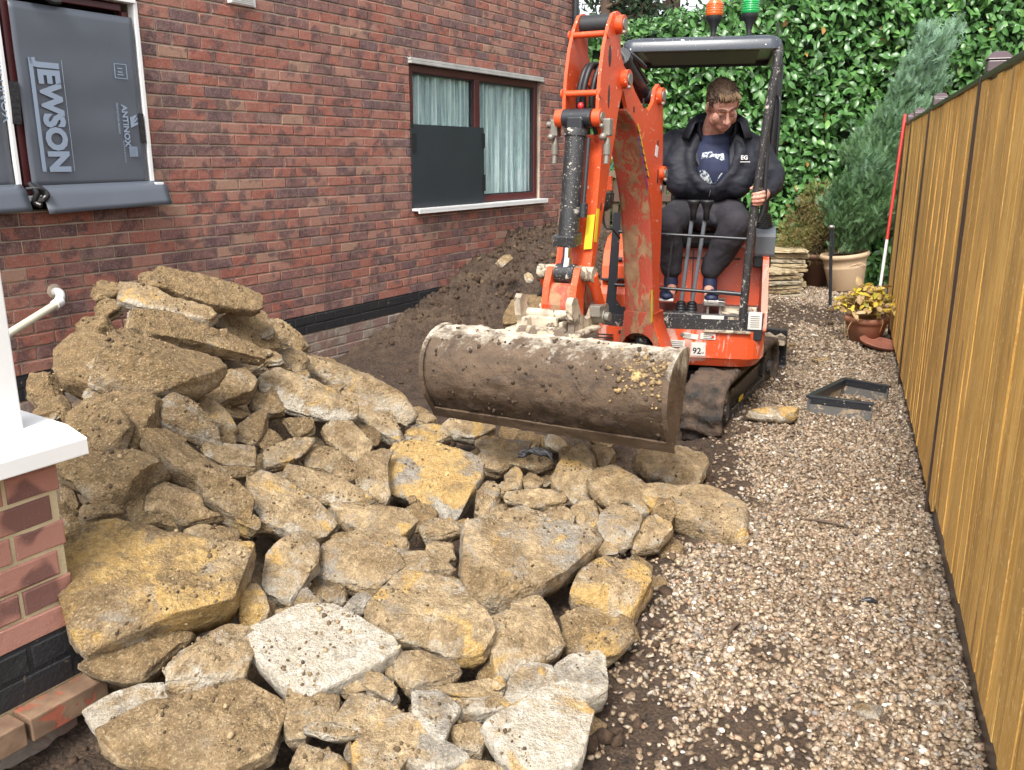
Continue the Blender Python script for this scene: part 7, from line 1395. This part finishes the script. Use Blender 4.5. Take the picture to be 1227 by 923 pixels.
# ================= stacked paving slabs
SLM=[dirty('old_slab_%s'%q,c,(.15,.10,.05),.65,.9,mscale=13,spl=.9) for q,c in (('tan',(.40,.32,.19)),('grey',(.30,.255,.18)),('brown',(.27,.20,.11)))]
def slab(label,c,w,d,t,rz,seed,group=None,tilt=(0,0)):
    rs=np.random.RandomState(seed);K=10;top=[]
    for (x0,y0),(x1,y1) in zip([(-1,-1),(1,-1),(1,1),(-1,1)],[(1,-1),(1,1),(-1,1),(-1,-1)]):
        for k in range(K): f=k/K;top.append(((x0+(x1-x0)*f)*w/2,(y0+(y1-y0)*f)*d/2))
    top=np.array(top);n=len(top);V=[]
    for s,z_ in ((.97,t),(1.0,t*.85),(1.0,t*.45),(.99,t*.1),(.97,0)):
        j=rs.normal(0,.004,(n,2));V.append(np.c_[top*s+j,np.full(n,z_)+rs.normal(0,.001,n)])
    V=np.concatenate(V);F=[(r*n+i,(r+1)*n+i,(r+1)*n+(i+1)%n,r*n+(i+1)%n) for r in range(4) for i in range(n)]+[tuple(range(n)),tuple(range(4*n,5*n))[::-1]]
    o=mk('paving_slab',V,F,SLM[seed%3],None);o.location=c;o.rotation_euler=(tilt[0],tilt[1],rz);return tag(o,label,'slab',group)
ordn=['top','second','third','fourth','fifth','sixth','seventh','eighth','ninth']
z_=0;n=9
for k in range(n):
    t=rnd.choice([.042,.05,.058,.048,.066]);lab='%s weathered paving slab of the taller stack behind the digger, counting from the top'%ordn[n-1-k]
    slab(lab,(3.14+rnd.uniform(-.03,.03),10.25+rnd.uniform(-.03,.03),z_),.50+rnd.uniform(-.06,.04),.45,t-.010,rnd.uniform(-.10,.12)-.1,k+1,'slabs in the taller stack',(rnd.uniform(-.01,.01),rnd.uniform(-.012,.012)));z_+=t+.002
z_=0;n=6
for k in range(n):
    t=rnd.choice([.042,.05,.055,.046]);lab='%s weathered paving slab of the low front stack behind the digger, counting from the top'%ordn[n-1-k]
    slab(lab,(2.93+rnd.uniform(-.03,.03)-.015*k,9.72+rnd.uniform(-.02,.03),z_),.46+rnd.uniform(-.05,.05),.45,t-.010,rnd.uniform(-.05,.05)+.30,k+31,'slabs in the low front stack',(rnd.uniform(-.01,.01),rnd.uniform(-.012,.012)));z_+=t+.002
slab('edge of a weathered slab leaning behind the digger side cover',(2.72,10.4,0),.3,.4,.5,.1,77)
# iron bar
ib=thing('iron_bar','black iron bar with a round knob standing upright before the big sand pot','bar',(3.17,8.75,0))
m=MB();m.cyl((.04,0,.0),(-.02,0,.80),.016);m.cyl((.005,-.025,.55),(-.01,-.025,.80),.010);m.build('shaft',M['black'],ib);m=MB();m.ell((-.02,0,.83),(.033,.03,.022));m.build('knob',M['steel'],ib);m=MB();m.box((.06,0,.02),(.09,.05,.04),roty(.5));m.build('foot',M['steel'],ib,.008)
# yellow plant pot
yp=thing('flower_pot','terracotta pot of yellow and withered hosta leaves against the fence','potted plant',(2.955,7.20,0))
m=MB();m.lathe([(.001,.0),(.115,.0),(.160,.155),(.163,.165),(.176,.17),(.180,.210),(.165,.215),(.155,.20),(.001,.20)],(0,0,0),36);m.build('pot',M['terracotta'],yp)
rs=np.random.RandomState(31);LV=None
m=MB();P=[];Nr=[]
for k in range(260):
    a=rs.uniform(0,6.28);r=rs.uniform(.02,.27);h_=.21+.22*(1-(r/.30)**2)*rs.uniform(.4,1.1)+.03;p=np.array([r*math.cos(a),r*math.sin(a),h_]);m.tube([(p[0]*.2,p[1]*.2,.20),(p[0]*.55,p[1]*.55,h_*.9),p],.0025,4,res=2);P.append(p);Nr.append([math.cos(a)*.6,math.sin(a)*.6,.8])
m.build('stems',M['yellow_leaf'],yp)
P=np.array(P);Nr=np.array(Nr)
for i in range(len(P)):
    V,F,k=leafset(P[i:i+1],Nr[i:i+1],rs.uniform(.045,.10,1),rs.uniform(.025,.055,1),rs,.45,.6,.4);mk('leaf',V,F,M['yellow_leaf'],yp,True,attr={'tint':np.full(len(V),min(1,max(0,rs.uniform(0,1))))})
for q in ((-.20,-.05,.24,-.19,-.08,.02),(.19,-.08,.25,.22,-.1,.05),(.05,-.19,.27,.03,-.21,.12),(-.17,-.12,.24,-.21,-.14,.08)):
    m=MB();m.tube([(q[0],q[1],q[2]-.05),((q[0]+q[3])/2*1.05,(q[1]+q[4])/2*1.1,(q[2]+q[5])/2),(q[3],q[4],q[5])],.004,5,res=4);m.build('withered_stem',M['yellow_leaf'],yp)
sc=thing('plant_saucer','terracotta red saucer lying tilted in front of the flower pot','saucer',(2.98,6.93,.02))
m=MB();m.lathe([(.0,.0),(.14,.0),(.165,.022),(.170,.024),(.168,.014),(.145,-.008),(.0,-.008)],(0,0,0.01),40,True,[.12,-.10,.98]);m.build('dish',simple('saucer_clay',(.30,.115,.075),.6,bump=.1,var=.12),sc)
# plastic hopper surround
hf=thing('channel_section','three sided black and grey plastic gully surround lying on the gravel','gully surround',(1.98,5.2,.0))
def hbox(name,a,b,h,t=.022,z0=.0):
    a=np.array(a,float);b=np.array(b,float);d=b-a;L=np.linalg.norm(d);an=math.atan2(d[1],d[0]);m=MB(None,(1.98,5.2,0));c=(a+b)/2
    m.box((c[0],c[1],z0+h/2),(L,t,h),rotz(an));o=m.build(name,M['grey_mud'],hf,.003);m=MB(None,(1.98,5.2,0));m.box((c[0],c[1],z0+h-.004),(L+.012,t+.014,.014),rotz(an));m.box((c[0]+math.sin(an)*(t/2+.002),c[1]-math.cos(an)*(t/2+.002),z0+h*.76),(L-.01,.006,h*.34),rotz(an));m.build('rim',M['black'],o,.002)
M['grey_mud']=dirty('grey_plastic_muddy',(.12,.115,.11),(.32,.25,.17),.75,.7,mscale=9,spl=.5)
hbox('side',(1.80,5.10),(2.11,4.93),.105);hbox('side',(2.17,5.53),(2.37,5.33),.105);hbox('back',(1.80,5.12),(2.17,5.54),.10)
# scraps
sp=thing('plastic_scrap','crumpled scrap of black plastic lying on stones below the bucket','plastic scrap',(.10,3.62,.24))
for k in range(4):
    m=MB();P=[];
    for q in range(7): P.append((-.12+.04*q+.0*k,.015*math.sin(q*1.9+k*2)-.01*k,.03*math.sin(q*.5*1.05)+.012*math.sin(q*2.3+k)))
    P=[(a*.62,b*.8,c_*.8) for a,b,c_ in P];m.tube(P,[.003,.009,.006,.010,.004],7,res=3);m.build('fold',M['dark_rubber'],sp)
sq=thing('plastic_strip','torn black plastic strip half buried in the spoil bank behind the bucket','plastic scrap',(.45,7.35,.5))
m=MB();m.tube([(-.25,-.2,-.12),(-.15,-.22,-.02),(0,-.2,.0),(.12,-.22,-.07),(.3,-.2,-.04)],[.01,.03,.014,.03,.01],8,res=5);m.build('strip',M['dark_rubber'],sq)
for nm,lab,c,L_,a,ma in (('stick','thin dark stick lying across the gravel in the middle of the path',(1.30,3.40,.02),.19,-.45,'bark'),('plastic_shard','small dark slate coloured shard on the gravel near the fence',(1.23,2.73,.018),.055,-.2,'black'),('stick','short grey brown twig on the gravel by the muddy patch',(.72,2.55,.02),.09,.9,'bark')):
    m=MB(None,(0,0,0));d=np.array([math.cos(a),math.sin(a),0])*L_/2;m.tube([-d,d*.1+[0,.006,.004],d],[.004,.007,.003] if ma=='bark' else [.004,.012,.004],7,res=4);o=m.build(nm,M[ma],None);o.location=c;tag(o,lab,'debris')
# ================= picket fence / gate beyond the machine, sleeper, hose
pk=thing('picket_gate','brown slatted timber gate seen between the digger arm and its guard','gate',(1.3,10.75,0))
for k in range(16):
    m=MB();m.box((-.72+k*.095,0,.62),(.066,.02,1.25));m.build('picket',M['picket'],pk,.003)
for z_ in (.42,1.02,1.30):
    m=MB();m.box((0,-.02,z_),(1.6,.04,.08));m.build('rail',M['picket'] if z_<1.2 else M['wood_old'],pk,.003)
sl_=thing('timber_sleeper','weathered timber sleeper lying behind the spoil bank left of the guard frame','timber',(1.05,9.9,.0));m=MB();m.box((0,0,.52),(1.1,.16,.11));m.build('beam',M['wood_old'],sl_,.01);m=MB();m.box((-.4,0,.23),(.12,.12,.48));m.box((.45,0,.23),(.12,.12,.48));m.build('stump',M['wood_old'],sl_,.01)
gh=thing('garden_hose','thin green hose looped over the slatted gate','hose',(1.3,10.6,0));m=MB()
m.tube([(-.1,0,1.45),(-.22,-.02,1.2),(-.28,0,.9),(-.22,0,.62),(-.08,0,.5)],.009,6,res=6);m.tube([(-.05,0,1.5),(.05,-.02,1.1),(.06,0,.7),(.1,0,.5)],.009,6,res=6);m.tube([(.62,0,1.7),(.66,-.02,1.3),(.70,0,1.0),(.72,0,1.5),(.66,0,1.75)],.009,6,res=6);m.build('hose',M['green_hose'],gh)
cb=thing('string_line','thin pale string hanging down the wall by the downpipe','string',(.58,10.2,0));m=MB();m.tube([(.05,0,1.6),(-.02,0,1.0),(-.06,-.1,.75)],.005,5,res=3);m.build('string',M['wood_old'],cb)
